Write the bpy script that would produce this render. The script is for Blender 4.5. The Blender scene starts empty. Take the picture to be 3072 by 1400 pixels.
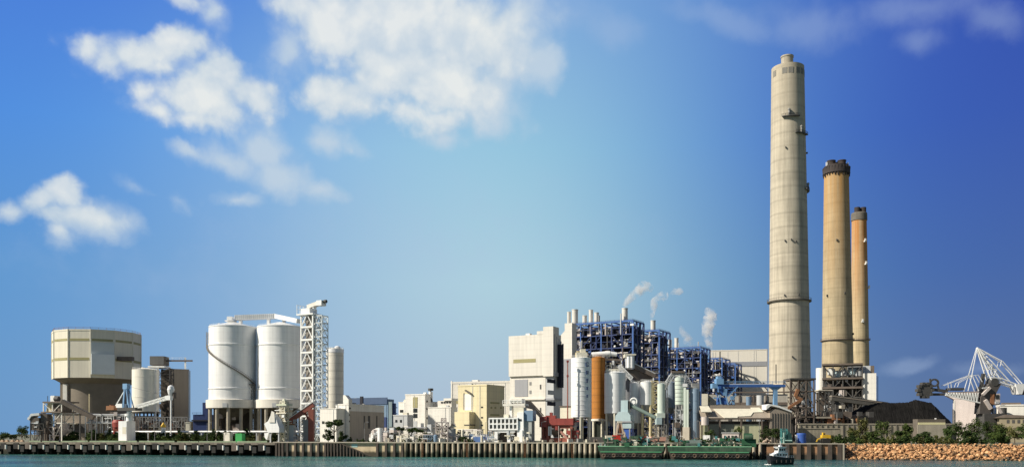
import bpy, bmesh, math, random
from mathutils import Vector, Matrix
R = math.radians
sc = bpy.context.scene
col = sc.collection

# ------------------------------------------------------------------ camera
F, CX, HY, CZ, G = 2660.0, 1536.0, 1300.0, 10.0, 6.0      # focal (photo px), centre, horizon row, eye height, ground
cam = bpy.data.cameras.new("camera")
cam.sensor_width = 36.0
cam.lens = 36.0 * F / 3072.0
cam.shift_y = (HY - 700.0) / 3072.0
cam.clip_start, cam.clip_end = 1.0, 20000.0
camo = bpy.data.objects.new("camera", cam)
camo.location = (0, 0, CZ)
camo.rotation_euler = (R(90), 0, 0)
col.objects.link(camo)
sc.camera = camo

# ------------------------------------------------------------------ world: sky and clouds
SUN_AZ, SUN_EL = -72.0, 37.0        # azimuth of the sun measured from «behind the camera», to the left
sdir = Vector((math.sin(R(SUN_AZ)) * math.cos(R(SUN_EL)), -math.cos(R(SUN_AZ)) * math.cos(R(SUN_EL)), math.sin(R(SUN_EL))))
sunl = bpy.data.lights.new("sun", 'SUN')
sunl.energy, sunl.angle, sunl.color = 5.0, R(0.53), (1.0, 0.92, 0.77)
suno = bpy.data.objects.new("sun", sunl)
suno.rotation_euler = sdir.to_track_quat('Z', 'Y').to_euler()
suno.location = (-200, -200, 400)
col.objects.link(suno)

def srgb(r, g, b, k=0.84):
    f = lambda c: (c / 255 / 12.92) if c / 255 <= 0.04045 else ((c / 255 + 0.055) / 1.055) ** 2.4
    return (f(r) * k, f(g) * k, f(b) * k, 1.0)

def azel(px, py):
    t, v = (px - CX) / F, (HY - py) / F
    a = math.atan(t)
    return a, math.atan(v * math.cos(a))

def make_world():
    w = bpy.data.worlds.new("World")
    sc.world = w
    w.use_nodes = True
    nt = w.node_tree
    N, L = nt.nodes, nt.links
    N.clear()
    out = N.new('ShaderNodeOutputWorld'); bg = N.new('ShaderNodeBackground')
    L.new(bg.outputs[0], out.inputs[0])
    sky = N.new('ShaderNodeTexSky'); sky.sky_type = 'NISHITA'
    sky.sun_disc = False
    sky.sun_elevation = R(SUN_EL)
    sky.sun_rotation = math.atan2(sdir.x, sdir.y)
    sky.air_density, sky.dust_density, sky.ozone_density = 1.0, 1.0, 1.5
    def math_(op, a, b=None, c=None, clamp=False):
        n = N.new('ShaderNodeMath'); n.operation = op; n.use_clamp = clamp
        for i, x in enumerate((a, b, c)):
            if x is None: continue
            if isinstance(x, (int, float)): n.inputs[i].default_value = x
            else: L.new(x, n.inputs[i])
        return n.outputs[0]
    def mixc(f, a, b):
        n = N.new('ShaderNodeMix'); n.data_type = 'RGBA'
        for k, x in ((0, f), (6, a), (7, b)):
            if isinstance(x, (int, float)): n.inputs[k].default_value = x
            elif isinstance(x, tuple): n.inputs[k].default_value = x
            else: L.new(x, n.inputs[k])
        return n.outputs[2]
    def rng(x, a, b, c=0.0, d=1.0, smooth=False):
        n = N.new('ShaderNodeMapRange'); n.clamp = True
        if smooth: n.interpolation_type = 'SMOOTHSTEP'
        L.new(x, n.inputs[0])
        for i, q in enumerate((a, b, c, d)): n.inputs[i + 1].default_value = q
        return n.outputs[0]
    tc = N.new('ShaderNodeTexCoord')
    sep = N.new('ShaderNodeSeparateXYZ'); L.new(tc.outputs['Generated'], sep.inputs[0])
    az = math_('ARCTAN2', sep.outputs[0], sep.outputs[1])
    el = math_('ARCSINE', sep.outputs[2])
    azn = rng(az, R(-30), R(30))
    def ramp(stops):
        n = N.new('ShaderNodeValToRGB'); L.new(azn, n.inputs[0])
        n.color_ramp.interpolation = 'B_SPLINE'; e = n.color_ramp.elements
        while len(e) < len(stops): e.new(0.5)
        for i, (px, c) in enumerate(stops):
            e[i].position = (math.atan((px - CX) / F) + R(30)) / R(60)
            e[i].color = srgb(*c)
        return n.outputs[0]
    r0 = ramp(SKY_LOW); r1 = ramp(SKY_MID); r2 = ramp(SKY_HIGH); r3 = ramp(SKY_TOP)
    e1, e2, e3 = azel(CX, 850)[1], azel(CX, 450)[1], azel(CX, 0)[1]
    c = mixc(rng(el, R(0.3), e1), r0, r1)
    c = mixc(rng(el, e1, e2), c, r2)
    c = mixc(rng(el, e2, e3), c, r3)
    # the physical sky takes over overhead and behind
    nish = N.new('ShaderNodeVectorMath'); nish.operation = 'SCALE'; nish.inputs[3].default_value = 0.05
    L.new(sky.outputs[0], nish.inputs[0])
    front = math_('MULTIPLY', rng(sep.outputs[1], 0.45, 0.75), rng(el, R(32), R(46), 1.0, 0.0))
    c = mixc(math_('MULTIPLY', front, 0.97), nish.outputs[0], c)
    # clouds: groups of puffs at fixed directions, broken up by noise
    comb = N.new('ShaderNodeCombineXYZ'); L.new(az, comb.inputs[0]); L.new(el, comb.inputs[1])
    def noise(scale, detail, rough=0.55, src=None):
        n = N.new('ShaderNodeTexNoise'); n.inputs['Scale'].default_value = scale
        n.inputs['Detail'].default_value = detail; n.inputs['Roughness'].default_value = rough
        L.new(src or comb.outputs[0], n.inputs['Vector'])
        return n
    nw = noise(9, 3)
    off = N.new('ShaderNodeVectorMath'); off.operation = 'MULTIPLY_ADD'
    L.new(nw.outputs['Color'], off.inputs[0]); off.inputs[1].default_value = (0.022, 0.022, 0); off.inputs[2].default_value = (-0.011, -0.011, 0)
    nw2 = noise(38, 4, 0.6)
    off2 = N.new('ShaderNodeVectorMath'); off2.operation = 'MULTIPLY_ADD'
    L.new(nw2.outputs['Color'], off2.inputs[0]); off2.inputs[1].default_value = (0.014, 0.014, 0); off2.inputs[2].default_value = (-0.007, -0.007, 0)
    wv = N.new('ShaderNodeVectorMath'); wv.operation = 'ADD'
    L.new(comb.outputs[0], wv.inputs[0]); L.new(off.outputs[0], wv.inputs[1])
    wv2 = N.new('ShaderNodeVectorMath'); wv2.operation = 'ADD'
    L.new(wv.outputs[0], wv2.inputs[0]); L.new(off2.outputs[0], wv2.inputs[1])
    def group(blobs):
        acc = None
        for (px, py, rx, ry, rot, wgt) in blobs:
            a, e = azel(px, py)
            kx = abs(azel(px + rx, py)[0] - a) * 1.0; ky = abs(azel(px, py - ry)[1] - e) * 1.0
            m = N.new('ShaderNodeMapping'); m.vector_type = 'TEXTURE'
            m.inputs['Location'].default_value = (a, e, 0)
            m.inputs['Rotation'].default_value = (0, 0, R(rot))
            m.inputs['Scale'].default_value = (kx, ky, 1)
            L.new(wv2.outputs[0], m.inputs[0])
            ln = N.new('ShaderNodeVectorMath'); ln.operation = 'LENGTH'; L.new(m.outputs[0], ln.inputs[0])
            v = math_('MULTIPLY_ADD', ln.outputs['Value'], -wgt, wgt)
            if acc is None: acc = v
            else:
                n = N.new('ShaderNodeMath'); n.operation = 'SMOOTH_MAX'
                L.new(acc, n.inputs[0]); L.new(v, n.inputs[1]); n.inputs[2].default_value = 0.25
                acc = n.outputs[0]
        return acc
    nz = noise(20, 8, 0.52, wv.outputs[0]); nb = noise(11, 4, 0.5)
    vo = N.new('ShaderNodeTexVoronoi'); vo.feature = 'SMOOTH_F1'; vo.inputs['Scale'].default_value = 34; vo.inputs['Smoothness'].default_value = 0.6; vo.inputs['Detail'].default_value = 3.0
    L.new(wv2.outputs[0], vo.inputs['Vector'])
    nzc = math_('SUBTRACT', nz.outputs['Fac'], 0.5)
    bil = math_('MULTIPLY_ADD', vo.outputs['Distance'], -0.40, 0.19)
    n2 = math_('ADD', nzc, bil)
    hard = group(CLOUD_HARD); soft = group(CLOUD_SOFT); veil = group(CLOUD_VEIL)
    ah = rng(math_('MULTIPLY_ADD', n2, 0.95, hard), 0.0, 0.72, 0, 1, True)
    as_ = math_('MULTIPLY', rng(math_('MULTIPLY_ADD', n2, 0.9, soft), -0.05, 0.85, 0, 1, True), 0.84)
    av = math_('MULTIPLY', rng(math_('MULTIPLY_ADD', nzc, 1.2, veil), -0.05, 0.9, 0, 1, True), 0.30)
    # brightness inside the cloud: thick parts whiter, hollows blue-grey
    br = rng(math_('MULTIPLY_ADD', n2, 0.75, math_('MULTIPLY_ADD', hard, 0.30, nb.outputs['Fac'])), 0.30, 0.82)
    cc = mixc(br, srgb(178, 200, 220), srgb(234, 237, 235))
    c = mixc(av, c, srgb(172, 192, 222))
    c = mixc(as_, c, srgb(196, 212, 226))
    c = mixc(math_('MULTIPLY', ah, 0.92), c, cc)
    L.new(c, bg.inputs[0]); bg.inputs[1].default_value = 1.0

SKY_LOW = [(0, (106, 152, 200)), (450, (130, 168, 206)), (900, (162, 186, 212)), (1400, (178, 193, 212)), (1850, (158, 180, 202)), (2250, (116, 150, 184)), (2650, (96, 121, 161)), (3072, (90, 114, 153))]
SKY_MID = [(0, (94, 152, 210)), (450, (116, 164, 213)), (900, (148, 184, 217)), (1450, (186, 218, 227)), (1850, (154, 194, 215)), (2250, (100, 147, 193)), (2650, (72, 110, 176)), (3072, (70, 102, 168))]
SKY_HIGH = [(0, (80, 142, 224)), (450, (96, 156, 226)), (950, (144, 188, 228)), (1450, (160, 206, 226)), (1850, (136, 186, 220)), (2250, (86, 136, 206)), (2650, (60, 98, 186)), (3072, (58, 90, 176))]
SKY_TOP = [(0, (74, 124, 218)), (450, (72, 124, 218)), (900, (98, 150, 222)), (1500, (136, 178, 224)), (1900, (116, 162, 216)), (2300, (84, 128, 204)), (2700, (60, 94, 188)), (3072, (52, 80, 178))]
CLOUD_HARD = [
    (900, 20, 170, 110, 0, 1.1), (1060, 70, 230, 190, 0, 1.7), (1220, 60, 290, 230, 0, 1.9), (1160, 200, 200, 140, -20, 1.5),
    (1330, 230, 230, 160, -10, 1.7), (1440, 130, 220, 190, 0, 1.4), (1330, 350, 150, 80, 20, 1.0), (1220, 330, 190, 70, -12, 0.9),
    (985, 275, 130, 85, 10, 1.4), (1100, 315, 150, 60, -12, 0.8), (1010, 190, 90, 60, 0, 0.7),
    (275, 140, 75, 65, 0, 1.0), (330, 185, 105, 75, -20, 1.0), (430, 165, 140, 75, 10, 1.3), (530, 130, 130, 85, 10, 1.4), (600, 120, 70, 65, 0, 0.8), (480, 215, 130, 55, 0, 0.8),
    (670, 230, 110, 105, 0, 1.4), (750, 280, 130, 85, -10, 1.4), (600, 300, 200, 95, 0, 1.5), (430, 280, 75, 70, 0, 0.9), (470, 345, 115, 70, -20, 1.0), (810, 265, 60, 60, 0, 0.8), (600, 370, 170, 55, 0, 0.9),
    (195, 575, 95, 75, 0, 1.5), (120, 605, 130, 65, 25, 1.4), (180, 640, 190, 62, 0, 1.3), (30, 630, 100, 60, 0, 1.1), (290, 660, 110, 42, -5, 0.9), (180, 690, 60, 50, 0, 0.8),
    (560, 0, 140, 60, 0, 0.75), (645, 30, 60, 70, -20, 0.6)]
CLOUD_SOFT = [
    (560, 445, 110, 40, -10, 1.1), (680, 480, 190, 70, -12, 1.2), (790, 450, 140, 100, 0, 1.1), (850, 530, 170, 90, -15, 1.2), (960, 570, 110, 55, -10, 1.0), (720, 592, 110, 40, 0, 0.9),
    (260, 665, 230, 90, 0, 1.1), (190, 715, 90, 80, 0, 0.9), (400, 560, 80, 40, -20, 0.5), (540, 600, 90, 45, -10, 0.5), (460, 580, 90, 25, -15, 0.4), (980, 420, 130, 70, -10, 0.9), (1060, 450, 90, 40, -20, 0.7),
    (1500, 130, 230, 210, -20, 1.4), (1450, 290, 210, 150, -20, 1.2), (1630, 200, 110, 120, -40, 1.2), (1560, 60, 180, 110, 0, 1.1), (1330, 410, 110, 60, 0, 1.0), (860, 130, 120, 170, 0, 0.9), (1050, 280, 200, 120, 0, 1.1), (600, 260, 280, 180, 0, 0.75), (640, 40, 80, 100, 0, 0.8), (420, 180, 270, 120, 0, 0.8), (600, 330, 300, 120, 0, 0.8)]
CLOUD_VEIL = [
    (2180, 60, 260, 60, -16, 1.0), (2430, 70, 230, 100, -10, .9), (2750, 30, 320, 80, 0, .85), (2990, 60, 150, 80, -25, 1.0), (1850, 90, 130, 80, 0, 1.0), (2720, 1098, 110, 30, 4, 1.0), (2750, 130, 90, 60, 0, 0.8),
    (1250, 740, 700, 240, 0, 0.5), (500, 820, 500, 120, 0, 0.35), (1600, 40, 300, 90, 0, 0.8), (2960, 1110, 140, 24, 0, .6)]
make_world()
vs = sc.view_settings
sc.display_settings.display_device = 'sRGB'
vs.view_transform, vs.look, vs.exposure, vs.gamma = 'Standard', 'None', 0.25, 1.0
vs.use_curve_mapping = False
sc.cycles.volume_bounces = 4; sc.cycles.max_bounces = 7; sc.cycles.volume_step_rate = 2.5

# ------------------------------------------------------------------ materials
MATS = {}
def mat(name, c, rough=0.7, var=0.12, scale=0.25, metal=0.0, streak=0.0, tide=None, rings=None, stain=None, spec=0.5, c2=None, bump=0.0, rnd=0.0):
    if name in MATS: return MATS[name]
    m = bpy.data.materials.new(name); m.use_nodes = True
    nt = m.node_tree; N, L = nt.nodes, nt.links
    p = N['Principled BSDF']
    p.inputs['Roughness'].default_value = rough; p.inputs['Metallic'].default_value = metal
    p.inputs['Specular IOR Level'].default_value = spec
    tc = N.new('ShaderNodeTexCoord'); src = tc.outputs['Object']
    def noise(sx, sy, sz, scale, det=4, rg=0.6):
        mp = N.new('ShaderNodeMapping'); mp.inputs['Scale'].default_value = (sx, sy, sz); L.new(src, mp.inputs[0])
        n = N.new('ShaderNodeTexNoise'); n.inputs['Scale'].default_value = scale; n.inputs['Detail'].default_value = det; n.inputs['Roughness'].default_value = rg
        L.new(mp.outputs[0], n.inputs['Vector']); return n.outputs['Fac']
    def mr(x, a, b, c_, d):
        n = N.new('ShaderNodeMapRange'); L.new(x, n.inputs[0])
        for i, q in enumerate((a, b, c_, d)): n.inputs[i + 1].default_value = q
        return n.outputs[0]
    def mul(a, b):
        n = N.new('ShaderNodeMath'); n.operation = 'MULTIPLY'; L.new(a, n.inputs[0])
        if isinstance(b, (int, float)): n.inputs[1].default_value = b
        else: L.new(b, n.inputs[1])
        return n.outputs[0]
    def mixc(f, a, b):
        n = N.new('ShaderNodeMix'); n.data_type = 'RGBA'
        for k, x in ((0, f), (6, a), (7, b)):
            if isinstance(x, (int, float, tuple)): n.inputs[k].default_value = x
            else: L.new(x, n.inputs[k])
        return n.outputs[2]
    base = tuple(c) + (1.0,)
    cv = base
    nz = noise(1, 1, 1, scale)
    if c2: cv = mixc(mr(nz, 0.38, 0.62, 0, 1), base, tuple(c2) + (1.0,))
    k = mr(nz, 0.25, 0.75, 1 - var, 1 + var)
    if streak: k = mul(k, mr(noise(1, 1, 0.04, 0.7, 5), 0.4, 0.75, 1.0, 1 - streak))
    if rings:
        per, amt = rings
        w = N.new('ShaderNodeTexWave'); w.bands_direction = 'Z'; w.wave_type = 'BANDS'; w.wave_profile = 'SIN'
        w.inputs['Scale'].default_value = 0.314 / per; w.inputs['Distortion'].default_value = 0.4; w.inputs['Detail'].default_value = 1
        L.new(src, w.inputs['Vector'])
        k = mul(k, mr(w.outputs['Fac'], 0.0, 0.12, 1 - amt, 1.0))
        k = mul(k, mr(noise(0.02, 0.02, 1, 0.35, 3), 0.3, 0.7, 1 - amt * 0.6, 1 + amt * 0.4))
    if rnd:
        oi = N.new('ShaderNodeObjectInfo'); k = mul(k, mr(oi.outputs['Random'], 0, 1, 1 - rnd, 1 + rnd))
    vm = N.new('ShaderNodeVectorMath'); vm.operation = 'SCALE'
    if isinstance(cv, tuple): vm.inputs[0].default_value = cv[:3]
    else: L.new(cv, vm.inputs[0])
    L.new(k, vm.inputs[3]); cur = vm.outputs[0]
    sep = None
    if tide or stain:
        sep = N.new('ShaderNodeSeparateXYZ'); L.new(src, sep.inputs[0])
    if stain:      # (z0, z1, colour) run-down stain below a chimney's top
        z0, z1, sc_ = stain
        f = mul(mr(sep.outputs[2], z0, z1, 0, 1), mr(noise(1, 1, 0.03, 0.35, 4), 0.3, 0.6, 0.25, 1.0))
        cur = mixc(f, cur, tuple(sc_) + (1.0,))
    if tide:       # algae and wet mark up to a height above the water
        z0, z1, tcol = tide
        ad = N.new('ShaderNodeMath'); ad.operation = 'ADD'; L.new(sep.outputs[2], ad.inputs[0]); L.new(mr(noise(1, 1, 1, 0.8), 0, 1, -0.8, 0.8), ad.inputs[1])
        cur = mixc(mr(ad.outputs[0], z0, z1, 1, 0), cur, tuple(tcol) + (1.0,))
    L.new(cur, p.inputs['Base Color'])
    if bump:
        b = N.new('ShaderNodeBump'); b.inputs['Distance'].default_value = bump; b.inputs['Strength'].default_value = 0.8
        L.new(noise(1, 1, 1, scale * 4, 5), b.inputs['Height']); L.new(b.outputs[0], p.inputs['Normal'])
    MATS[name] = m
    return m

CREAM = mat('cream_render', (0.74, 0.70, 0.58), 0.8, 0.05, 0.08, streak=0.16, rings=(3.6, 0.05))
YELLOW = mat('yellow_render', (0.74, 0.66, 0.44), 0.8, 0.06, 0.08, streak=0.16, rings=(3.6, 0.05))
TANW = mat('tan_panel', (0.75, 0.705, 0.59), 0.75, 0.05, 0.06, streak=0.12)
BROWNW = mat('brown_grey_wall', (0.34, 0.29, 0.24), 0.85, 0.08, 0.1, streak=0.15)
WHITEW = mat('white_wall', (0.84, 0.82, 0.77), 0.7, 0.04, 0.08, streak=0.16, rings=(3.6, 0.05))
PALEW = mat('pale_wall', (0.76, 0.73, 0.67), 0.75, 0.05, 0.06, streak=0.16, rings=(3.6, 0.05))
PINKW = mat('pinkish_wall', (0.62, 0.55, 0.52), 0.8, 0.08, 0.3, streak=0.2)
WHITEP = mat('white_paint', (0.88, 0.885, 0.89), 0.24, 0.04, 0.12, streak=0.15, rings=(3.2, 0.03))
WHITES = mat('white_silo_paint', (0.85, 0.865, 0.88), 0.30, 0.04, 0.15, streak=0.22, rings=(2.6, 0.05))
WHITESTEEL = mat('white_steel', (0.84, 0.85, 0.84), 0.5, 0.08, 0.6, streak=0.12)
CREAMS = mat('cream_silo', (0.80, 0.77, 0.68), 0.55, 0.05, 0.15, streak=0.14)
CONC = mat('concrete', (0.42, 0.38, 0.31), 0.9, 0.15, 0.3, streak=0.22)
CONCP = mat('pale_concrete', (0.55, 0.50, 0.42), 0.9, 0.12, 0.3, streak=0.2)
CONCD = mat('dark_concrete', (0.16, 0.145, 0.125), 0.95, 0.2, 0.3, streak=0.3)
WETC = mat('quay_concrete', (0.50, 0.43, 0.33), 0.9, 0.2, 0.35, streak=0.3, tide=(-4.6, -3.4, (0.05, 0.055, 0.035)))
WETD = mat('quay_shadow_wall', (0.10, 0.085, 0.07), 0.95, 0.25, 0.4, tide=(-5, -3.6, (0.03, 0.035, 0.025)))  # shade of the recesses is put into this wall's dark colour
SANDC = mat('sandy_concrete', (0.62, 0.50, 0.34), 0.9, 0.18, 0.3, streak=0.2, tide=(-4.4, -3.2, (0.07, 0.06, 0.04)))
RUSTC = mat('rusty_sheet_wall', (0.36, 0.20, 0.11), 0.9, 0.25, 0.35, streak=0.3, tide=(-4.4, -3.0, (0.05, 0.045, 0.035)))
RUBBER = mat('black_rubber', (0.025, 0.024, 0.023), 0.85, 0.2, 0.6)
DGREY = mat('dark_grey_steel', (0.07, 0.068, 0.066), 0.7, 0.2, 0.5)
MGREY = mat('mid_grey_steel', (0.28, 0.28, 0.28), 0.6, 0.12, 0.4, streak=0.15)
GREYP = mat('grey_panel', (0.34, 0.35, 0.38), 0.6, 0.05, 0.2, streak=0.08)
LGREY = mat('light_grey_panel', (0.52, 0.54, 0.56), 0.55, 0.06, 0.2, streak=0.1)
BROWNS = mat('brown_steel', (0.15, 0.12, 0.10), 0.8, 0.2, 0.4, streak=0.2)
RUSTS = mat('rust_steel', (0.30, 0.14, 0.07), 0.85, 0.3, 0.5)
DBLUE = mat('dark_blue_steel', (0.018, 0.040, 0.145), 0.55, 0.2, 0.3)
MBLUE = mat('mid_blue_steel', (0.042, 0.125, 0.38), 0.5, 0.15, 0.3)
LBLUE = mat('light_blue_steel', (0.20, 0.38, 0.62), 0.5, 0.12, 0.3, streak=0.15)
PBLUE = mat('pale_blue_steel', (0.42, 0.54, 0.58), 0.5, 0.1, 0.3, streak=0.15)
NAVYC = mat('navy_cladding_and_shade', (0.009, 0.011, 0.026), 0.7, 0.3, 0.2)  # also paints the unlit inside of the boiler frames
BLUEGREY = mat('blue_grey_panel', (0.17, 0.26, 0.38), 0.5, 0.1, 0.2, streak=0.1)
STEELB = mat('blue_grey_silo_steel', (0.30, 0.40, 0.52), 0.35, 0.06, 0.2, metal=0.3, streak=0.1)
PGREEN = mat('pale_green_steel', (0.58, 0.66, 0.60), 0.45, 0.06, 0.2, streak=0.12)
ORANGE = mat('orange_silo_paint', (0.44, 0.175, 0.026), 0.75, 0.08, 0.2, streak=0.2, rings=(3.1, .18))
RED = mat('red_paint', (0.31, 0.058, 0.048), 0.6, 0.2, 0.4, streak=0.25)
REDB = mat('red_brown_steel', (0.32, 0.10, 0.07), 0.7, 0.2, 0.4, streak=0.25)
GREENH = mat('green_hull_paint', (0.026, 0.090, 0.050), 0.8, 0.4, 0.4, streak=0.6, c2=(0.05, 0.085, 0.055))
GREEND = mat('dark_green_paint', (0.02, 0.10, 0.045), 0.6, 0.3, 0.4)
GREENB = mat('bright_green_paint', (0.04, 0.36, 0.10), 0.6, 0.15, 0.4)
TEAL = mat('teal_paint', (0.06, 0.22, 0.22), 0.6, 0.2, 0.4)
YELP = mat('yellow_paint', (0.72, 0.44, 0.03), 0.55, 0.15, 0.4)
CREAMST = mat('cream_steel', (0.68, 0.58, 0.36), 0.6, 0.12, 0.5, streak=0.15)
BLUEP = mat('blue_paint', (0.04, 0.11, 0.42), 0.5, 0.12, 0.4)
GLASS = mat('window_glass', (0.03, 0.035, 0.04), 0.12, 0.3, 0.5)
OLIVE = mat('olive_louvre', (0.36, 0.33, 0.17), 0.8, 0.1, 0.4)
BLACKH = mat('black_hull_paint', (0.018, 0.018, 0.024), 0.5, 0.2, 0.5)
COAL = mat('coal', (0.012, 0.0115, 0.0115), 0.9, 0.5, 0.25, bump=0.25, spec=0.1)
ROCKM = mat('granite_rock', (0.42, 0.20, 0.085), 0.95, 0.35, 0.7, c2=(0.58, 0.36, 0.19), bump=0.15, rnd=0.38)
ROCKW = mat('wet_rock_and_dark_gaps', (0.10, 0.075, 0.05), 0.6, 0.3, 0.5)
EARTH = mat('yard_ground', (0.22, 0.20, 0.16), 0.95, 0.25, 0.05, c2=(0.12, 0.13, 0.07))
BARK = mat('bark', (0.10, 0.075, 0.05), 0.95, 0.2, 1.0)
CH1 = mat('chimney_concrete', (0.52, 0.47, 0.38), 0.9, 0.16, 0.09, streak=0.38, rings=(7.5, 0.18), stain=(150, 216, (0.44, 0.385, 0.30)))
CH2 = mat('ochre_chimney_concrete', (0.46, 0.38, 0.25), 0.9, 0.16, 0.09, streak=0.36, rings=(7.5, 0.13), stain=(110, 206, (0.45, 0.255, 0.090)))
CH3 = mat('stained_chimney_concrete', (0.50, 0.41, 0.26), 0.9, 0.16, 0.09, streak=0.38, rings=(7.5, 0.10), stain=(105, 200, (0.46, 0.205, 0.060)))
SOOT = mat('sooty_concrete', (0.055, 0.045, 0.045), 0.9, 0.25, 0.15, streak=0.4)

def foliage(name, c, c2):
    m = mat(name, c, 0.8, 0.4, 0.6, c2=c2, spec=0.2, rnd=0.3)
    return m
LEAF1 = foliage('dark_foliage', (0.030, 0.055, 0.016), (0.055, 0.085, 0.022))
LEAF2 = foliage('mid_foliage', (0.038, 0.072, 0.016), (0.080, 0.105, 0.028))
LEAF3 = foliage('olive_foliage', (0.066, 0.078, 0.020), (0.115, 0.112, 0.040))
GRASS = foliage('grass_green', (0.07, 0.10, 0.03), (0.12, 0.12, 0.05))

def water_mat():
    m = bpy.data.materials.new('sea_water'); m.use_nodes = True
    nt = m.node_tree; N, L = nt.nodes, nt.links; p = N['Principled BSDF']
    p.inputs['Base Color'].default_value = (0.030, 0.135, 0.125, 1); p.inputs['Roughness'].default_value = 0.18; p.inputs['IOR'].default_value = 1.333
    tc = N.new('ShaderNodeTexCoord')
    def nz(scale, det, sx=1, sy=1):
        mp = N.new('ShaderNodeMapping'); mp.inputs['Scale'].default_value = (sx, sy, 1); mp.inputs['Rotation'].default_value = (0, 0, R(20)); L.new(tc.outputs['Object'], mp.inputs[0])
        n = N.new('ShaderNodeTexNoise'); n.inputs['Scale'].default_value = scale; n.inputs['Detail'].default_value = det; L.new(mp.outputs[0], n.inputs['Vector']); return n.outputs['Fac']
    a = nz(0.55, 6, 1, 0.6); b = nz(0.09, 4, 1, 0.5)
    ad = N.new('ShaderNodeMath'); ad.operation = 'MULTIPLY_ADD'; L.new(b, ad.inputs[0]); ad.inputs[1].default_value = 2.0; L.new(a, ad.inputs[2])
    bp = N.new('ShaderNodeBump'); bp.inputs['Strength'].default_value = 1.0; bp.inputs['Distance'].default_value = 1.8
    L.new(ad.outputs[0], bp.inputs['Height']); L.new(bp.outputs[0], p.inputs['Normal'])
    mx = N.new('ShaderNodeMix'); mx.data_type = 'RGBA'
    r = N.new('ShaderNodeMapRange'); L.new(nz(0.018, 5, .45, 1.2), r.inputs[0]); r.inputs[1].default_value = 0.36; r.inputs[2].default_value = 0.62
    L.new(r.outputs[0], mx.inputs[0]); mx.inputs[6].default_value = (0.016, 0.070, 0.082, 1); mx.inputs[7].default_value = (0.055, 0.195, 0.170, 1)
    L.new(mx.outputs[2], p.inputs['Base Color'])
    return m

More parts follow.
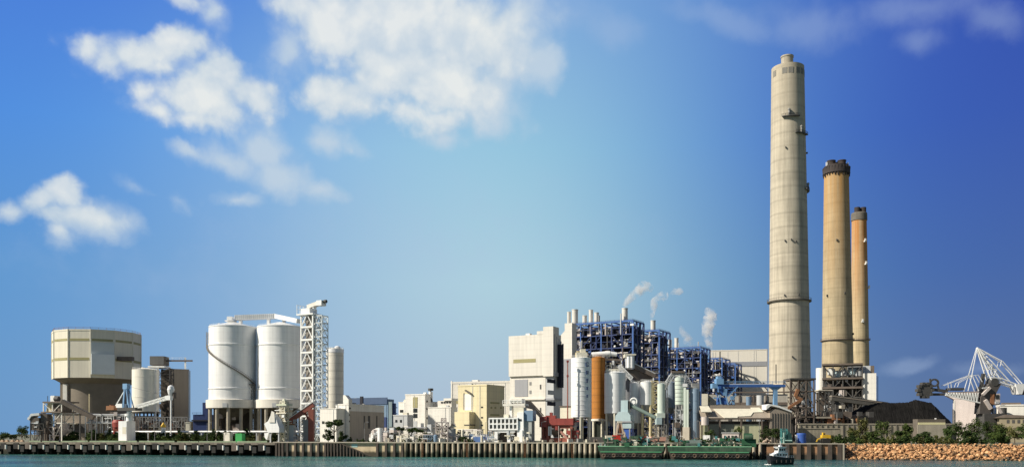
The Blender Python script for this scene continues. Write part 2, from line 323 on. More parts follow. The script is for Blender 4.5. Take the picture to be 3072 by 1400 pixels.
# ------------------------------------------------------------------ mesh builder
class MB:
    def __init__(s): s.v, s.f, s.sm = [], [], []
    def add(s, vs, fs, smooth=False):
        b = len(s.v); s.v += [tuple(q) for q in vs]
        for f in fs: s.f.append(tuple(i + b for i in f)); s.sm.append(smooth)
        return s
    def box(s, x0, x1, y0, y1, z0, z1):
        vs = [(x, y, z) for z in (z0, z1) for (x, y) in ((x0, y0), (x1, y0), (x1, y1), (x0, y1))]
        return s.add(vs, [(3, 2, 1, 0), (4, 5, 6, 7), (0, 1, 5, 4), (1, 2, 6, 5), (2, 3, 7, 6), (3, 0, 4, 7)])
    def bar(s, p, q, w, h=None):
        p, q = Vector(p), Vector(q); h = h or w; d = q - p
        if d.length < 1e-6: return s
        d.normalize(); up = Vector((0, 0, 1)) if abs(d.z) < 0.95 else Vector((0, 1, 0))
        a = d.cross(up).normalized() * (w / 2); b = a.cross(d).normalized() * (h / 2)
        vs = [c + i * a + j * b for c in (p, q) for (i, j) in ((-1, -1), (1, -1), (1, 1), (-1, 1))]
        return s.add(vs, [(0, 1, 2, 3), (7, 6, 5, 4), (0, 4, 5, 1), (1, 5, 6, 2), (2, 6, 7, 3), (3, 7, 4, 0)])
    def lathe(s, prof, x=0, y=0, n=32, caps=True, ph=0.0, smooth=True):
        for (r0, z0), (r1, z1) in zip(prof, prof[1:]):
            vs = []
            for r, z in ((r0, z0), (r1, z1)):
                vs += [(x + r * math.cos(ph + 2 * math.pi * i / n), y + r * math.sin(ph + 2 * math.pi * i / n), z) for i in range(n)]
            s.add(vs, [(i, (i + 1) % n, n + (i + 1) % n, n + i) for i in range(n)], smooth)
        if caps:
            for (r, z), rev in ((prof[0], True), (prof[-1], False)):
                if r > 1e-4:
                    vs = [(x + r * math.cos(ph + 2 * math.pi * i / n), y + r * math.sin(ph + 2 * math.pi * i / n), z) for i in range(n)]
                    s.add(vs, [tuple(reversed(range(n))) if rev else tuple(range(n))])
        return s
    def cyl(s, x, y, z0, z1, r0, r1=None, n=24): return s.lathe([(r0, z0), (r0 if r1 is None else r1, z1)], x, y, n)
    def tube(s, p, q, r, n=10, r1=None):
        p, q = Vector(p), Vector(q); d = (q - p).normalized(); r1 = r if r1 is None else r1
        up = Vector((0, 0, 1)) if abs(d.z) < 0.95 else Vector((0, 1, 0)); a = d.cross(up).normalized(); b = a.cross(d)
        vs = [c + (a * math.cos(2 * math.pi * i / n) + b * math.sin(2 * math.pi * i / n)) * rr for c, rr in ((p, r), (q, r1)) for i in range(n)]
        s.add(vs, [(i, (i + 1) % n, n + (i + 1) % n, n + i) for i in range(n)], True)
        s.add(vs[:n], [tuple(reversed(range(n)))]); s.add(vs[n:], [tuple(range(n))]); return s
    def prism(s, pts, z0, z1):          # pts in x,y
        n = len(pts)
        return s.add([(x, y, z0) for x, y in pts] + [(x, y, z1) for x, y in pts], [tuple(reversed(range(n))), tuple(range(n, 2 * n))] + [(i, (i + 1) % n, n + (i + 1) % n, n + i) for i in range(n)])
    def xprism(s, pts, y0, y1):         # pts in x,z
        n = len(pts)
        return s.add([(x, y0, z) for x, z in pts] + [(x, y1, z) for x, z in pts], [tuple(range(n)), tuple(reversed(range(n, 2 * n)))] + [(i, n + i, n + (i + 1) % n, (i + 1) % n) for i in range(n)])
    def lattice(s, p0, p1, w, d, n, t=0.25, td=None):
        # square lattice mast or boom from p0 to p1: width w (x/side), depth d (y), n bays
        td = td or t * 0.7; p0, p1 = Vector(p0), Vector(p1); ax = (p1 - p0); L_ = ax.length; ax.normalize()
        dy = Vector((0, 1, 0)); sx = dy.cross(ax).normalized()
        cs = [sx * (i * w / 2) + dy * (j * d / 2) for i, j in ((-1, -1), (1, -1), (1, 1), (-1, 1))]
        for c in cs: s.bar(p0 + c, p1 + c, t)
        for k in range(n + 1):
            q = p0 + ax * (L_ * k / n)
            for i in range(4): s.bar(q + cs[i], q + cs[(i + 1) % 4], td)
            if k < n:
                q2 = p0 + ax * (L_ * (k + 1) / n)
                for i in range(4):
                    a, b = (i, (i + 1) % 4) if k % 2 else ((i + 1) % 4, i)
                    s.bar(q + cs[a], q2 + cs[b], td)
        return s
    def build(s, name, m, parent=None, loc=None):
        me = bpy.data.meshes.new(name); me.from_pydata(s.v, [], s.f); me.polygons.foreach_set('use_smooth', s.sm); me.update()
        me.materials.append(m); o = bpy.data.objects.new(name, me); col.objects.link(o)
        if parent is not None: o.parent = parent
        if loc: o.location = loc
        return o

def tag(o, label=None, cat=None, group=None, kind=None):
    for k, v in (('label', label), ('category', cat), ('group', group), ('kind', kind)):
        if v: o[k] = v
    return o
def X(px, Y): return (px - CX) * Y / F
def Zw(py, Y): return CZ + (HY - py) * Y / F
QA = math.atan(0.245)
def Yq(px): return 374.0 / (1 + 0.245 * (px - CX) / F)
def qpt(px): return Vector((X(px, Yq(px)), Yq(px), 0))
QDIR = Vector((math.cos(QA), -math.sin(QA), 0)); QBACK = Vector((math.sin(QA), math.cos(QA), 0))

class T:
    """one thing: an Empty at its base; local x to the right, y away, z up"""
    def __init__(s, name, label, cat, px, Y, group=None, rot=0.0, z=G, turn=0.0):
        t_ = (px - CX) / F; s.ky = 1.0; s.c = math.cos(math.atan(t_)); s.kx = 1 / (math.cos(R(turn)) + t_ * math.sin(R(turn)))
        if turn: rot = -turn
        s.px, s.Y, s.z0, s.s, s.rot = px, Y, z, Y / F, rot
        s.o = bpy.data.objects.new(name, None); s.o.empty_display_size = 2
        s.o.location = (X(px, Y), Y, z); s.o.rotation_euler = (0, 0, R(rot)); col.objects.link(s.o)
        tag(s.o, label, cat, group)
    def x(s, px): return (px - s.px) * s.s * s.kx
    def z(s, py): return CZ + (HY - py) * s.s * s.ky - s.z0
    def xz(s, px, py, y=0.0): return (s.x(px), y, s.z(py))
    def part(s, name, mb, m, parent=None, label=None):
        o = mb.build(name, m, parent or s.o)
        if label: o['label'] = label
        return o

class CB(T):
    """rotated block given by the photo columns of its left end, its near corner and its far right end"""
    def __init__(s, name, label, cat, pl, pc, pr, pt, Y, a=27.0, group=None, z=G, dmax=60.0):
        super().__init__(name, label, cat, pc, Y, group, -a, z)
        s.a = R(a); s.w = s.front(pl); s.d = min(dmax, s.side(pr)); s.h = s.z(pt)
    def front(s, px):
        t, Xc = (px - CX) / F, X(s.px, s.Y)
        return (Xc - t * s.Y) / (math.cos(s.a) + t * math.sin(s.a))
    def side(s, px):
        t, Xc = (px - CX) / F, X(s.px, s.Y); k = math.sin(s.a) - t * math.cos(s.a)
        return (t * s.Y - Xc) / k if k > 0.02 else 60.0
    def zf(s, px, py): return CZ + (HY - py) * (s.Y + s.front(px) * math.sin(s.a)) / F - s.z0
    def zs(s, px, py): return CZ + (HY - py) * (s.Y + s.side(px) * math.cos(s.a)) / F - s.z0
    def body(s, m, name='wall', z0=0.0, z1=None, parapet=0.6):
        z1 = s.h if z1 is None else z1
        rn = random.Random(int(s.px * 7)); n = 2 + int(s.w * s.d / 160)
        for k in range(min(n, 9)):
            x, y, a_, e_ = -rn.uniform(.12, .88) * s.w, rn.uniform(.15, .7) * s.d, rn.uniform(.4, 1.5), rn.uniform(.8, 2.4)
            q = MB().cyl(x, y, z1, z1 + e_, a_ * .4, n=10) if k % 3 == 2 else MB().box(x - a_, x + a_, y - a_ * .7, y + a_ * .7, z1 + .002, z1 + e_ * .8)
            s.part('roof_unit', q, rn.choice((MGREY, LGREY, CREAM, WHITESTEEL)))
        for k in range(1 + int(s.w / 14)):
            x = -rn.uniform(.05, .95) * s.w; s.part('downpipe', MB().box(x - .09, x + .09, -.16, -.002, .2, z1), LGREY)
        o = s.part(name, MB().box(-s.w, 0, 0, s.d, z0, z1), m)
        if parapet:
            e = 0.18; b = MB()
            b.box(-s.w - e, e, -e, 0.3, z1 + .003, z1 + parapet); b.box(-s.w - e, e, s.d - .3, s.d + e, z1 + .003, z1 + parapet)
            b.box(-s.w - e, -s.w + .3, 0.3, s.d - .3, z1 + .003, z1 + parapet); b.box(-.3, e, 0.3, s.d - .3, z1 + .003, z1 + parapet)
            s.part('parapet', b, m)
        return o
    def fp(s, name, p0, p1, q0, q1, m, proud=0.12, label=None):      # panel on the front
        return s.part(name, MB().box(-s.front(p0), -s.front(p1), -proud, 0.25, s.zf((p0 + p1) / 2, q1), s.zf((p0 + p1) / 2, q0)), m, None, label)
    def sp(s, name, p0, p1, q0, q1, m, proud=0.12, label=None):      # panel on the right side
        return s.part(name, MB().box(-0.25, proud, s.side(p0), s.side(p1), s.zs((p0 + p1) / 2, q1), s.zs((p0 + p1) / 2, q0)), m, None, label)

def rail(mb, pts, h=1.1, t=0.09, step=3.0):
    for a, b in zip(pts, pts[1:]):
        a, b = Vector(a), Vector(b); n = max(1, int((b - a).length / step))
        for k in (h, h * 0.55): mb.bar(a + Vector((0, 0, k)), b + Vector((0, 0, k)), t)
        for i in range(n + 1):
            q = a.lerp(b, i / n); mb.bar(q, q + Vector((0, 0, h)), t)
    return mb

def copy_tree(o, parent=None):
    c = o.copy(); col.objects.link(c)
    if parent is not None: c.parent = parent
    for ch in list(o.children): copy_tree(ch, c)
    return c

# ------------------------------------------------------------------ setting: water, ground
def quay_local(px, back=0.0): return qpt(px) + QBACK * back
def setting():
    m = MB(); s = 9000.0
    m.add([(-s, -600, 0), (s, -600, 0), (s, 9000, 0), (-s, 9000, 0)], [(0, 1, 2, 3)])
    tag(m.build('water', water_mat()), kind='structure')
    P0 = qpt(820); a0, a1 = qpt(-400), qpt(820)
    pts = [a0 - QDIR * 5000 + QBACK * 14, a1 + QBACK * 14, a1 + QBACK * 2.2, qpt(2532) + QBACK * 2.2, qpt(2532) + QBACK * 15, qpt(3300) + QBACK * 15 + QDIR * 3000]
    far = [pts[-1] + QBACK * 8000, pts[0] + QBACK * 8000]
    al = pts + far; n = len(al)
    m = MB(); m.add([(p.x, p.y, G) for p in al], [tuple(range(n))])
    m.add([(p.x, p.y, G) for p in pts] + [(p.x, p.y, -4) for p in pts], [(i, len(pts) + i, len(pts) + i + 1, i + 1) for i in range(len(pts) - 1)])
    tag(m.build('ground', EARTH), kind='structure')
setting()

# ------------------------------------------------------------------ chimneys
def chimney(name, label, Y, pxt, rt, pxb, rb, pyt, pyb, m, ring_py, cap, lean):
    t = T('chimney', label, 'chimney', pxb, Y, 'tall concrete chimneys of the power station')
    t.o.rotation_euler = (0, R(lean), 0)
    rt, rb = rt * t.c, rb * t.c; t.ky = (Y - rt * t.s) / Y
    zt, zb = t.z(pyt), t.z(pyb); k = (rb - rt) * t.s / (zt - zb)
    r = lambda z: rt * t.s + (zt - z) * k
    prof = [(r(z), z) for z in [-1 + (zt + 1) * i / 24 for i in range(25)]]
    t.part('shaft', MB().lathe(prof, n=64), m)
    zr = t.z(ring_py); rr = r(zr)
    b = MB().lathe([(rr + .02, zr - .7), (rr + 1.3, zr - .5), (rr + 1.3, zr + .1), (rr + .02, zr + .1)], n=64, caps=False)
    for i in range(48):
        a = 2 * math.pi * i / 48; q = Vector(((rr + 1.2) * math.cos(a), (rr + 1.2) * math.sin(a), zr))
        b.bar(q, q + Vector((0, 0, 1.2)), .1)
    b.lathe([(rr + 1.15, zr + 1.1), (rr + 1.25, zr + 1.25)], n=64, caps=False)
    t.part('ring_platform', b, CONCD if cap == 'pale' else BROWNS)
    # aircraft warning lights, small openings, ladder
    return t, r
t, r = chimney('c', 'tallest pale grey chimney with a single stub flue on top', 505, 2362, 49.5, 2370, 64, 186, 1170, CH1, 897, 'pale', -0.35)
zt = t.z(186)
t.part('flue', MB().lathe([(3.3, zt - .5), (3.3, zt + 6.0), (3.6, zt + 6.0), (3.6, zt + 6.8), (3.0, zt + 6.8)], x=-.3, n=32), CONC)
for i, a in enumerate((-160, -118, -97, -70, -48, -20, 20, 60, 100, 140)):     # square openings under the rim
    a = R(a); z0, z1 = t.z(218), t.z(200); rr = r(z0) + .05; b = MB()
    w = 1.3
    ca, sa = math.cos(a), math.sin(a); tx, ty = -sa, ca
    c = [(rr * ca + i_ * w * tx - .3 * ca * 0, rr * sa + i_ * w * ty) for i_ in (-1, 1)]
    b.prism([c[0], c[1], (c[1][0] - 1.2 * ca, c[1][1] - 1.2 * sa), (c[0][0] - 1.2 * ca, c[0][1] - 1.2 * sa)][::-1], z0, z1)
    t.part('opening', b, mat('dark_opening', (.22, .21, .19), .9, .1))
def chimney_platform(t, r, az, py, w):     # az 0 = facing the camera, positive to the right
    z = t.z(py); rr = r(z); b = MB(); n = 10
    pts = []
    for i in range(n + 1):
        a = R(az - 90) + (i / n - .5) * w / rr
        pts.append((math.cos(a), math.sin(a)))
    poly = [(x * (rr - .2), y * (rr - .2)) for x, y in pts] + [(x * (rr + 1.5), y * (rr + 1.5)) for x, y in reversed(pts)]
    b.prism(poly, z - .55, z)
    rail(b, [(x * (rr + 1.4), y * (rr + 1.4), z) for x, y in pts[::2]], 1.1, .12, 2)
    t.part('platform', b, DGREY)
    a = R(az - 90) - .1; q = Vector((math.cos(a) * (rr + .7), math.sin(a) * (rr + .7), z + 1.6))
    t.part('warning_lamp', MB().cyl(q.x, q.y, z, z + 2.6, .55).lathe([(.55, z + 2.6), (.8, z + 3.2), (.5, z + 3.8), (.1, z + 4)], q.x, q.y, 12), MGREY)
chimney_platform(t, r, -8, 347, 9); chimney_platform(t, r, 33, 397, 9); chimney_platform(t, r, 72, 562, 10)
for az, py in ((-25, 442), (-10, 720), (4, 726), (-28, 722), (-30, 885), (10, 884), (70, 450), (-10, 1070)):
    z = t.z(py); rr = r(z); a = R(az - 90); q = Vector((math.cos(a) * rr, math.sin(a) * rr, z))
    t.part('bracket', MB().bar(q * 1.0, q + Vector((math.cos(a), math.sin(a), 0)) * .9, .5, .9), DGREY)
zt1 = zt
t, r = chimney('c', 'middle ochre chimney with a wide black sooty crown', 714, 2508, 37, 2514, 48, 490, 1090, CH2, 1017, 'dark', -0.35)
zt = t.z(490); z0 = t.z(516); ra = r(zt)
b = MB().lathe([(r(z0) + .1, z0), (r(z0) + 1.1, z0 + .7), (ra + 1.1, zt - 1.6), (ra + .25, zt - 1.4), (ra + .1, zt + .3)], n=48, caps=False)
for i in range(28):
    a = 2 * math.pi * i / 28; b.bar((math.cos(a) * (ra + .5), math.sin(a) * (ra + .5), z0 - random.Random(i).uniform(.3, 2.2)), (math.cos(a) * (ra + 1.0), math.sin(a) * (ra + 1.0), zt - 1), .7)
t.part('crown', b, SOOT)
for x, y in ((-4.6, -1.6), (3.6, -2.2), (0, 4.8)):
    t.part('flue', MB().lathe([(3.1, zt - .5), (3.1, zt + 3.6), (3.4, zt + 3.6), (3.4, zt + 4.4), (2.6, zt + 4.4)], x, y, 24), SOOT)
for x, y in ((-8.6, -2.5), (8.8, -1.0)):
    t.part('warning_lamp', MB().box(x - .6, x + .6, y - .5, y + .5, zt, zt + 3.0), WHITEP)
for az, py in ((-20, 720), (10, 880), (-60, 884), (55, 1000)):
    z = t.z(py); rr = r(z); a = R(az - 90); q = Vector((math.cos(a) * rr, math.sin(a) * rr, z))
    t.part('bracket', MB().bar(q, q + Vector((math.cos(a), math.sin(a), 0)) * 1.1, .9, 1.6), DGREY)
t, r = chimney('c', 'farthest rust stained chimney half hidden behind the ochre one', 858, 2575, 22.5, 2582, 28, 634, 1095, CH3, 1017, 'dark', -0.4)
zt = t.z(634); ra = r(zt)
t.part('crown', MB().lathe([(r(t.z(658)) + .1, t.z(658)), (r(t.z(658)) + .6, t.z(657)), (ra + .6, zt - 1), (ra + .1, zt)], n=40, caps=False), CONCD)
for x, y in ((-2.6, -2), (3.4, -1.6), (0, 3)):
    t.part('flue', MB().lathe([(2.7, zt - .5), (2.7, zt + 5.0), (2.2, zt + 5.0)], x, y, 20), SOOT)
for az, py in ((20, 724), (25, 792), (70, 862), (-5, 965)):
    z = t.z(py); rr = r(z); a = R(az - 90); q = Vector((math.cos(a) * rr, math.sin(a) * rr, z))
    t.part('warning_lamp', MB().bar(q, q + Vector((math.cos(a), math.sin(a), 0)) * 1.6, 2.2, 1.0).box(q.x + math.cos(a) - .6, q.x + math.cos(a) + .6, q.y + math.sin(a) - .8, q.y + math.sin(a) + .4, z + .5, z + 2.6), WHITESTEEL)

# ------------------------------------------------------------------ left end: polygonal store, tanks, slab
t = T('polygonal_storehouse', 'huge twelve sided tan storage building overhanging a drum painted shadow brown', 'industrial building', 291, 545)
s = t.s; Rr = 135 * s * t.c; t.ky = (545 - Rr * .9) / 545; z0, z1 = t.z(1132), t.z(992); ph = R(-90 - 8 + math.degrees(0))
# the corner directions are measured from the line to the camera
ph = -math.pi / 2 - math.atan((291 - CX) / F) * 1.0 + R(22)
pts = [(Rr * math.cos(ph + i * math.pi / 6), Rr * math.sin(ph + i * math.pi / 6)) for i in range(12)]
t.part('upper_wall', MB().prism(pts, z0, z1), TANW)
pr = [(x * 1.006, y * 1.006) for x, y in pts]; ins = [(x * .985, y * .985) for x, y in pts]
b = MB()
for i in range(12):
    j = (i + 1) % 12
    b.prism([pr[i], pr[j], ins[j], ins[i]], z1 + .003, z1 + 1.0)
t.part('parapet', b, TANW)
for q0, q1 in ((1015, 1022), (1072, 1080)):
    for i in range(12):
        p, q = Vector(pts[i] + (0,)), Vector(pts[(i + 1) % 12] + (0,)); a, e = p.lerp(q, .06), p.lerp(q, .94); n = Vector(((p + q) / 2)).normalized()
        b = MB().prism([(a + n * .12)[:2], (e + n * .12)[:2], (e - n * .3)[:2], (a - n * .3)[:2]], t.z(q1), t.z(q0))
        t.part('louvre_band', b, OLIVE)
b = MB()
for i in range(12):
    x, y = pts[i]; b.bar((x * 1.003, y * 1.003, z0 - .1), (x * 1.003, y * 1.003, z1 + 1), .45)
t.part('corner_trim', b, TANW)
# bay on the face turned just right of the camera
fi = max(range(12), key=lambda i: -abs(math.degrees(math.atan2((pts[i][1] + pts[(i + 1) % 12][1]) / 2, (pts[i][0] + pts[(i + 1) % 12][0]) / 2)) - math.degrees(-math.pi / 2 - math.atan((291 - CX) / F) + R(7))))
p, q = Vector(pts[fi] + (0,)), Vector(pts[(fi + 1) % 12] + (0,)); n = ((p + q) / 2).normalized()
a, e = p.lerp(q, .02), p.lerp(q, .985)
t.part('bay_panel', MB().prism([(a + n * .9)[:2], (e + n * .9)[:2], (e - n * .3)[:2], (a - n * .3)[:2]], t.z(1061), t.z(1027)), mat('pale_bay_panel', (.62, .66, .66), .6, .04))
t.part('bay', MB().prism([(a + n * 2.2)[:2], (e + n * 2.2)[:2], (e - n * .3)[:2], (a - n * .3)[:2]], t.z(1122), t.z(1061.5)), mat('white_bay_panel', (.80, .84, .85), .45, .04))
rd = 90 * s
t.part('soffit', MB().lathe([(rd, t.z(1148)), (Rr * .96, z0 + .01)], n=36, caps=False), mat('drum_shade_brown', (.2, .17, .135)))  # the overhang's shade is put into this brown
t.part('drum', MB().lathe([(rd, -1), (rd, t.z(1147))], n=48), mat('drum_shade_brown', (0.12, 0.108, 0.092), 0.9, 0.1, 0.1, streak=0.2))
for k, (px, w, m_) in enumerate(((198, 12, WHITEW), (237, 12, WHITEW), (216, 14, mat('drum_shade_brown', (.2, .17, .135))))):
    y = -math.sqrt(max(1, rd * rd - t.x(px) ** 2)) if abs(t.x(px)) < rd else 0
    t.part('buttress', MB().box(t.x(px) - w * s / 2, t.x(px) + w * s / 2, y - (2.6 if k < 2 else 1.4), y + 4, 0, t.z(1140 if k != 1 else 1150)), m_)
b = MB(); rail(b, [(x * .99, y * .99, z1 + 1.0) for x, y in pts + pts[:1]], 1.2, .1, 4); t.part('railing', b, RUSTS)
t.part('roof_vent', MB().box(t.x(236), t.x(246), -14, -10, z1, t.z(986)), DGREY); t.part('roof_vent', MB().box(t.x(389), t.x(392), -6, -4, z1, t.z(987)), DGREY)
t.part('roof_walkway', MB().box(t.x(385), t.x(430), -16, -13, t.z(1078), t.z(1066)), BROWNS)

def silo(name, label, cat, pc, hw, pt, pb, Y, m, group=None, legs=8, cone=None, rings=(), roof=2.0, ringm=None, top_band=None, legm=CONCP, n=40, railing=True, legw=0.9):
    t = T(name, label, cat, pc, Y, group); r = hw * t.s * t.c; t.ky = (Y - r) / Y; z0, z1 = t.z(pb), t.z(pt)
    t.part('shell', MB().lathe([(r, max(z0, -0.5)), (r, z1)], n=n), m)
    if roof: t.part('roof', MB().lathe([(r * 1.01, z1 + .01), (r * 1.01, z1 + .25), (r * .25, z1 + roof), (0.01, z1 + roof)], n=n, caps=False), m)
    for py in rings:
        z = t.z(py); t.part('ring_stiffener', MB().lathe([(r + .005, z - .12), (r + .10, z - .08), (r + .10, z + .08), (r + .005, z + .12)], n=n, caps=False), ringm or m)
    if top_band: t.part('top_band', MB().lathe([(r + .03, t.z(top_band)), (r + .2, t.z(top_band) + .1), (r + .2, z1 + .3), (r - .1, z1 + .3)], n=n, caps=False), WHITEP)
    if cone: t.part('hopper', MB().lathe([(r * .28, t.z(cone)), (r * .97, z0 - .01)], n=n, caps=True), MGREY)
    if legs and z0 > 1:
        for i in range(legs):
            a = 2 * math.pi * (i + .35) / legs
            t.part('leg', MB().cyl(r * .9 * math.cos(a), r * .9 * math.sin(a), 0, z0 - .02, legw / 2, n=10), legm)
    if railing:
        b = MB(); ps = [(r * .97 * math.cos(2 * math.pi * i / 16), r * .97 * math.sin(2 * math.pi * i / 16), z1 + .25) for i in range(17)]
        rail(b, ps, 1.1, .08, 3); t.part('railing', b, WHITESTEEL)
    return t, r

t, r = silo('storage_tank', 'squat cream tank in front of the polygonal storehouse', 'tank', 437, 41.5, 1107, 1233, 470, CREAMS, legs=10, legm=DGREY, rings=(1128, 1190), roof=1.2)
t.part('skirt', MB().lathe([(r + .1, t.z(1238)), (r + .4, t.z(1233.5))], n=40), CONCD)
t.part('under_frame', MB().box(-r * .7, r * .7, -r * .5, r * .5, 0, t.z(1246)), BROWNS)
t.part('ladder', MB().lattice((r * .93, -r * .46, 0), (r * .93, -r * .46, t.z(1104)), .8, .8, 14, .12), WHITESTEEL)
t.part('roof_vent', MB().cyl(-1.5, 0, t.z(1107), t.z(1098), .7), WHITESTEEL)

t = T('pipe_tower', 'dark pipe tower with a mottled head box between the cream tank and brown slab', 'tower', 497, 482)
b = MB().lattice((0, 0, 0), (0, 0, t.z(1105)), 36 * t.s, 6, 12, .35); t.part('frame', b, DGREY)
b = MB(); rd_ = random.Random(4)
for i in range(26):
    z = rd_.uniform(1, t.z(1110)); x = rd_.uniform(-2.6, 2.6)
    b.box(x - rd_.uniform(.4, 1.3), x + rd_.uniform(.4, 1.3), -1.5, 2.2, z, z + rd_.uniform(.5, 2.4))
t.part('duct', b, BROWNS)
t.part('core', MB().box(-2.3, 2.3, -.8, 2.5, 0, t.z(1108)), mat('shadow_brown', (.10, .085, .07), .9, .3, .8))  # darkness inside the tower is painted with this brown
t.part('head_box', MB().box(t.x(457), t.x(499), -3.4, 4, t.z(1096), t.z(1069)), CONCD)
b = MB()
for i in range(14): b.box(t.x(457) + i * .55, t.x(457) + i * .55 + .25, -3.5, -3.38, t.z(1094), t.z(1071))
t.part('head_cladding', b, MGREY)
t.part('head_base', MB().box(t.x(452), t.x(502), -3.8, 4.4, t.z(1103), t.z(1098)), WHITESTEEL)
t.part('boom', MB().box(t.x(499.3), t.x(577), -.6, .6, t.z(1083.5), t.z(1079)), BROWNS)
b = MB().box(t.x(554), t.x(558), -.35, .35, t.z(1106), t.z(1072)); t.part('boom_support', b, WHITESTEEL)
b = MB(); rail(b, [(t.x(500), -.5, t.z(1079)), (t.x(558), -.5, t.z(1079))], 1.3, .09, 3); t.part('railing', b, WHITESTEEL)

t = T('slab_building', 'plain brown windowless slab building right of the cream tank', 'industrial building', 512, 492, rot=33)
t.part('wall', MB().box(-1, 53 * t.s, 0, 12, 0, t.z(1108)), BROWNW)
t.part('roof_edge', MB().box(-1.15, 53 * t.s + .15, -.15, 12.15, t.z(1108) + .003, t.z(1105)), BROWNW)
t.part('gutter', MB().box(53 * t.s + .153, 53 * t.s + .6, -.5, -.1, 0, t.z(1109)), MGREY)

# pedestal crane on the jetty
t = T('pedestal_crane', 'white pedestal crane with blue A frame and low lattice boom', 'crane', 381, 430, turn=18)
b = MB().prism([(t.x(369), -3), (t.x(393), -3), (t.x(393), 3), (t.x(369), 3)], 0, t.z(1262)); t.part('pedestal', b, WHITEP)
t.part('turntable', MB().cyl(t.x(388), 0, t.z(1262), t.z(1232), 1.6, 1.2).lathe([(2.1, t.z(1247)), (2.1, t.z(1240))], t.x(388), 0, 24), WHITESTEEL)
t.part('platform', MB().box(t.x(362), t.x(416), -2.4, 2.4, t.z(1231), t.z(1222)), DGREY)
t.part('cabin', MB().box(t.x(357), t.x(375), -2, 2, t.z(1221.8), t.z(1210)), WHITEP)
b = MB()
for y in (-1.6, 1.6):
    b.bar(t.xz(377, 1222, y), t.xz(378, 1154, y * .5), .6); b.bar(t.xz(394, 1222, y), t.xz(380, 1154, y * .5), .4)
t.part('a_frame', b, LBLUE)
t.part('a_frame_head', MB().box(t.x(373), t.x(386), -1.2, 1.2, t.z(1166), t.z(1150)), LBLUE)
b = MB().bar(t.xz(375, 1168), t.xz(346, 1217), .35); t.part('back_stay', b, WHITESTEEL)
t.part('counterweight', MB().box(t.x(325), t.x(348), -1.6, 1.6, t.z(1228), t.z(1216)).xprism([(t.x(322), t.z(1229)), (t.x(348), t.z(1229)), (t.x(335), t.z(1212))], -1.2, 1.2), RUSTS)
b = MB().lattice(t.xz(412, 1220), t.xz(508, 1192), 1.5, 1.5, 12, .3); t.part('boom', b, WHITESTEEL)
t.part('boom_tip', MB().box(t.x(498), t.x(512), -1, 1, t.z(1201), t.z(1188)), WHITEP)
b = MB().bar(t.xz(379, 1156), t.xz(500, 1190), .09); t.part('boom_cable', b, DGREY)
t.part('hatch', MB().box(t.x(381), t.x(392), -3.06, -2.9, t.z(1300), t.z(1280)), CREAM)

t = T('vent_mast', 'slim white mast with a bulbous vent head before the pipe tower', 'mast', 513, 440)
t.part('pole', MB().cyl(0, 0, 0, t.z(1188), .45, .38), WHITEP)
t.part('vent_head', MB().lathe([(.5, t.z(1190)), (1.3, t.z(1180)), (1.75, t.z(1168)), (1.3, t.z(1158)), (.3, t.z(1154))], -.1, 0, 16), WHITEP)
t.part('cap', MB().cyl(1.6, 0, t.z(1194), t.z(1176), 1.0), BROWNS)

# ------------------------------------------------------------------ left machinery
def clutter(t, name_mats, n, x0, x1, y0, y1, z0, z1, seed, sx=(.5, 2.0), sz=(.4, 1.8)):
    """small boxes, ducts and vessels that share one part per material"""
    rn = random.Random(seed)
    for name, m in name_mats:
        for i in range(n):
            b = MB()
            x, y, z = rn.uniform(x0, x1), rn.uniform(y0, y1), rn.uniform(z0, z1); w, d, h = rn.uniform(*sx), rn.uniform(*sx), rn.uniform(*sz)
            k = rn.random()
            if k < .45: b.box(x - w / 2, x + w / 2, y - d / 2, y + d / 2, z, min(z + h, z1 + 1))
            elif k < .72: b.tube((x, y, z), (x + rn.choice((-1, 1)) * rn.uniform(1.2, 3.5), y, z + rn.uniform(-.2, .2)), w * .2)
            else: b.tube((x, y, z0), (x, y, max(z0 + .3, z)), w * .18)
            t.part(name, b, m)
def frame_grid(x0, x1, y0, y1, z0, zs, nx, t=.3, brace=True, ny=1):
    b = MB(); zs = [z0] + list(zs)
    for j in range(ny + 1):
        y = y0 + (y1 - y0) * j / ny
        for i in range(nx + 1):
            x = x0 + (x1 - x0) * i / nx; b.bar((x, y, z0), (x, y, zs[-1]), t)
        for z in zs[1:]: b.bar((x0, y, z), (x1, y, z), t)
        if brace:
            for za, zb in zip(zs, zs[1:]):
                for i in range(nx):
                    xa, xb = x0 + (x1 - x0) * i / nx, x0 + (x1 - x0) * (i + 1) / nx
                    b.bar((xa, y, za), (xb, y, zb), t * .6) if i % 2 else b.bar((xb, y, za), (xa, y, zb), t * .6)
    for z in zs[1:]:
        for i in range(nx + 1):
            x = x0 + (x1 - x0) * i / nx; b.bar((x, y0, z), (x, y1, z), t * .8)
    return b
t = T('transfer_tower', 'open steel transfer tower at the head of the left conveyor', 'conveyor tower', 176, 446, turn=15)
t.part('frame', frame_grid(t.x(149), t.x(203), -4, 4, 0, (t.z(1268), t.z(1237), t.z(1208)), 2, .45), PALEW)
t.part('platform', MB().box(t.x(145), t.x(207), -5, 5, t.z(1238), t.z(1234)).box(t.x(150), t.x(216), -5, 5, t.z(1208), t.z(1204)), BROWNS)
t.part('drive_housing', MB().box(t.x(160), t.x(172), -2, 2, t.z(1204), t.z(1186)), WHITESTEEL)
t.part('motor', MB().tube(t.xz(174, 1196, -2), t.xz(186, 1196, -2), 1.2), DGREY)
t.part('chute', MB().xprism([(t.x(152), t.z(1234)), (t.x(171), t.z(1234)), (t.x(171), t.z(1209)), (t.x(156), t.z(1209))], -3, 3), CREAMST)
t.part('rear_housing', MB().box(t.x(172.5), t.x(200), -3, 3.6, t.z(1233.8), t.z(1208.3)), BROWNS)
t.part('mast', MB().cyl(t.x(143), 0, t.z(1205), t.z(1186), .15), DGREY)
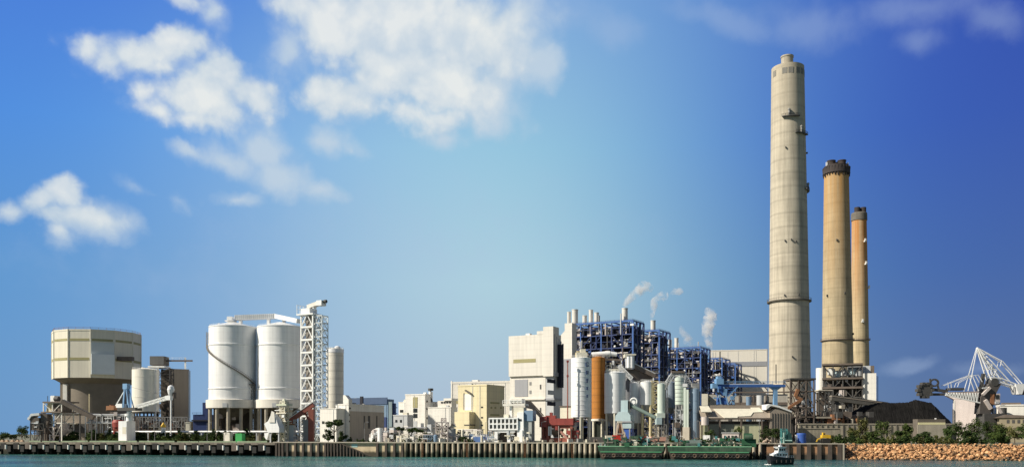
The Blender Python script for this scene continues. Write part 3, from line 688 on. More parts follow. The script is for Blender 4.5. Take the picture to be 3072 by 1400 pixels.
t.part('leg_tower', frame_grid(t.x(165), t.x(184), -5, -1, 0, (t.z(1305), t.z(1280)), 1, .5), PINKW)
t.part('lower_hopper', MB().lathe([(.5, t.z(1312)), (3, t.z(1290)), (3, t.z(1270))], t.x(184), 1, 4, ph=R(45), smooth=False), PINKW)
clutter(t, (('pipe', MGREY), ('fitting', DGREY)), 14, t.x(150), t.x(203), -4, 4, 1, t.z(1242), 11)
t = T('belt_conveyor', 'brown enclosed conveyor sloping down right from the transfer tower', 'conveyor', 245, 438)
b = MB().bar(t.xz(187, 1203), t.xz(282, 1252), 2.6, 2.2); t.part('gallery', b, BROWNS)
b = MB().bar(t.xz(187, 1196, -1.2), t.xz(282, 1245, -1.2), .2); t.part('railing', b, MGREY)
b = MB().bar(t.xz(240, 1235), (t.x(240), 0, 0), .5).bar(t.xz(275, 1252), (t.x(275), 0, 0), .5); t.part('trestle', b, DGREY)
t = T('conveyor_building', 'long low brown shed behind the left conveyor', 'shed', 205, 470)
t.part('wall', MB().box(t.x(163), t.x(262), 0, 12, 0, t.z(1240)), BROWNW)
t.part('roof', MB().box(t.x(161), t.x(264), -.4, 12.4, t.z(1240) + .003, t.z(1237)), MGREY)
t.part('opening', MB().box(t.x(185), t.x(258), -.15, .1, t.z(1298), t.z(1270)), DGREY)
t.part('canopy', MB().box(t.x(196), t.x(235), -3, -.02, t.z(1271), t.z(1268)), CREAM)
t = T('receiving_hopper', 'stubby white topped hopper machine at the far left of the wharf', 'hopper', 113, 442)
t.part('body', MB().box(t.x(100), t.x(126), -3, 3, t.z(1290), t.z(1252)), BROWNS)
t.part('roof', MB().xprism([(t.x(92), t.z(1257)), (t.x(103), t.z(1240)), (t.x(128), t.z(1238)), (t.x(128), t.z(1245)), (t.x(105), t.z(1247)), (t.x(97), t.z(1259))], -3.4, 3.4), WHITEP)
t.part('side_arm', MB().tube(t.xz(87, 1256), t.xz(100, 1247), .9), WHITESTEEL)
t.part('frame', frame_grid(t.x(101), t.x(140), -3, 3, 0, (t.z(1292), t.z(1270)), 3, .35), DGREY)
t.part('panel', MB().box(t.x(112), t.x(124), -3.2, -3, t.z(1270), t.z(1266)).box(t.x(113), t.x(121), -3.2, -3, t.z(1281), t.z(1278)), WHITEP)
t.part('tank', MB().box(t.x(128), t.x(148), -2, 4, 0, t.z(1240)), BROWNS)
clutter(t, (('pipe', LGREY), ('fitting', BROWNS)), 16, t.x(103), t.x(158), -4, 2, 0, t.z(1268), 5)
t = T('pipe_rack', 'white steel pipe rack in front of the shadow brown drum', 'pipe rack', 330, 450)
t.part('frame', frame_grid(t.x(262), t.x(396), -2, 2, 0, (t.z(1268), t.z(1246)), 8, .3, False), WHITESTEEL)
b = MB()
for k, y in enumerate((-1.5, -.6, .4, 1.4)):
    b.tube((t.x(264), y, t.z(1246) + .6), (t.x(392), y, t.z(1246) + .6), .32); b.tube((t.x(264), y, t.z(1268) + .5), (t.x(392), y, t.z(1268) + .5), .28)
t.part('pipe', b, LGREY)
clutter(t, (('valve', PINKW), ('vessel', BROWNS), ('stair', WHITESTEEL)), 12, t.x(262), t.x(400), -3, 3, 0, t.z(1240), 8)
t.part('access_stair', MB().bar(t.xz(258, 1222, -2), t.xz(240, 1246, -2), .8, .3).bar(t.xz(262, 1180, 2), t.xz(262, 1240, 2), .4), CREAMST)
t = T('red_winch', 'faded red winch frame beside the crane pedestal', 'winch', 355, 433)
t.part('frame', MB().lathe([(2.6, t.z(1280)), (3.0, t.z(1266)), (2.2, t.z(1258))], 0, 0, 10, caps=False).bar(t.xz(346, 1300, -2), t.xz(352, 1262, -2), .5).bar(t.xz(364, 1300, -2), t.xz(358, 1262, -2), .5), RED)
t.part('drum', MB().tube((-2.2, 0, t.z(1285)), (2.2, 0, t.z(1285)), 1.4), REDB)
for i, (px, m_, lab, cm) in enumerate(((490, YELP, 'small white drum tank with a yellow lid on the left wharf', WHITEP),)):
    t = T('drum_tank', lab, 'tank', px, 436)
    t.part('shell', MB().cyl(0, 0, 0, t.z(1281), 1.1), cm); t.part('lid', MB().lathe([(1.15, t.z(1281) + .01), (1.15, t.z(1276)), (.2, t.z(1266))], 0, 0, 20), m_)
t = T('machine_house', 'low cluttered machine house under the cream tank', 'shed', 455, 452)
t.part('wall', MB().box(t.x(420), t.x(562), 2, 8, 0, t.z(1262)), BROWNS)
t.part('frame', frame_grid(t.x(416), t.x(566), -2, 1.8, 0, (t.z(1280), t.z(1250)), 9, .28), MGREY)
clutter(t, (('yellow_vessel', mat('ochre_paint', (.45, .36, .10), .7, .2)), ('pipe', MGREY), ('fitting', RUSTS)), 9, t.x(424), t.x(556), -3, 1, 0, t.z(1262), 3)
t = T('dark_blue_plant_house', 'small dark blue plant house with a tower left of the white silos', 'industrial building', 600, 520)
t.part('wall', MB().box(t.x(579), t.x(626), 0, 10, 0, t.z(1242)), DBLUE)
t.part('tower', MB().box(t.x(604), t.x(620), 2, 8, t.z(1242) + .003, t.z(1206)), DBLUE)
t.part('deck', MB().box(t.x(576), t.x(630), -1, 11, t.z(1262), t.z(1258)), NAVYC)
b = MB(); rail(b, [(t.x(578), -.5, t.z(1242)), (t.x(604), -.5, t.z(1242))], 1.2, .1, 2); t.part('railing', b, DBLUE)
t = T('gate_post', 'short cream gate post near the dark blue plant house', 'post', 565, 445)
t.part('shaft', MB().box(-1, 1, -1, 1, 0, t.z(1267)), CREAM); t.part('cap', MB().box(-1.2, 1.2, -1.2, 1.2, t.z(1267) + .003, t.z(1265)), CREAM)

# ------------------------------------------------------------------ twin white silos, gallery, lattice tower
for k, (pc, lab) in enumerate(((699, 'left white twin silo with a stair spiralling down its side'), (844, 'right white twin silo beside the lattice tower'))):
    t, r = silo('cement_silo', lab, 'silo', pc, 73, 976, 1197, 480, WHITEP, 'twin white silos', legs=0, rings=(), roof=0, n=64, railing=True)
    z = t.z(1197)
    t.part('skirt_ring', MB().lathe([(r + .02, z + .3), (r + 1.4, z), (r + 1.4, t.z(1222)), (r - 2, t.z(1222))], n=64), PALEW)
    for py in (1030, 1163):
        zz_ = t.z(py); t.part('ring_stiffener', MB().lathe([(r + .01, zz_ - .5), (r + .28, zz_ - .35), (r + .28, zz_ + .35), (r + .01, zz_ + .5)], n=64, caps=False), WHITEP)
    zt = t.z(976)
    t.part('roof', MB().lathe([(r * 1.012, zt + .01), (r * 1.012, zt + .5), (r * .96, zt + .55), (r * .2, zt + 3.2), (.01, zt + 3.3)], n=64, caps=False), WHITEP)
    for i in range(12):
        a = 2 * math.pi * (i + .22) / 12
        t.part('column', MB().cyl((r - .3) * math.cos(a), (r - .3) * math.sin(a), 0, t.z(1222) - .02, .95, n=16).lathe([(1.3, 0), (1.3, 3.0)], (r - .3) * math.cos(a), (r - .3) * math.sin(a), 16), CONC)
    t.part('discharge_cone', MB().lathe([(1.5, t.z(1262)), (r * .8, t.z(1223))], n=32), CONCD)
    clutter(t, (('feeder', BROWNS), ('duct', PINKW)), 12, -r * .7, r * .7, -r * .4, r * .6, 0, t.z(1232), 21 + k, (1, 3), (1, 4))
    t.part('bin_wall', MB().box(-r * .7, r * .6, r * .3, r * .3 + .5, 0, t.z(1232)), mat('shadow_brown', (.10, .085, .07)))  # dark sheet painted as the shadow under the silo
    if k == 0:
        b = MB(); n = 40
        for i in range(n):
            f0, f1 = i / n, (i + 1) / n
            def P(f, dr):
                px = 632 + 134 * f; xx = max(-.995, min(.995, (px - pc) / 70.5)); a = math.asin(xx)
                # the stair winds evenly round the shell
                a = R(-78) + f * R(153); py = 1030 + 120 * f
                return Vector((math.sin(a) * (r + dr), -math.cos(a) * (r + dr), t.z(py)))
            b.bar((P(f0, .7)), (P(f1, .7)), .9, .45)
            b.bar(P(f0, 1.15) + Vector((0, 0, 1.1)), P(f1, 1.15) + Vector((0, 0, 1.1)), .12)
            b.bar(P(f0, 1.15), P(f0, 1.15) + Vector((0, 0, 1.1)), .1)
        t.part('spiral_stair', b, mat('stair_steel', (.20, .18, .155), .7, .2))
        t.part('stair_landing', MB().box(r * .86, r * 1.05, -r * .6, -r * .2, t.z(1152), t.z(1149)).lattice((r * .98, -r * .36, 0), (r * .98, -r * .36, t.z(1149)), 1.8, 1.8, 16, .2), mat('stair_steel', (.4, .37, .33)))
        t.part('top_ladder', MB().lattice((-r - .3, -3, t.z(1030)), (-r - .3, -3, t.z(990)), .9, .9, 8, .12), MGREY)
        t.part('roof_vent', MB().cyl(t.x(655), -2, zt, t.z(967), .9).bar((t.x(655), -2, t.z(967)), (t.x(662), -2, t.z(961)), .4), WHITESTEEL)
    t.part('man_door', MB().box(-1.2, 1.2, -r - 1.5, -r - 1.2, t.z(1222) + .3, t.z(1222) + 2.5), LGREY)
t = T('conveyor_gallery', 'white bent conveyor gallery across the tops of the twin silos', 'conveyor', 780, 480, z=Zw(968, 480))
def gal(b, p, q, w, h): return b.bar(p, q, w, h)
b = MB(); p0, p1, p2 = t.xz(706, 953), t.xz(828, 948), t.xz(908, 969, -9)
gal(b, p0, p1, 3.0, 2.6); gal(b, p1, p2, 3.0, 2.3); t.part('casing', b, WHITEP)
t.part('end_house', MB().box(t.x(684), t.x(700), -2, 2, t.z(960), t.z(950)).box(t.x(678), t.x(704), -2.4, 2.4, t.z(964), t.z(961)), WHITEP)
for px, py in ((704, 961), (722, 961), (806, 956), (852, 959)):
    t.part('support', MB().box(t.x(px) - .7, t.x(px) + .7, -1.2, 1.2, t.z(975), t.z(py)), WHITESTEEL)
b = MB()
for i in range(20):
    px = 708 + 6 * i; b.bar(t.xz(px, 957.5 - (px - 706) * .03, -1.58), t.xz(px, 945 - (px - 706) * .03, -1.58), .2)
t.part('rib', b, LGREY)
t = T('lattice_tower', 'tall white lattice hoist tower right of the twin silos', 'tower', 934, 458, turn=26)
s = t.s; zt = t.z(944); nb = 9
def tower_frame(x0, x1, y0, y1, z1, n, tk, m1, name):
    b = MB()
    for x in (x0, x1):
        for y in (y0, y1): b.bar((x, y, 0), (x, y, z1), tk)
    t.part(name + '_post', b, m1); b = MB()
    for k in range(1, n + 1):
        z = z1 * k / n
        for y in (y0, y1): b.bar((x0, y, z), (x1, y, z), tk * 1.3)
        for x in (x0, x1): b.bar((x, y0, z), (x, y1, z), tk * 1.1)
        za = z1 * (k - 1) / n
        for y in (y0, y1):
            b.bar((x0, y, za), ((x0 + x1) / 2, y, z), tk * .6); b.bar((x1, y, za), ((x0 + x1) / 2, y, z), tk * .6)
        for x in (x0, x1):
            b.bar((x, y0, za), (x, y1, z), tk * .5); b.bar((x, y1, za), (x, y0, z), tk * .5)
    t.part(name + '_bracing', b, m1)
tower_frame(t.x(915), t.x(950), -3, 3, zt, 10, .68, WHITESTEEL, 'main')
tower_frame(t.x(954), t.x(974), -2.2, 2.6, t.z(950), 18, .34, mat('pale_galvanised_steel', (.62, .68, .72), .5, .08), 'stair')
b = MB()
for k in range(18):
    za, zb = t.z(950) * k / 18, t.z(950) * (k + 1) / 18
    xa, xb = (t.x(956), t.x(972)) if k % 2 else (t.x(972), t.x(956)); b.bar((xa, 0, za), (xb, 0, zb), .7, .25)
t.part('stair_flight', b, mat('pale_galvanised_steel', (.62, .68, .72)))
t.part('elevator_casing', MB().box(t.x(923), t.x(940), -1.6, 2.6, 0, zt), mat('elevator_casing', (.26, .235, .21), .85, .25, .5))
t.part('platform', MB().box(t.x(904), t.x(953), -4, 4, t.z(946), t.z(942)), WHITEP)
t.part('head_house', MB().box(t.x(914), t.x(940), -3, 3, t.z(941.8), t.z(926)), WHITEP)
t.part('head_drive', MB().bar(t.xz(926, 920), t.xz(958, 911), 3, 1.9), PALEW)
t.part('head_support', MB().box(t.x(942), t.x(945), -1.2, 1.2, t.z(926), t.z(917)), WHITESTEEL)
t.part('pulley_house', MB().box(t.x(956), t.x(971), -2, 2, t.z(919), t.z(904)), WHITEP)
t.part('motor', MB().tube(t.xz(972, 907), t.xz(979, 907), .9), DGREY)
b = MB(); rail(b, [(t.x(905), -3.8, t.z(942)), (t.x(905), 3.8, t.z(942))], 4.6, .2, 2); t.part('railing', b, WHITESTEEL)

t = T('unloading_tower', 'pale lattice unloading tower standing before the right white silo', 'tower', 853, 408, turn=26)
t.part('frame', MB().lattice((0, 0, 0), (0, 0, t.z(1202)), 2.6, 2.6, 9, .42), CREAM)
t.part('head', MB().box(t.x(838), t.x(868), -2.2, 2.2, t.z(1216), t.z(1211)).lathe([(1.4, t.z(1211)), (1.0, t.z(1200)), (.2, t.z(1194))], 0, 0, 10), mat('pale_olive_steel', (.55, .58, .45), .6, .15))
t.part('platform', MB().box(t.x(836), t.x(866), -2, 2, t.z(1264), t.z(1261)).box(t.x(836), t.x(866), -2, 2, t.z(1240), t.z(1237)), CREAM)
clutter(t, (('chute', WHITESTEEL),), 14, t.x(832), t.x(864), -2, 2, 0, t.z(1225), 31)
t = T('white_hopper', 'white angular hopper with folded hoods beside the pale unloading tower', 'hopper', 822, 405, turn=20)
t.part('body', MB().xprism([(t.x(800), t.z(1270)), (t.x(812), t.z(1262)), (t.x(822), t.z(1240)), (t.x(836), t.z(1256)), (t.x(845), t.z(1282)), (t.x(845), t.z(1296)), (t.x(812), t.z(1296))], -2, 2), WHITEP)
t.part('chute', MB().xprism([(t.x(800), t.z(1312)), (t.x(798), t.z(1298)), (t.x(812), t.z(1296)), (t.x(806), t.z(1318))], -1.4, 1.4), WHITEP)
t.part('leg', MB().box(t.x(840), t.x(843), -1.5, -1, 0, t.z(1296)), LGREY); t.part('leg', MB().box(t.x(815), t.x(818), -1.5, -1, 0, t.z(1296)), LGREY)
t.part('hood', MB().xprism([(t.x(816), t.z(1266)), (t.x(824), t.z(1232)), (t.x(832), t.z(1236)), (t.x(834), t.z(1266))], -2.4, -2.05), PALEW)
t = T('inclined_conveyor', 'red brown inclined conveyor climbing to the lattice tower on a red leg', 'conveyor', 905, 412)
b = MB().bar(t.xz(868, 1263), t.xz(941, 1212), 2.6, 2.0); t.part('gallery', b, REDB)
t.part('roof', MB().bar(t.xz(866, 1256), t.xz(941, 1204), 2.9, .3), WHITESTEEL)
b = MB(); rail(b, [t.xz(868, 1253, -1.3), t.xz(941, 1201, -1.3)], 1.2, .12, 1.5); t.part('railing', b, WHITESTEEL)
t.part('main_leg', MB().xprism([(t.x(927), 0), (t.x(941), 0), (t.x(943), t.z(1226)), (t.x(927), t.z(1226))], -1.6, 1.6), REDB)
t.part('leg_brace', MB().bar(t.xz(928, 1262), t.xz(915, 1236), .8), REDB)
t.part('lattice_leg', MB().lattice((t.x(898), 0, 0), (t.x(898), 0, t.z(1258)), 4.6, 2.4, 5, .42), LGREY)
t.part('transfer_house', MB().box(t.x(864), t.x(884), -2.4, 2.4, 0, t.z(1274)), LGREY)
t.part('transfer_roof', MB().box(t.x(862), t.x(886), -2.7, 2.7, t.z(1274) + .003, t.z(1270)), RUSTS)
t.part('rear_panel', MB().box(t.x(912), t.x(926.5), -1.5, 1.5, 0, t.z(1258)), MGREY)

t, r = silo('tall_silo', 'slender cream silo with a white top band and dome', 'silo', 1005, 26, 1046, 1300, 520, mat('banded_cream', (.74, .71, .63), .7, .05, .1, streak=.1, rings=(4.5, .16)), legs=0, roof=1.0, top_band=1056)
t.part('dome', MB().lathe([(2.0, t.z(1044)), (2.0, t.z(1040)), (1.3, t.z(1036)), (.1, t.z(1034))], 1.6, -1, 16), WHITEP)
t.part('top_house', MB().box(-4.6, .5, -3, 2, t.z(1045.8), t.z(1041)), WHITEP)

# ------------------------------------------------------------------ offices and plant buildings, centre left
B = CB('white_annexe', 'white stepped annexe with a right side painted shade grey near the tall silo', 'building', 1006, 1046, 1152, 1232, 452, 24)
B.body(WHITEW, z1=B.z(1213), parapet=.5)
B.part('side_wall', MB().box(.003, .2, 1, B.d - .2, 0, B.zs(1100, 1234)), mat('annexe_shade_side', (.50, .44, .38), .85, .08, .2, streak=.2))  # thin brown-grey sheet paints shade onto the white annexe's right side
B.part('peak', MB().xprism([(-B.front(1030), B.z(1213) + .6), (.05, B.z(1213) + .6), (.05, B.z(1197)), (-B.front(1036), B.z(1184)), (-B.front(1030), B.z(1184))], -.2, 3), WHITEW)
for py in (1221, 1241, 1260): B.sp('window', 1047.5, 1052, py, py + 5, GLASS)
for a_, b_ in ((1090, 1094), (1103, 1109), (1128, 1131)): B.sp('door', a_, b_, 1246, 1284, DGREY, .3)
B = CB('low_white_block', 'low plain white block at the foot of the tall silo', 'building', 960, 1009, 1035, 1226, 446, 24); B.body(WHITEW, parapet=.4)
B.fp('window', 966, 972, 1262, 1270, GLASS); B.fp('door', 985, 992, 1275, 1300, LGREY)
B = CB('blue_plant_building', 'blue grey plant building with a dark band behind the annexe', 'industrial building', 1042, 1164, 1182, 1192, 640, 24)
B.body(BLUEGREY, z1=B.z(1196), parapet=0)
B.fp('dark_band', 1044, 1162, 1192, 1212, mat('slate_blue_band', (.06, .10, .19), .5, .1), .5); B.fp('window_band', 1048, 1112, 1214, 1230, LGREY, .3); B.fp('lower_wall', 1113, 1160, 1214, 1300, BLUEGREY, .25)
B.fp('roof_block', 1082, 1090, 1188, 1214, NAVYC, 1.0); B.fp('door', 1150, 1160, 1250, 1290, DBLUE, .5)
t = T('blue_stair_tower', 'pale blue stair tower at the right end of the blue building', 'tower', 1172, 628)
t.part('wall', MB().box(t.x(1166), t.x(1176), 0, 8, 0, t.z(1204)), PBLUE); t.part('core', MB().box(t.x(1176.1), t.x(1184), 1, 8, 0, t.z(1208)), DBLUE)
t.part('platform', MB().box(t.x(1176), t.x(1189), .5, 6, t.z(1222), t.z(1220)).box(t.x(1176), t.x(1189), .5, 6, t.z(1240), t.z(1238)), DBLUE)
B = CB('white_office', 'white office block with one dark vertical window slot', 'building', 1216, 1275, 1292, 1184, 545, 25)
B.body(WHITEW, parapet=.8)
B.fp('window_slot', 1239, 1253, 1190, 1222, OLIVE, .15); B.fp('window', 1240, 1252, 1224, 1236, GLASS, .2); B.fp('window', 1240, 1252, 1240, 1252, GLASS, .2); B.fp('door', 1241, 1251, 1262, 1290, LGREY, .2)
for py in (1200, 1222, 1250): B.sp('window', 1279, 1284, py, py + 6, GLASS)
B = CB('white_lean_to', 'low white lean to left of the office block', 'building', 1196, 1222, 1236, 1206, 560, 25); B.body(WHITEW, parapet=.4); B.fp('window', 1200, 1210, 1228, 1236, GLASS)
B = CB('white_roof_shed', 'small pale shed with a flat white roof left of the office block', 'shed', 1180, 1222, 1240, 1246, 520, 25); B.body(LGREY, parapet=.6); B.fp('window', 1186, 1192, 1258, 1266, GLASS); B.fp('window', 1200, 1206, 1258, 1266, GLASS)
t = T('vent_stack', 'short white vent stack with a black cap behind the office block', 'chimney', 1292, 570)
t.part('pipe', MB().cyl(0, 0, 0, t.z(1174), 1.3), WHITESTEEL); t.part('cap', MB().cyl(0, 0, t.z(1171), t.z(1164), 1.7), DGREY)
t.part('cone', MB().lathe([(2.6, t.z(1205)), (2.2, t.z(1198)), (.4, t.z(1184))], -.8, -3, 12), DGREY)
t.part('neck', MB().cyl(0, 0, t.z(1174), t.z(1171), .5), MGREY); t.part('base_house', MB().box(t.x(1280), t.x(1314), 0, 8, 0, t.z(1204)), PALEW)
B = CB('white_hall', 'broad blank white hall between the office block and the pale building', 'building', 1284, 1352, 1372, 1216, 530, 25); B.body(WHITEW, z1=B.z(1222), parapet=.5)
B.part('roof_plant', MB().box(-B.front(1308), -.5, 2, 8, B.z(1222) + .01, B.z(1200)), PALEW)
for k in range(4): B.part('roof_window', MB().box(-B.front(1318 + 8 * k), -B.front(1324 + 8 * k), 1.85, 2.2, B.z(1208), B.z(1203)), GLASS)
B.part('roof_canopy', MB().box(-B.front(1328), 0, 1.2, 9, B.z(1200) + .003, B.z(1193)), WHITEW)
B = CB('pale_turbine_hall', 'large pale windowless hall behind the yellow building', 'building', 1353, 1560, 1580, 1146, 560, 18); B.body(PALEW, z1=B.z(1146), parapet=1.2)
B.fp('window', 1368, 1374, 1201, 1210, OLIVE); B.part('roof_box', MB().box(-B.front(1406), -B.front(1424), 6, 10, B.z(1146) + .01, B.z(1134)), WHITEW)
B.fp('end_pilaster', 1353, 1357, 1142, 1300, WHITEW, .3)
B = CB('yellow_building', 'pale yellow block with a tan side wall and a white panel', 'building', 1374, 1460, 1513, 1156, 440, 30)
B.body(YELLOW, parapet=.7)
B.part('projecting_block', MB().box(-B.front(1380), -B.front(1424), -5, .1, B.z(1300), B.z(1234)), YELLOW)
B.part('block_ledge', MB().box(-B.front(1409), -B.front(1426), -5.2, -.02, B.z(1275), B.z(1272)), DGREY)
B.fp('white_panel', 1394, 1415, 1181, 1230, WHITEW, .25); B.fp('pipe', 1391, 1393, 1178, 1228, CONC, .5)
B.part('awning', MB().bar((-B.front(1398), -.6, B.z(1168)), (-B.front(1416), -.9, B.z(1179)), 1.2, .6), CONCD)
for px, py in ((1446, 1220), (1446, 1251), (1446, 1274), (1446, 1297)): B.fp('window', px - 3, px + 3, py - 2, py + 2.5, GLASS)
B.fp('window', 1403, 1412, 1287, 1292, GLASS, .2)
B.fp('louvre', 1384, 1393, 1243, 1258, OLIVE, .1)
B.sp('louvre', 1471, 1498, 1205, 1210, OLIVE); B.sp('louvre', 1471, 1498, 1241, 1246, OLIVE)
for px in (1474, 1486, 1503): B.sp('window', px - 2.5, px + 2.5, 1219, 1225, OLIVE)
B.sp('door', 1474, 1480, 1252, 1296, BROWNW)
t = T('yellow_building_annexe', 'low cream annexe with two windows at the foot of the yellow building', 'building', 1396, 424, turn=30)
t.part('wall', MB().box(t.x(1374), t.x(1430), 0, 6, 0, t.z(1288)), CREAM); t.part('roof', MB().box(t.x(1372), t.x(1432), -.4, 6.4, t.z(1288) + .003, t.z(1286)), WHITEW)
for px in (1392, 1408): t.part('window', MB().box(t.x(px - 4), t.x(px + 4), -.1, .1, t.z(1300), t.z(1293)), GLASS)

# boiler house
B = CB('boiler_house', 'tall cream white boiler house with a long louvre slit', 'industrial building', 1526, 1659, 1692, 998, 520, 28)
zs_ = B.z(1124)
B.part('upper_wall', MB().box(-B.w, 0, 0, B.d * .72, zs_, B.z(1000)), PALEW)
B.part('parapet_tower', MB().box(-B.front(1630), .25, -.3, B.d * .5, zs_ - .6, B.z(978)), PALEW)
B.part('parapet_step', MB().box(-B.front(1611), -B.front(1630) - .003, -.15, 6, B.z(1000) + .003, B.z(990)), PALEW)
B.part('lower_wall', MB().box(-B.w + .2, -B.front(1634), 1.2, B.d * .8, 0, zs_ - .003), PALEW)
B.part('side_wall', MB().box(-B.front(1634) + .003, -.3, 1.4, B.d * .9, 0, zs_ - .7), LGREY)
B.fp('louvre', 1540, 1607, 1076, 1087, OLIVE, .1)
B.part('shutter', MB().box(-B.front(1542), -B.front(1581), 1.0, 1.4, B.z(1186), B.z(1134)), GREYP)
for px, py in ((1588.5, 1147), (1588.5, 1173)): B.part('window', MB().box(-B.front(px - 3), -B.front(px + 3), 1.05, 1.4, B.z(py + 5), B.z(py - 5)), MGREY)
for py in (1158, 1228): B.part('window', MB().box(-B.front(1617), -B.front(1621), 1.05, 1.4, B.z(py + 7), B.z(py - 7)), DGREY)
B.part('ledge', MB().box(-B.w, -B.front(1634), .2, 1.198, B.z(1197), B.z(1193)), PALEW)
B.part('side_ledge', MB().box(-B.front(1634) + .01, .5, .6, B.d * .7, B.z(1199), B.z(1193)), GREYP)
B.part('canopy', MB().box(-B.front(1634) + .01, 1.0, .4, B.d * .8, zs_ - .65, zs_ + 1.6), GREYP)
for q0, q1 in ((1137, 1148), (1204, 1216)): B.sp('side_window', 1642, 1666, q0, q1, NAVYC, .1)
B.sp('side_panel', 1643, 1663, 1170, 1183, LGREY, .1)
b = MB()
for k in range(5): b.box(-.2, .35 + k * .001, 1.2 + k * 3, 2.2 + k * 3, zs_ + 2, B.z(1000 + 6 * k))
B.part('side_rib', b, GREYP)
B.part('roof_unit', MB().box(-B.front(1570), -B.front(1582), 3, 6, B.z(1000) + .01, B.z(993)), WHITEW)
B.part('dark_void_block', MB().box(.4, 2.6, B.d * .36, B.d * .60, B.z(1160), B.z(1030)), NAVYC)  # navy block paints a dark void beside the side wall
B = CB('boiler_end_wall', 'narrow white end wall left of the blue steel boiler frames', 'industrial building', 1686, 1716, 1722, 968, 560, 29)
B.part('wall', MB().xprism([(-B.w - 5, 0), (0, 0), (0, B.z(968)), (-B.front(1694), B.z(968)), (-B.front(1694), B.z(990)), (-B.w - 5, B.z(1022))], 0, 7), PALEW)
B.part('lower_shade_panel', MB().box(-B.w - 5, -.01, -.3, -.003, 0, B.z(1075)), GREYP)  # grey sheet paints the shade on the lower white wall
B.part('trim', MB().box(-.3, .1, -.35, .2, 0, B.z(966)), WHITEW)

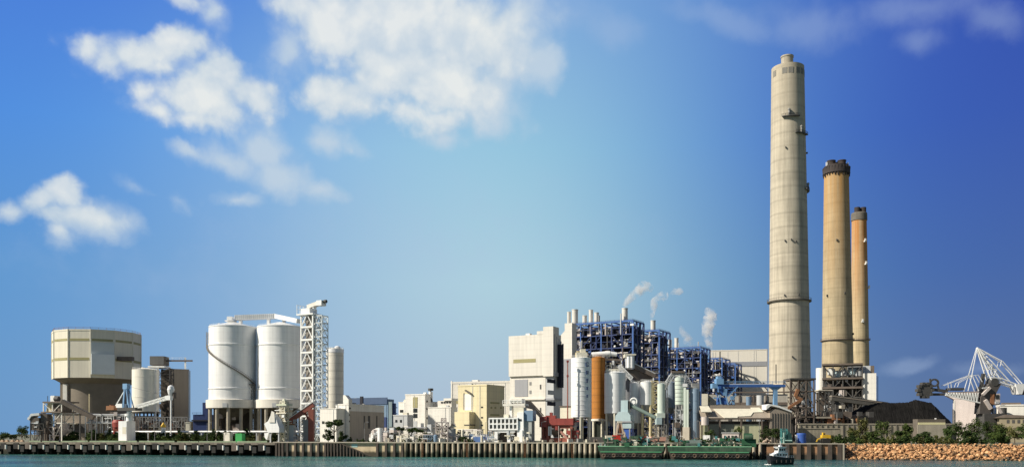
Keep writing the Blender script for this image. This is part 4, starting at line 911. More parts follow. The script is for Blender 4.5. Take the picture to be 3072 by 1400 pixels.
# ------------------------------------------------------------------ blue boiler steelwork, receding in a row
def boiler_frame(label, pl, pc, pr, pt, Y, a, nx, ny, levels, seed, stacks=(), warm=False):
    B = CB('boiler_steelwork', label, 'industrial structure', pl, pc, pr, pt, Y, a, 'open boiler steelworks in a receding row', dmax=34)
    w, d, h = B.w, B.d, B.h; rn = random.Random(seed)
    zl = [h * (k + 1) / levels for k in range(levels)]
    xs = [-w + w * i / nx for i in range(nx + 1)]; ys = [d * j / ny for j in range(ny + 1)]
    B.part('casing', MB().box(-w + 2.2, -1.8, min(4.2, d * .4), d - 1, 0, h - 2.5), NAVYC)  # dark box paints the interior where the sun does not reach
    for i, x in enumerate(xs):
        for j, y in enumerate(ys):
            if 0 < j < ny and 0 < i < nx: continue
            k = .95 if i in (0, nx) else .7
            B.part('column', MB().box(x - k / 2, x + k / 2, y - k / 2, y + k / 2, 0, h), MBLUE if (j == 0 and i in (nx, nx // 2, 1)) else DBLUE)
    for z in zl:
        b = MB(); t_ = .9 if z == zl[-1] else .6
        for y in (0, d): b.bar((-w, y, z), (0, y, z), t_, t_ * 1.2)
        for x in xs: b.bar((x, 0, z - .05), (x, d, z - .05), t_ * .8)
        B.part('floor_beam', b, MBLUE if z == zl[-1] else DBLUE)
    for z in zl[:-1]: B.part('floor', MB().box(-w + .5, -.5, .6, d - .6, z - .15, z + .1), DGREY)
    b = MB(); g = MB()
    for z0, z1 in zip([0] + zl, zl):
        for i in range(nx):
            if rn.random() < .7:
                xa, xb = xs[i], xs[i + 1]
                if rn.random() < .5: xa, xb = xb, xa
                b.bar((xa, .0, z0), (xb, .0, z1), .35)
        for j in range(ny):
            ya, yb = ys[j], ys[j + 1]; b.bar((0, ya, z0), (0, yb, z1), .4)
        if rn.random() < .8:
            x0 = rn.choice(xs[:-1]); x1 = x0 + w / nx; g.box(x0, x1, -1.3, .2, z0 + (z1 - z0) * .45, z0 + (z1 - z0) * .45 + .25)
            rail(g, [(x0, -1.25, z0 + (z1 - z0) * .45 + .25), (x1, -1.25, z0 + (z1 - z0) * .45 + .25)], 1.2, .1, 1.5)
    B.part('brace', b, DBLUE); B.part('platform', g, MGREY)
    pm = (PINKW, LGREY, mat('pipe_silver', (.55, .52, .50), .45, .12, .3), MGREY)
    for k in range(int(nx * levels * 4)):         # ducts, vessels and pipes between the columns
        z = rn.choice([0] + zl[:-1]); hh = h / levels; x = rn.uniform(-w + 1, -1); y = rn.uniform(-.6, 3.4); q = rn.random(); m_ = rn.choice(pm if rn.random() < .55 else (BROWNS, DBLUE, DGREY, NAVYC))
        if q < .35: B.part('pipe', MB().tube((x, y, z), (x, y, z + hh * rn.choice((.8, 1, 1.6))), rn.uniform(.25, .55)), m_)
        elif q < .6: B.part('pipe', MB().tube((x, y, z + hh * .6), (max(-w, x - rn.uniform(2, 7)), y, z + hh * .6), rn.uniform(.25, .5)), m_)
        elif q < .8: B.part('vessel', MB().lathe([(.2, z + .5), (1.1, z + 1), (1.1, z + hh * .6), (.2, z + hh * .75)], x, y, 12), m_)
        else: B.part('duct', MB().box(x - rn.uniform(.6, 1.8), x + rn.uniform(.6, 1.8), y, y + 1.5, z + .6, z + hh * rn.uniform(.4, .9)), m_)
    b = MB()
    for k in range(int(levels * 3)):
        z = rn.uniform(0, h * .92); y = rn.uniform(1, d - 1); b.box(-.9, .35, y - rn.uniform(.4, 1.4), y + rn.uniform(.4, 1.4), z, z + rn.uniform(.8, 3))
    B.part('side_duct', b, BLUEGREY)
    for k in range(int(nx * levels * 2.2)):
        z = rn.uniform(h * .2, h * .96); x = rn.uniform(-w, -.5); q = rn.uniform(.3, 1.3); B.part('fitting', MB().box(x - q, x + q, rn.uniform(-.9, -.2), 1.2, z, z + rn.uniform(.3, 1.6)), rn.choice((PINKW, BROWNS, DGREY, NAVYC, DBLUE, WHITESTEEL, MBLUE, DBLUE, NAVYC, MGREY)))
    for z0, z1 in zip([0] + zl, zl): B.part('half_level_beam', MB().bar((-w, -.1, (z0 + z1) / 2), (0, -.1, (z0 + z1) / 2), .3), rn.choice((DBLUE, MGREY, DBLUE)))
    b = MB(); rail(b, [(-w, -.2, h), (0, -.2, h), (0, d, h)], 1.2, .12, 3); B.part('roof_railing', b, DBLUE)
    for px, hw, q0, q1 in stacks:
        xx = -B.front(px); rr = hw * B.s; zz0 = h - 1; zz1 = B.zf(px, q0)
        o = B.part('stack', MB().lathe([(rr, zz0), (rr, zz1 - .6), (rr * 1.08, zz1 - .5), (rr * 1.08, zz1), (rr * .85, zz1), (rr * .85, zz1 - 1)], xx, 3.5, 20), mat('stack_steel', (.66, .64, .60), .45, .06, .3, streak=.15))
    return B
boiler_frame('nearest and tallest blue steel boiler frame with six pale stacks on its roof', 1712, 1899, 1931, 961, 565, 30, 6, 3, 9, 1,
             ((1700, 6, 933, 0), (1718, 9.5, 926, 0), (1747, 7, 944, 0), (1766, 6.5, 927, 0), (1783, 7, 935, 0), (1868, 9, 922, 0)))
boiler_frame('second blue steel boiler frame with one smoking stack on its roof', 1908, 1978, 2010, 990, 640, 30, 3, 3, 9, 2, ((1954, 7.5, 959, 0),))
boiler_frame('third boiler frame of blue and brown steel with a stack at its left end', 1985, 2102, 2130, 1041, 700, 30, 5, 3, 9, 3, ((2025, 6, 1012, 0), (2006, 5, 1017, 0)))
boiler_frame('fourth boiler frame stepping down before the long white hall', 2090, 2166, 2190, 1074, 760, 30, 3, 2, 7, 4)
boiler_frame('lowest boiler frame at the far right end of the row', 2160, 2206, 2224, 1090, 810, 30, 2, 2, 6, 5)
B = CB('long_white_hall', 'long white hall with a grey band left of the tallest chimney', 'industrial building', 2132, 2302, 2306, 1050, 830, 12, dmax=25); B.body(mat('warm_white_panel', (.78, .74, .66), .75, .04, .06, streak=.06), z1=B.z(1049), parapet=.8)
B.fp('grey_band', 2134, 2300, 1084, 1098, GREYP, .35); B.part('end_trim', MB().box(-.5, .5, -.5, .5, 0, B.z(1046)), GREYP)
rn = random.Random(9); b = MB()
for k in range(5): x = -rn.uniform(4, 45); b.box(x, x + 1.5, -.8, -.36, B.z(1150), B.z(1146))
B.part('wall_fixture', b, DGREY)

# ------------------------------------------------------------------ the batching plant silos
t, r = silo('lettered_silo', 'white ringed silo with dark blue letters running down its side', 'silo', 1744, 31, 1073, 1250, 398, WHITES, legs=6, legm=CREAM, rings=[1085 + 14.3 * k for k in range(12)], roof=1.2, n=48, legw=1.3)
t.part('top_house', MB().box(t.x(1728), t.x(1760), -3, 2.5, t.z(1070), t.z(1055)).box(t.x(1740), t.x(1756), -2, 2, t.z(1055) + .003, t.z(1044)), CREAM)
clutter(t, (('roof_fitting', CREAMST),), 10, t.x(1726), t.x(1786), -2, 2, t.z(1070), t.z(1054), 41, (.8, 2), (.6, 2))
def curve_rect(cx_, cz_, w, h):    # a stroke of lettering that follows the shell
    a0, a1 = (cx_ - w / 2) / r, (cx_ + w / 2) / r; P = lambda a, rr: (math.sin(a) * rr, -math.cos(a) * rr)
    return [P(a0, r + .26), P(a1, r + .26), P(a1, r - .1), P(a0, r - .1)], cz_ - h / 2, cz_ + h / 2
ink = mat('dark_blue_lettering', (.05, .07, .20), .5, .05)
glyphs = {'G': ((0, .9, 1.0, .2), (0, -.9, 1.0, .2), (-.45, 0, .22, 1.9), (.45, -.5, .22, .9), (.3, -.1, .5, .2), (.45, .7, .22, .4)),
          'O': ((0, .9, .9, .2), (0, -.9, .9, .2), (-.45, 0, .22, 1.9), (.45, 0, .22, 1.9)),
          'a': ((0, .8, 1.0, .22), (0, .1, 1.1, .22), (0, -.8, 1.0, .22), (0, 0, .24, 1.9)),
          'b': ((0, .6, 1.1, .24), (-.35, -.1, .24, 1.5), (.35, -.1, .24, 1.5), (0, -.3, .8, .22)),
          'c': ((0, .5, .9, .24), (0, -.4, 1.0, .24), (0, 0, .26, 1.5))}
for ch, py, k in (('G', 1092, 1.25), ('b', 1116, 1.25), ('a', 1141, 1.15), ('c', 1164, 1.1), ('c', 1187, 1.0)):
    b = MB(); ang = math.asin(min(.9, (1759 - 1744) / 31)) * r
    for gx, gz, gw, gh in glyphs[ch]:
        pts_, za, zb = curve_rect(ang + gx * k, t.z(py) + gz * k * .8, gw * k, gh * k * .8); b.prism(pts_, za, zb)
    t.part('letter', b, ink)
t, r = silo('orange_silo', 'orange silo squeezed between two white silos', 'silo', 1795, 20, 1073, 1258, 409, ORANGE, legs=4, legm=CREAM, roof=1.0, legw=1.1)
t.part('base_ring', MB().lathe([(r + .02, t.z(1262)), (r + .3, t.z(1261)), (r + .3, t.z(1256)), (r + .02, t.z(1255))], n=40), PALEW)
t.part('side_rib', MB().box(r * .72, r * .98, -r * .62, -r * .2, t.z(1258), t.z(1076)), mat('dark_orange', (.36, .13, .02), .7, .08, .2))  # darker orange strip down the right edge
t.part('under_hopper', MB().box(-2.2, 2.2, -1.5, 2, 0, t.z(1268)), mat('under_hopper_green', (.05, .06, .05), .8, .2))
t, r = silo('white_silo', 'white silo with pale railing right of the orange silo', 'silo', 1845, 32, 1118, 1238, 402, WHITES, legs=6, legm=CREAM, cone=1278, roof=1.4, n=48)
for px in (1822, 1832, 1842, 1852): t.part('roof_filter', MB().box(t.x(px) - .6, t.x(px) + .6, -2, 1, t.z(1116), t.z(1104)), CREAM)
t, r = silo('dark_silo', 'dark silo painted as the shaded side of the white one', 'silo', 1886, 15, 1112, 1250, 420, mat('silo_shade_steel', (.16, .17, .19), .6, .1), legs=4, roof=1.0)  # dark steel colour carries the shade on the white silo's side
t, r = silo('narrow_silo', 'narrow white silo behind the pale blue hopper', 'silo', 1905, 16, 1150, 1268, 408, WHITES, legs=4, roof=1, cone=1285)
t, r = silo('cream_topped_silo', 'white silo with a yellow stair frame on its right', 'silo', 1940, 19, 1146, 1213, 404, WHITEP, legs=4, legm=CREAMST, cone=1242, roof=1)
t.part('stair_frame', MB().lattice((t.x(1963), -1, 0), (t.x(1963), -1, t.z(1142)), 3.0, 2.4, 12, .34), CREAMST)
t.part('stair_panel', MB().box(t.x(1955), t.x(1962), -1.6, .6, t.z(1216), t.z(1146)), CREAMST)
t.part('support_frame', frame_grid(t.x(1925), t.x(1968), -2, 2, 0, (t.z(1280), t.z(1248)), 2, .35), CREAMST)
t, r = silo('green_grey_silo', 'slim pale green cylinder standing right of the yellow stair frame', 'silo', 1984, 12, 1152, 1240, 400, PGREEN, legs=4, roof=.8)
t.part('base_box', MB().box(t.x(1968), t.x(1992), -3, 2, t.z(1252), t.z(1238)), PGREEN); t.part('discharge_box', MB().box(t.x(1966), t.x(1982), -3.4, 1, t.z(1272), t.z(1252.2)), PBLUE); t.part('gantry', frame_grid(t.x(1966), t.x(1996), -3, 1.5, 0, (t.z(1285), t.z(1272.4)), 2, .3), MGREY)
t.part('ladder', MB().lattice((r + .5, -1, t.z(1240)), (r + .5, -1, t.z(1148)), .8, .8, 14, .12), MGREY)
t, r = silo('blue_grey_silo', 'shaded blue grey silo behind the ringed pale green one', 'silo', 2013, 15, 1148, 1222, 410, mat('slate_silo_steel', (.22, .27, .34), .5, .08), legs=4, cone=1240, roof=1)
t, r = silo('ringed_silo', 'pale green ringed silo under the arched conveyor', 'silo', 2038, 13.5, 1134, 1212, 400, PGREEN, legs=4, legm=MGREY, rings=(1142, 1153, 1166, 1177, 1189, 1202), ringm=MGREY, cone=1232, roof=1.2)
t.part('support_frame', frame_grid(t.x(2024), t.x(2054), -2, 3, 0, (t.z(1285), t.z(1255), t.z(1228)), 2, .32), LGREY)
clutter(t, (('equipment', BROWNS), ('cabinet', LGREY)), 10, t.x(2000), t.x(2052), -3, 2, 0, t.z(1235), 43, (.6, 2.4), (.5, 3))
t = T('elevator_leg', 'tall grey green bucket elevator casing between two silos', 'conveyor', 2058, 397, turn=24)
t.part('casing', MB().box(t.x(2052), t.x(2059), -1, 1, 0, t.z(1160)).box(t.x(2060.5), t.x(2067), -1, 1, 0, t.z(1168)), PGREEN); t.part('boot', MB().box(t.x(2050), t.x(2070), -1.5, 1.5, 0, t.z(1280)), CONCP)
t.part('head', MB().box(t.x(2050), t.x(2064), -1.3, 1.3, t.z(1159.8), t.z(1150)), LGREY); t.part('brace', MB().bar(t.xz(2059.7, 1300), t.xz(2059.7, 1170), .3), MGREY)
t, r = silo('steel_silo', 'tall blue grey steel silo reaching down to the ground', 'silo', 2085, 14.5, 1168, 1312, 398, STEELB, legs=0, roof=1.2, rings=(1200, 1236))
t.part('dark_platform', MB().box(-r - 1, -r + 1, -r * .6, -r * .2, t.z(1230), t.z(1225)), DGREY)
t.part('roof_house', MB().box(-1.5, 1.8, -1, 1.5, t.z(1166), t.z(1148)), MGREY); t.part('painted_shade_strip', MB().box(r * .8, r * 1.08, -r * .5, r * .3, 0, t.z(1172)), DGREY)  # dark grey strip paints shade along the silo's right edge
t = T('arched_conveyor', 'grey truss conveyor arching over the ringed silo', 'conveyor', 2035, 403, z=Zw(1170, 403))
b = MB()
for p, q in (((1996, 1156), (2020, 1120)), ((2020, 1120), (2048, 1119)), ((2048, 1119), (2078, 1166))):
    a_, e_ = Vector(t.xz(*p)), Vector(t.xz(*q)); n_ = max(3, int((e_ - a_).length / 1.6)); b.lattice(a_, e_, 1.7, 1.7, n_, .32)
t.part('truss', b, LGREY)
t.part('belt', MB().bar(t.xz(1998, 1155), t.xz(2020, 1122), 1.1, .5).bar(t.xz(2020, 1121), t.xz(2048, 1120), 1.1, .5).bar(t.xz(2048, 1120), t.xz(2076, 1164), 1.2, .7), MGREY)
t.part('head_house', MB().box(t.x(2014), t.x(2052), -1.4, 1.4, t.z(1118.5), t.z(1112)), BROWNS)
t.part('post', MB().box(t.x(1997), t.x(2000), -1, 1, t.z(1168), t.z(1144)).box(t.x(2053), t.x(2055), -1, 1, t.z(1172), t.z(1108)).box(t.x(2072), t.x(2074), -1, 1, t.z(1172), t.z(1158)), WHITESTEEL)
t = T('silo_top_gallery', 'white pipework gallery across the tops of the white silos', 'conveyor', 1870, 412, z=Zw(1130, 412))
t.part('duct', MB().tube(t.xz(1775, 1064), t.xz(1830, 1060), 1.3).tube(t.xz(1830, 1060), t.xz(1850, 1063), 1.1), WHITESTEEL)
t.part('gallery', MB().bar(t.xz(1776, 1074), t.xz(1862, 1080), 2, 1.0).bar(t.xz(1795, 1090), t.xz(1865, 1088), 2, .4), BROWNS)
t.part('head_house', MB().box(t.x(1876), t.x(1902), -2, 2, t.z(1104), t.z(1066)), LGREY)
t.part('filter', MB().cyl(t.x(1884), -2.4, t.z(1104), t.z(1070), .9).cyl(t.x(1893), -2.4, t.z(1104), t.z(1070), .9), WHITEP)
t.part('head_roof', MB().box(t.x(1872), t.x(1906), -2.6, 2.6, t.z(1065.8), t.z(1062)).box(t.x(1872), t.x(1878), -2.6, 2.6, t.z(1072), t.z(1066)), CREAM)
t.part('sloping_chute', MB().lattice(t.xz(1855, 1098, -2), t.xz(1893, 1136, -2), 1.5, 1.2, 7, .4), WHITESTEEL)
t.part('right_conveyor', MB().bar(t.xz(1902, 1098), t.xz(1965, 1128), 2.4, 1.8), BROWNS)
t.part('conveyor_roof', MB().bar(t.xz(1902, 1090), t.xz(1965, 1120), 2.6, .4), LGREY)
t.part('skirt', MB().xprism([(t.x(1868), t.z(1106)), (t.x(1908), t.z(1106)), (t.x(1960), t.z(1131)), (t.x(1960), t.z(1144)), (t.x(1912), t.z(1144)), (t.x(1890), t.z(1126))], .4, 2), BROWNS)
t.part('post', MB().box(t.x(1892), t.x(1896), -1, 1, t.z(1150), t.z(1132)).box(t.x(1958), t.x(1961), -1, 1, t.z(1146), t.z(1126)).box(t.x(1800), t.x(1803), -1, 1, t.z(1100), t.z(1076)).box(t.x(1862), t.x(1865), -1, 1, t.z(1116), t.z(1080)), WHITESTEEL)
clutter(t, (('fitting', CREAM), ('pipe', WHITESTEEL)), 14, t.x(1800), t.x(1868), -2, 2, t.z(1106), t.z(1066), 44, (.5, 1.6), (.5, 2.2))

t = T('dust_hopper', 'pale blue dust hopper with a round hood and a dark blue chute', 'hopper', 1876, 382, turn=22)
P0_ = [(t.x(1850), t.z(1262)), (t.x(1852), t.z(1246)), (t.x(1861), t.z(1234)), (t.x(1888), t.z(1234)), (t.x(1896), t.z(1244)), (t.x(1897), t.z(1262))]
t.part('body', MB().xprism(P0_, -3, 3), PBLUE)
t.part('neck', MB().box(t.x(1866), t.x(1887), -2, 2, t.z(1234) + .003, t.z(1200)), PBLUE)
t.part('lower_body', MB().box(t.x(1872), t.x(1898), -2.6, 2.6, t.z(1284), t.z(1263)), PBLUE); t.part('band', MB().box(t.x(1866), t.x(1900), -3.1, 3.1, t.z(1266), t.z(1262.2)), GREYP)
t.part('chute', MB().xprism([(t.x(1874), t.z(1284.2)), (t.x(1898), t.z(1284.2)), (t.x(1898), t.z(1314)), (t.x(1886), t.z(1314))], -2.2, 2.2), BLUEP)
b = MB()
for i in range(16):
    a0, a1 = math.pi * i / 8, math.pi * (i + 1) / 8; c_ = Vector(t.xz(1901, 1204)); b.tube(c_ + Vector((math.cos(a0) * 1.5, 0, math.sin(a0) * 1.5)), c_ + Vector((math.cos(a1) * 1.5, 0, math.sin(a1) * 1.5)), .35, 8)
t.part('fan_scroll', b, WHITESTEEL); t.part('fan_inlet', MB().tube(t.xz(1901, 1206, -.6), t.xz(1901, 1206, .6), .9), WHITEP)
t.part('screw_conveyor', MB().tube(t.xz(1890, 1214), t.xz(1966, 1253), .85), mat('dull_green_steel', (.16, .22, .20), .6, .1))
t.part('screw_flange', MB().box(t.x(1887.3), t.x(1892), -1.6, 1.6, t.z(1226), t.z(1202)), DGREY)
for px in (1853, 1893): t.part('leg', MB().box(t.x(px) - .3, t.x(px) + .3, -2.4, -1.8, 0, t.z(1263)), MGREY)
t = T('tan_crane', 'small crane with a red machine box and tan A frame legs', 'crane', 1852, 376)
t.part('machine_box', MB().box(t.x(1838), t.x(1862), -1.6, 1.6, t.z(1319), t.z(1304)), mat('bright_red_paint', (.55, .045, .03), .5, .15)); 
t.part('cab', MB().box(t.x(1816), t.x(1836), -1.6, 1.6, t.z(1318), t.z(1305)), CREAM)
b = MB()
for y in (-1.2, 1.2):
    b.bar(t.xz(1846, 1320, y), t.xz(1856, 1266, y * .4), .55); b.bar(t.xz(1874, 1320, y), t.xz(1862, 1266, y * .4), .55); b.bar(t.xz(1850, 1300, y), t.xz(1870, 1300, y), .4)
t.part('a_frame', b, mat('tan_steel', (.58, .46, .36), .7, .12)); t.part('head', MB().box(t.x(1853), t.x(1866), -.9, .9, t.z(1268), t.z(1262)), CREAM); t.part('hook_gear', MB().box(t.x(1858), t.x(1864), -.5, .5, t.z(1298), t.z(1270)), RUSTS)

# ------------------------------------------------------------------ white ship unloader and red portal on the centre quay
t = T('ship_unloader', 'white ship unloader with a two row windowed gallery and a mast', 'ship unloader', 1530, 384, turn=20)
t.part('gallery', MB().box(t.x(1477), t.x(1560), -3.4, 3.4, t.z(1287), t.z(1255)), mat('gallery_back', (.33, .32, .28), .8, .1))
b = MB().box(t.x(1475), t.x(1562), -3.8, 3.8, t.z(1256), t.z(1252)).box(t.x(1475), t.x(1562), -3.75, 3.75, t.z(1272.5), t.z(1269)).box(t.x(1475), t.x(1562), -3.8, 3.8, t.z(1289), t.z(1285))
for k in range(8): b.box(t.x(1476 + k * 12) - .3, t.x(1476 + k * 12) + .3, -3.7, -3.405, t.z(1285) + .003, t.z(1256) - .003)
t.part('gallery_frame', b, WHITEP)
for q in range(2):
    for k in range(7): t.part('window', MB().box(t.x(1479 + 12 * k + (0 if q else 1)), t.x(1485 + 12 * k), -3.55, -3.404, t.z(1283 - q * 17), t.z(1275 - q * 16)), GLASS)
t.part('machine_house', MB().box(t.x(1558) + .003, t.x(1577), -3, 3, t.z(1312), t.z(1236)), WHITEP)
t.part('house_window', MB().box(t.x(1562), t.x(1571), -3.2, -2.98, t.z(1262), t.z(1256)), GLASS)
t.part('mast', MB().box(t.x(1531), t.x(1538), -1, 1, 0, t.z(1196)), WHITEP)
t.part('top_platform', MB().box(t.x(1514), t.x(1580), -2.6, 2.6, t.z(1217), t.z(1211)), PALEW); t.part('top_house', MB().box(t.x(1536), t.x(1570), -2, 2, t.z(1209), t.z(1196)), PALEW)
t.part('winch_house', MB().box(t.x(1545), t.x(1575), -2, 2, t.z(1246), t.z(1221)), CREAM); t.part('counter_box', MB().box(t.x(1516), t.x(1530), -2, 2, t.z(1252), t.z(1242)), CREAM)
t.part('rear_gallery', MB().box(t.x(1577) + .003, t.x(1602), -2, 2.6, t.z(1262), t.z(1231)), BLUEGREY); t.part('rear_wall', MB().box(t.x(1577) + .003, t.x(1598), -1.6, 2.4, 0, t.z(1262.3)), mat('rear_grey', (.36, .38, .38), .7, .1))
b = MB()
for px in (1496, 1534, 1570):
    for y in (-2.8, 2.8): t.part('portal_leg', MB().box(t.x(px) - .7, t.x(px) + .7, y - .5, y + .5, 0, t.z(1289)), WHITEP)
t.part('lower_house', MB().box(t.x(1550), t.x(1578), -3.2, 3, t.z(1322), t.z(1308)).box(t.x(1479), t.x(1496), -2, 2, 0, t.z(1300)), CREAM)
t.part('under_machinery', MB().box(t.x(1500), t.x(1566), 0, 3, 0, t.z(1291)), BROWNS)
t.part('sloping_soffit', MB().xprism([(t.x(1482), t.z(1289.2)), (t.x(1505), t.z(1296)), (t.x(1552), t.z(1296)), (t.x(1552), t.z(1289.2))], -3.3, 3), WHITEP)
b = MB(); rail(b, [t.xz(1514, 1211, -2.4), t.xz(1580, 1211, -2.4)], 1.6, .16, 1.6); t.part('railing', b, WHITESTEEL)
clutter(t, (('fitting', CREAM), ('stair', LGREY)), 14, t.x(1495), t.x(1600), -4, -2, 0, t.z(1298), 47, (.4, 1.5), (.4, 1.8))
t = T('dark_conveyor', 'dark covered conveyor falling from the ship unloader to the red portal', 'conveyor', 1600, 390, z=Zw(1258, 390))
t.part('gallery', MB().xprism([(t.x(1574), t.z(1199)), (t.x(1590), t.z(1204)), (t.x(1628), t.z(1247)), (t.x(1618), t.z(1250)), (t.x(1596), t.z(1226)), (t.x(1576), t.z(1222))], -1.6, 1.6), DGREY)
t.part('walkway', MB().bar(t.xz(1590, 1202, -1.9), t.xz(1630, 1246, -1.9), .3, .5), BROWNS)
t = T('red_portal', 'red steel loading portal with a heavy beam over the centre quay', 'loading portal', 1672, 384, turn=14)
t.part('beam', MB().box(t.x(1622), t.x(1722), -2.4, 2.4, t.z(1274), t.z(1254)), RED); t.part('left_head', MB().box(t.x(1622), t.x(1645), -2.8, 2.8, t.z(1280), t.z(1248)), RED)
t.part('under_beam_girder', MB().box(t.x(1640), t.x(1718), -1.6, 2.2, t.z(1284), t.z(1274.3)), REDB)  # red-brown girder below the beam
b = MB()
for px in (1630, 1646, 1716):
    for y0, y1 in ((-2, -1), (1.4, 2.2)): t.part('portal_leg', MB().box(t.x(px) - .55, t.x(px) + .55, y0, y1, 0, t.z(1274)), REDB)
b = MB().bar(t.xz(1676, 1284, -1.8), t.xz(1708, 1318, -1.8), .9).bar(t.xz(1632, 1280, -1.4), t.xz(1640, 1254, -1.4), .5); t.part('diagonal', b, mat('faded_red_paint', (.46, .22, .18), .7, .2))
t.part('top_gear', MB().box(t.x(1640), t.x(1668), -1.6, 1.6, t.z(1254), t.z(1245)).box(t.x(1650), t.x(1658), -1, 1, t.z(1245), t.z(1236)), RED); t.part('antenna', MB().cyl(t.x(1652), 0, t.z(1250), t.z(1230), .2), WHITESTEEL)
t.part('hopper', MB().lathe([(1.0, t.z(1310)), (4.0, t.z(1290)), (4.0, t.z(1285))], t.x(1668), .4, 4, ph=R(45), smooth=False), BROWNS)
t.part('base', MB().box(t.x(1624), t.x(1706), -1.8, 2.8, 0, t.z(1312)), REDB)
t.part('side_machinery', MB().box(t.x(1700), t.x(1738), -1, 2, t.z(1304), t.z(1290)).box(t.x(1712), t.x(1720), -2, 0, 0, t.z(1284)), RED)
clutter(t, (('red_fitting', RED), ('pale_fitting', PINKW), ('dark_fitting', DGREY)), 14, t.x(1626), t.x(1738), -2.6, 2, 0, t.z(1262), 51, (.4, 1.6), (.4, 2))
t.part('pale_pipe', MB().tube((t.x(1650), -2.3, t.z(1305)), (t.x(1650), -2.3, t.z(1278)), .35).tube((t.x(1656), -2.3, t.z(1305)), (t.x(1656), -2.3, t.z(1278)), .35), WHITESTEEL)
t = T('cream_control_house', 'cream control house between the boiler house and the lettered silo', 'building', 1700, 420, turn=25)
t.part('wall', MB().box(t.x(1680), t.x(1713), 0, 7, 0, t.z(1219)), CREAM); t.part('roof', MB().box(t.x(1678), t.x(1715), -.4, 7.4, t.z(1219) + .003, t.z(1216)), BROWNS); t.part('door', MB().box(t.x(1687), t.x(1693), -.12, .1, 0, 2.4), BROWNS)
t = T('red_mast', 'thin dark red mast left of the lettered silo', 'mast', 1703, 392); t.part('pole', MB().cyl(0, 0, 0, t.z(1080), .32, .22), REDB); t.part('lamp', MB().box(-.5, .5, -.4, .4, t.z(1086), t.z(1080)), RED)
t.part('lamp', MB().box(-.45, .45, -.4, .4, t.z(1130), t.z(1124)), RED)

# ------------------------------------------------------------------ right of centre: blue crane, warehouse, chimney foot
t = T('blue_gantry_crane', 'blue gantry crane with a long flat boom on a slim right leg', 'crane', 2180, 430)
t.part('boom', MB().box(t.x(2142), t.x(2354), -1.6, 1.6, t.z(1160.5), t.z(1153)), MBLUE); t.part('boom_top', MB().box(t.x(2150), t.x(2318), -1.2, 1.2, t.z(1152.9), t.z(1150)), LGREY)
b = MB(); rail(b, [t.xz(2142, 1150, -1.1), t.xz(2354, 1150, -1.1)], 1.2, .14, 3); t.part('railing', b, LBLUE)
t.part('slim_leg', MB().box(t.x(2320), t.x(2331), -1, 1, 0, t.z(1161)), LBLUE); t.part('leg_bracket', MB().xprism([(t.x(2308), t.z(1160.6)), (t.x(2343), t.z(1160.6)), (t.x(2330), t.z(1170)), (t.x(2320), t.z(1170))], -1.1, 1.1), LBLUE)
t.part('mast', MB().cyl(t.x(2328), 0, t.z(1150), t.z(1092), .25), DGREY)
t.part('tower_head', MB().box(t.x(2146), t.x(2168), -2.5, 2.5, t.z(1152.5), t.z(1136)).box(t.x(2150), t.x(2160), -2, 2, t.z(1136), t.z(1128)), LBLUE)
t.part('outer_platform', MB().box(t.x(2134), t.x(2150), -2.2, 2.2, t.z(1164), t.z(1150)), LBLUE)
b = MB()
for y in (-2, 2):
    b.bar(t.xz(2168, 1160, y), t.xz(2182, 1215, y), .5).bar(t.xz(2210, 1160, y), t.xz(2180, 1190, y), .4).bar(t.xz(2150, 1160, y), t.xz(2160, 1212, y), .45).bar(t.xz(2206, 1182, y), t.xz(2186, 1212, y), .4)
t.part('tower_leg', b, LBLUE)
t.part('machine_house', MB().box(t.x(2150), t.x(2166), -2, 2, t.z(1183), t.z(1162)).box(t.x(2152), t.x(2178), -1.6, 2, t.z(1212), t.z(1192)), MBLUE); t.part('cabin', MB().box(t.x(2166.3), t.x(2178), -2.2, 2.2, t.z(1186), t.z(1166)), LBLUE); t.part('cabin_window', MB().box(t.x(2146), t.x(2158), -2.3, -2.05, t.z(1182), t.z(1176)), GLASS)
t.part('base_frame', MB().box(t.x(2146), t.x(2196), -2.6, 2.6, t.z(1222), t.z(1214)).box(t.x(2150), t.x(2156), -2, 2, 0, t.z(1222)).box(t.x(2188), t.x(2194), -2, 2, 0, t.z(1222)), DGREY)
clutter(t, (('fitting', LBLUE), ('dark_fitting', MBLUE)), 14, t.x(2142), t.x(2206), -2.6, 2, t.z(1222), t.z(1164), 61, (.5, 1.8), (.4, 2))
t = T('crane_rear_building', 'pale grey building behind the blue gantry crane', 'industrial building', 2240, 452, turn=10)
t.part('wall', MB().box(t.x(2108), t.x(2362), 0, 10, 0, t.z(1182)), mat('dusty_wall', (.46, .43, .38), .85, .15, .15, streak=.25)); 
for px in (2116, 2125): t.part('window', MB().box(t.x(px), t.x(px + 4), -.12, .1, t.z(1205), t.z(1192)), OLIVE)
t.part('left_block', MB().box(t.x(2104), t.x(2122), -3, -.01, 0, t.z(1180)), CREAM)
b = MB()
for px in (2216, 2248, 2258, 2268, 2296): b.box(t.x(px), t.x(px + 4), -.6, -.01, t.z(1214), t.z(1184))
t.part('pier', b, BROWNS); t.part('beam', MB().box(t.x(2190), t.x(2362), -.9, -.61, t.z(1178), t.z(1174)), BROWNS); t.part('dark_gap', MB().box(t.x(2180), t.x(2362), -.5, -.02, t.z(1214), t.z(1206)), BROWNS)
t.part('tank', MB().cyl(t.x(2278), -4, 0, t.z(1186), 1.8), LGREY); t.part('tank', MB().cyl(t.x(2244), -4, 0, t.z(1190), 1.3), BLUEGREY)
t = T('warehouse', 'low quay warehouse with stepped cream roof panels and a brown right end', 'warehouse', 2240, 392)
t.part('rear_wall', MB().box(t.x(2104), t.x(2307), 2, 12, 0, t.z(1262)), BROWNS)
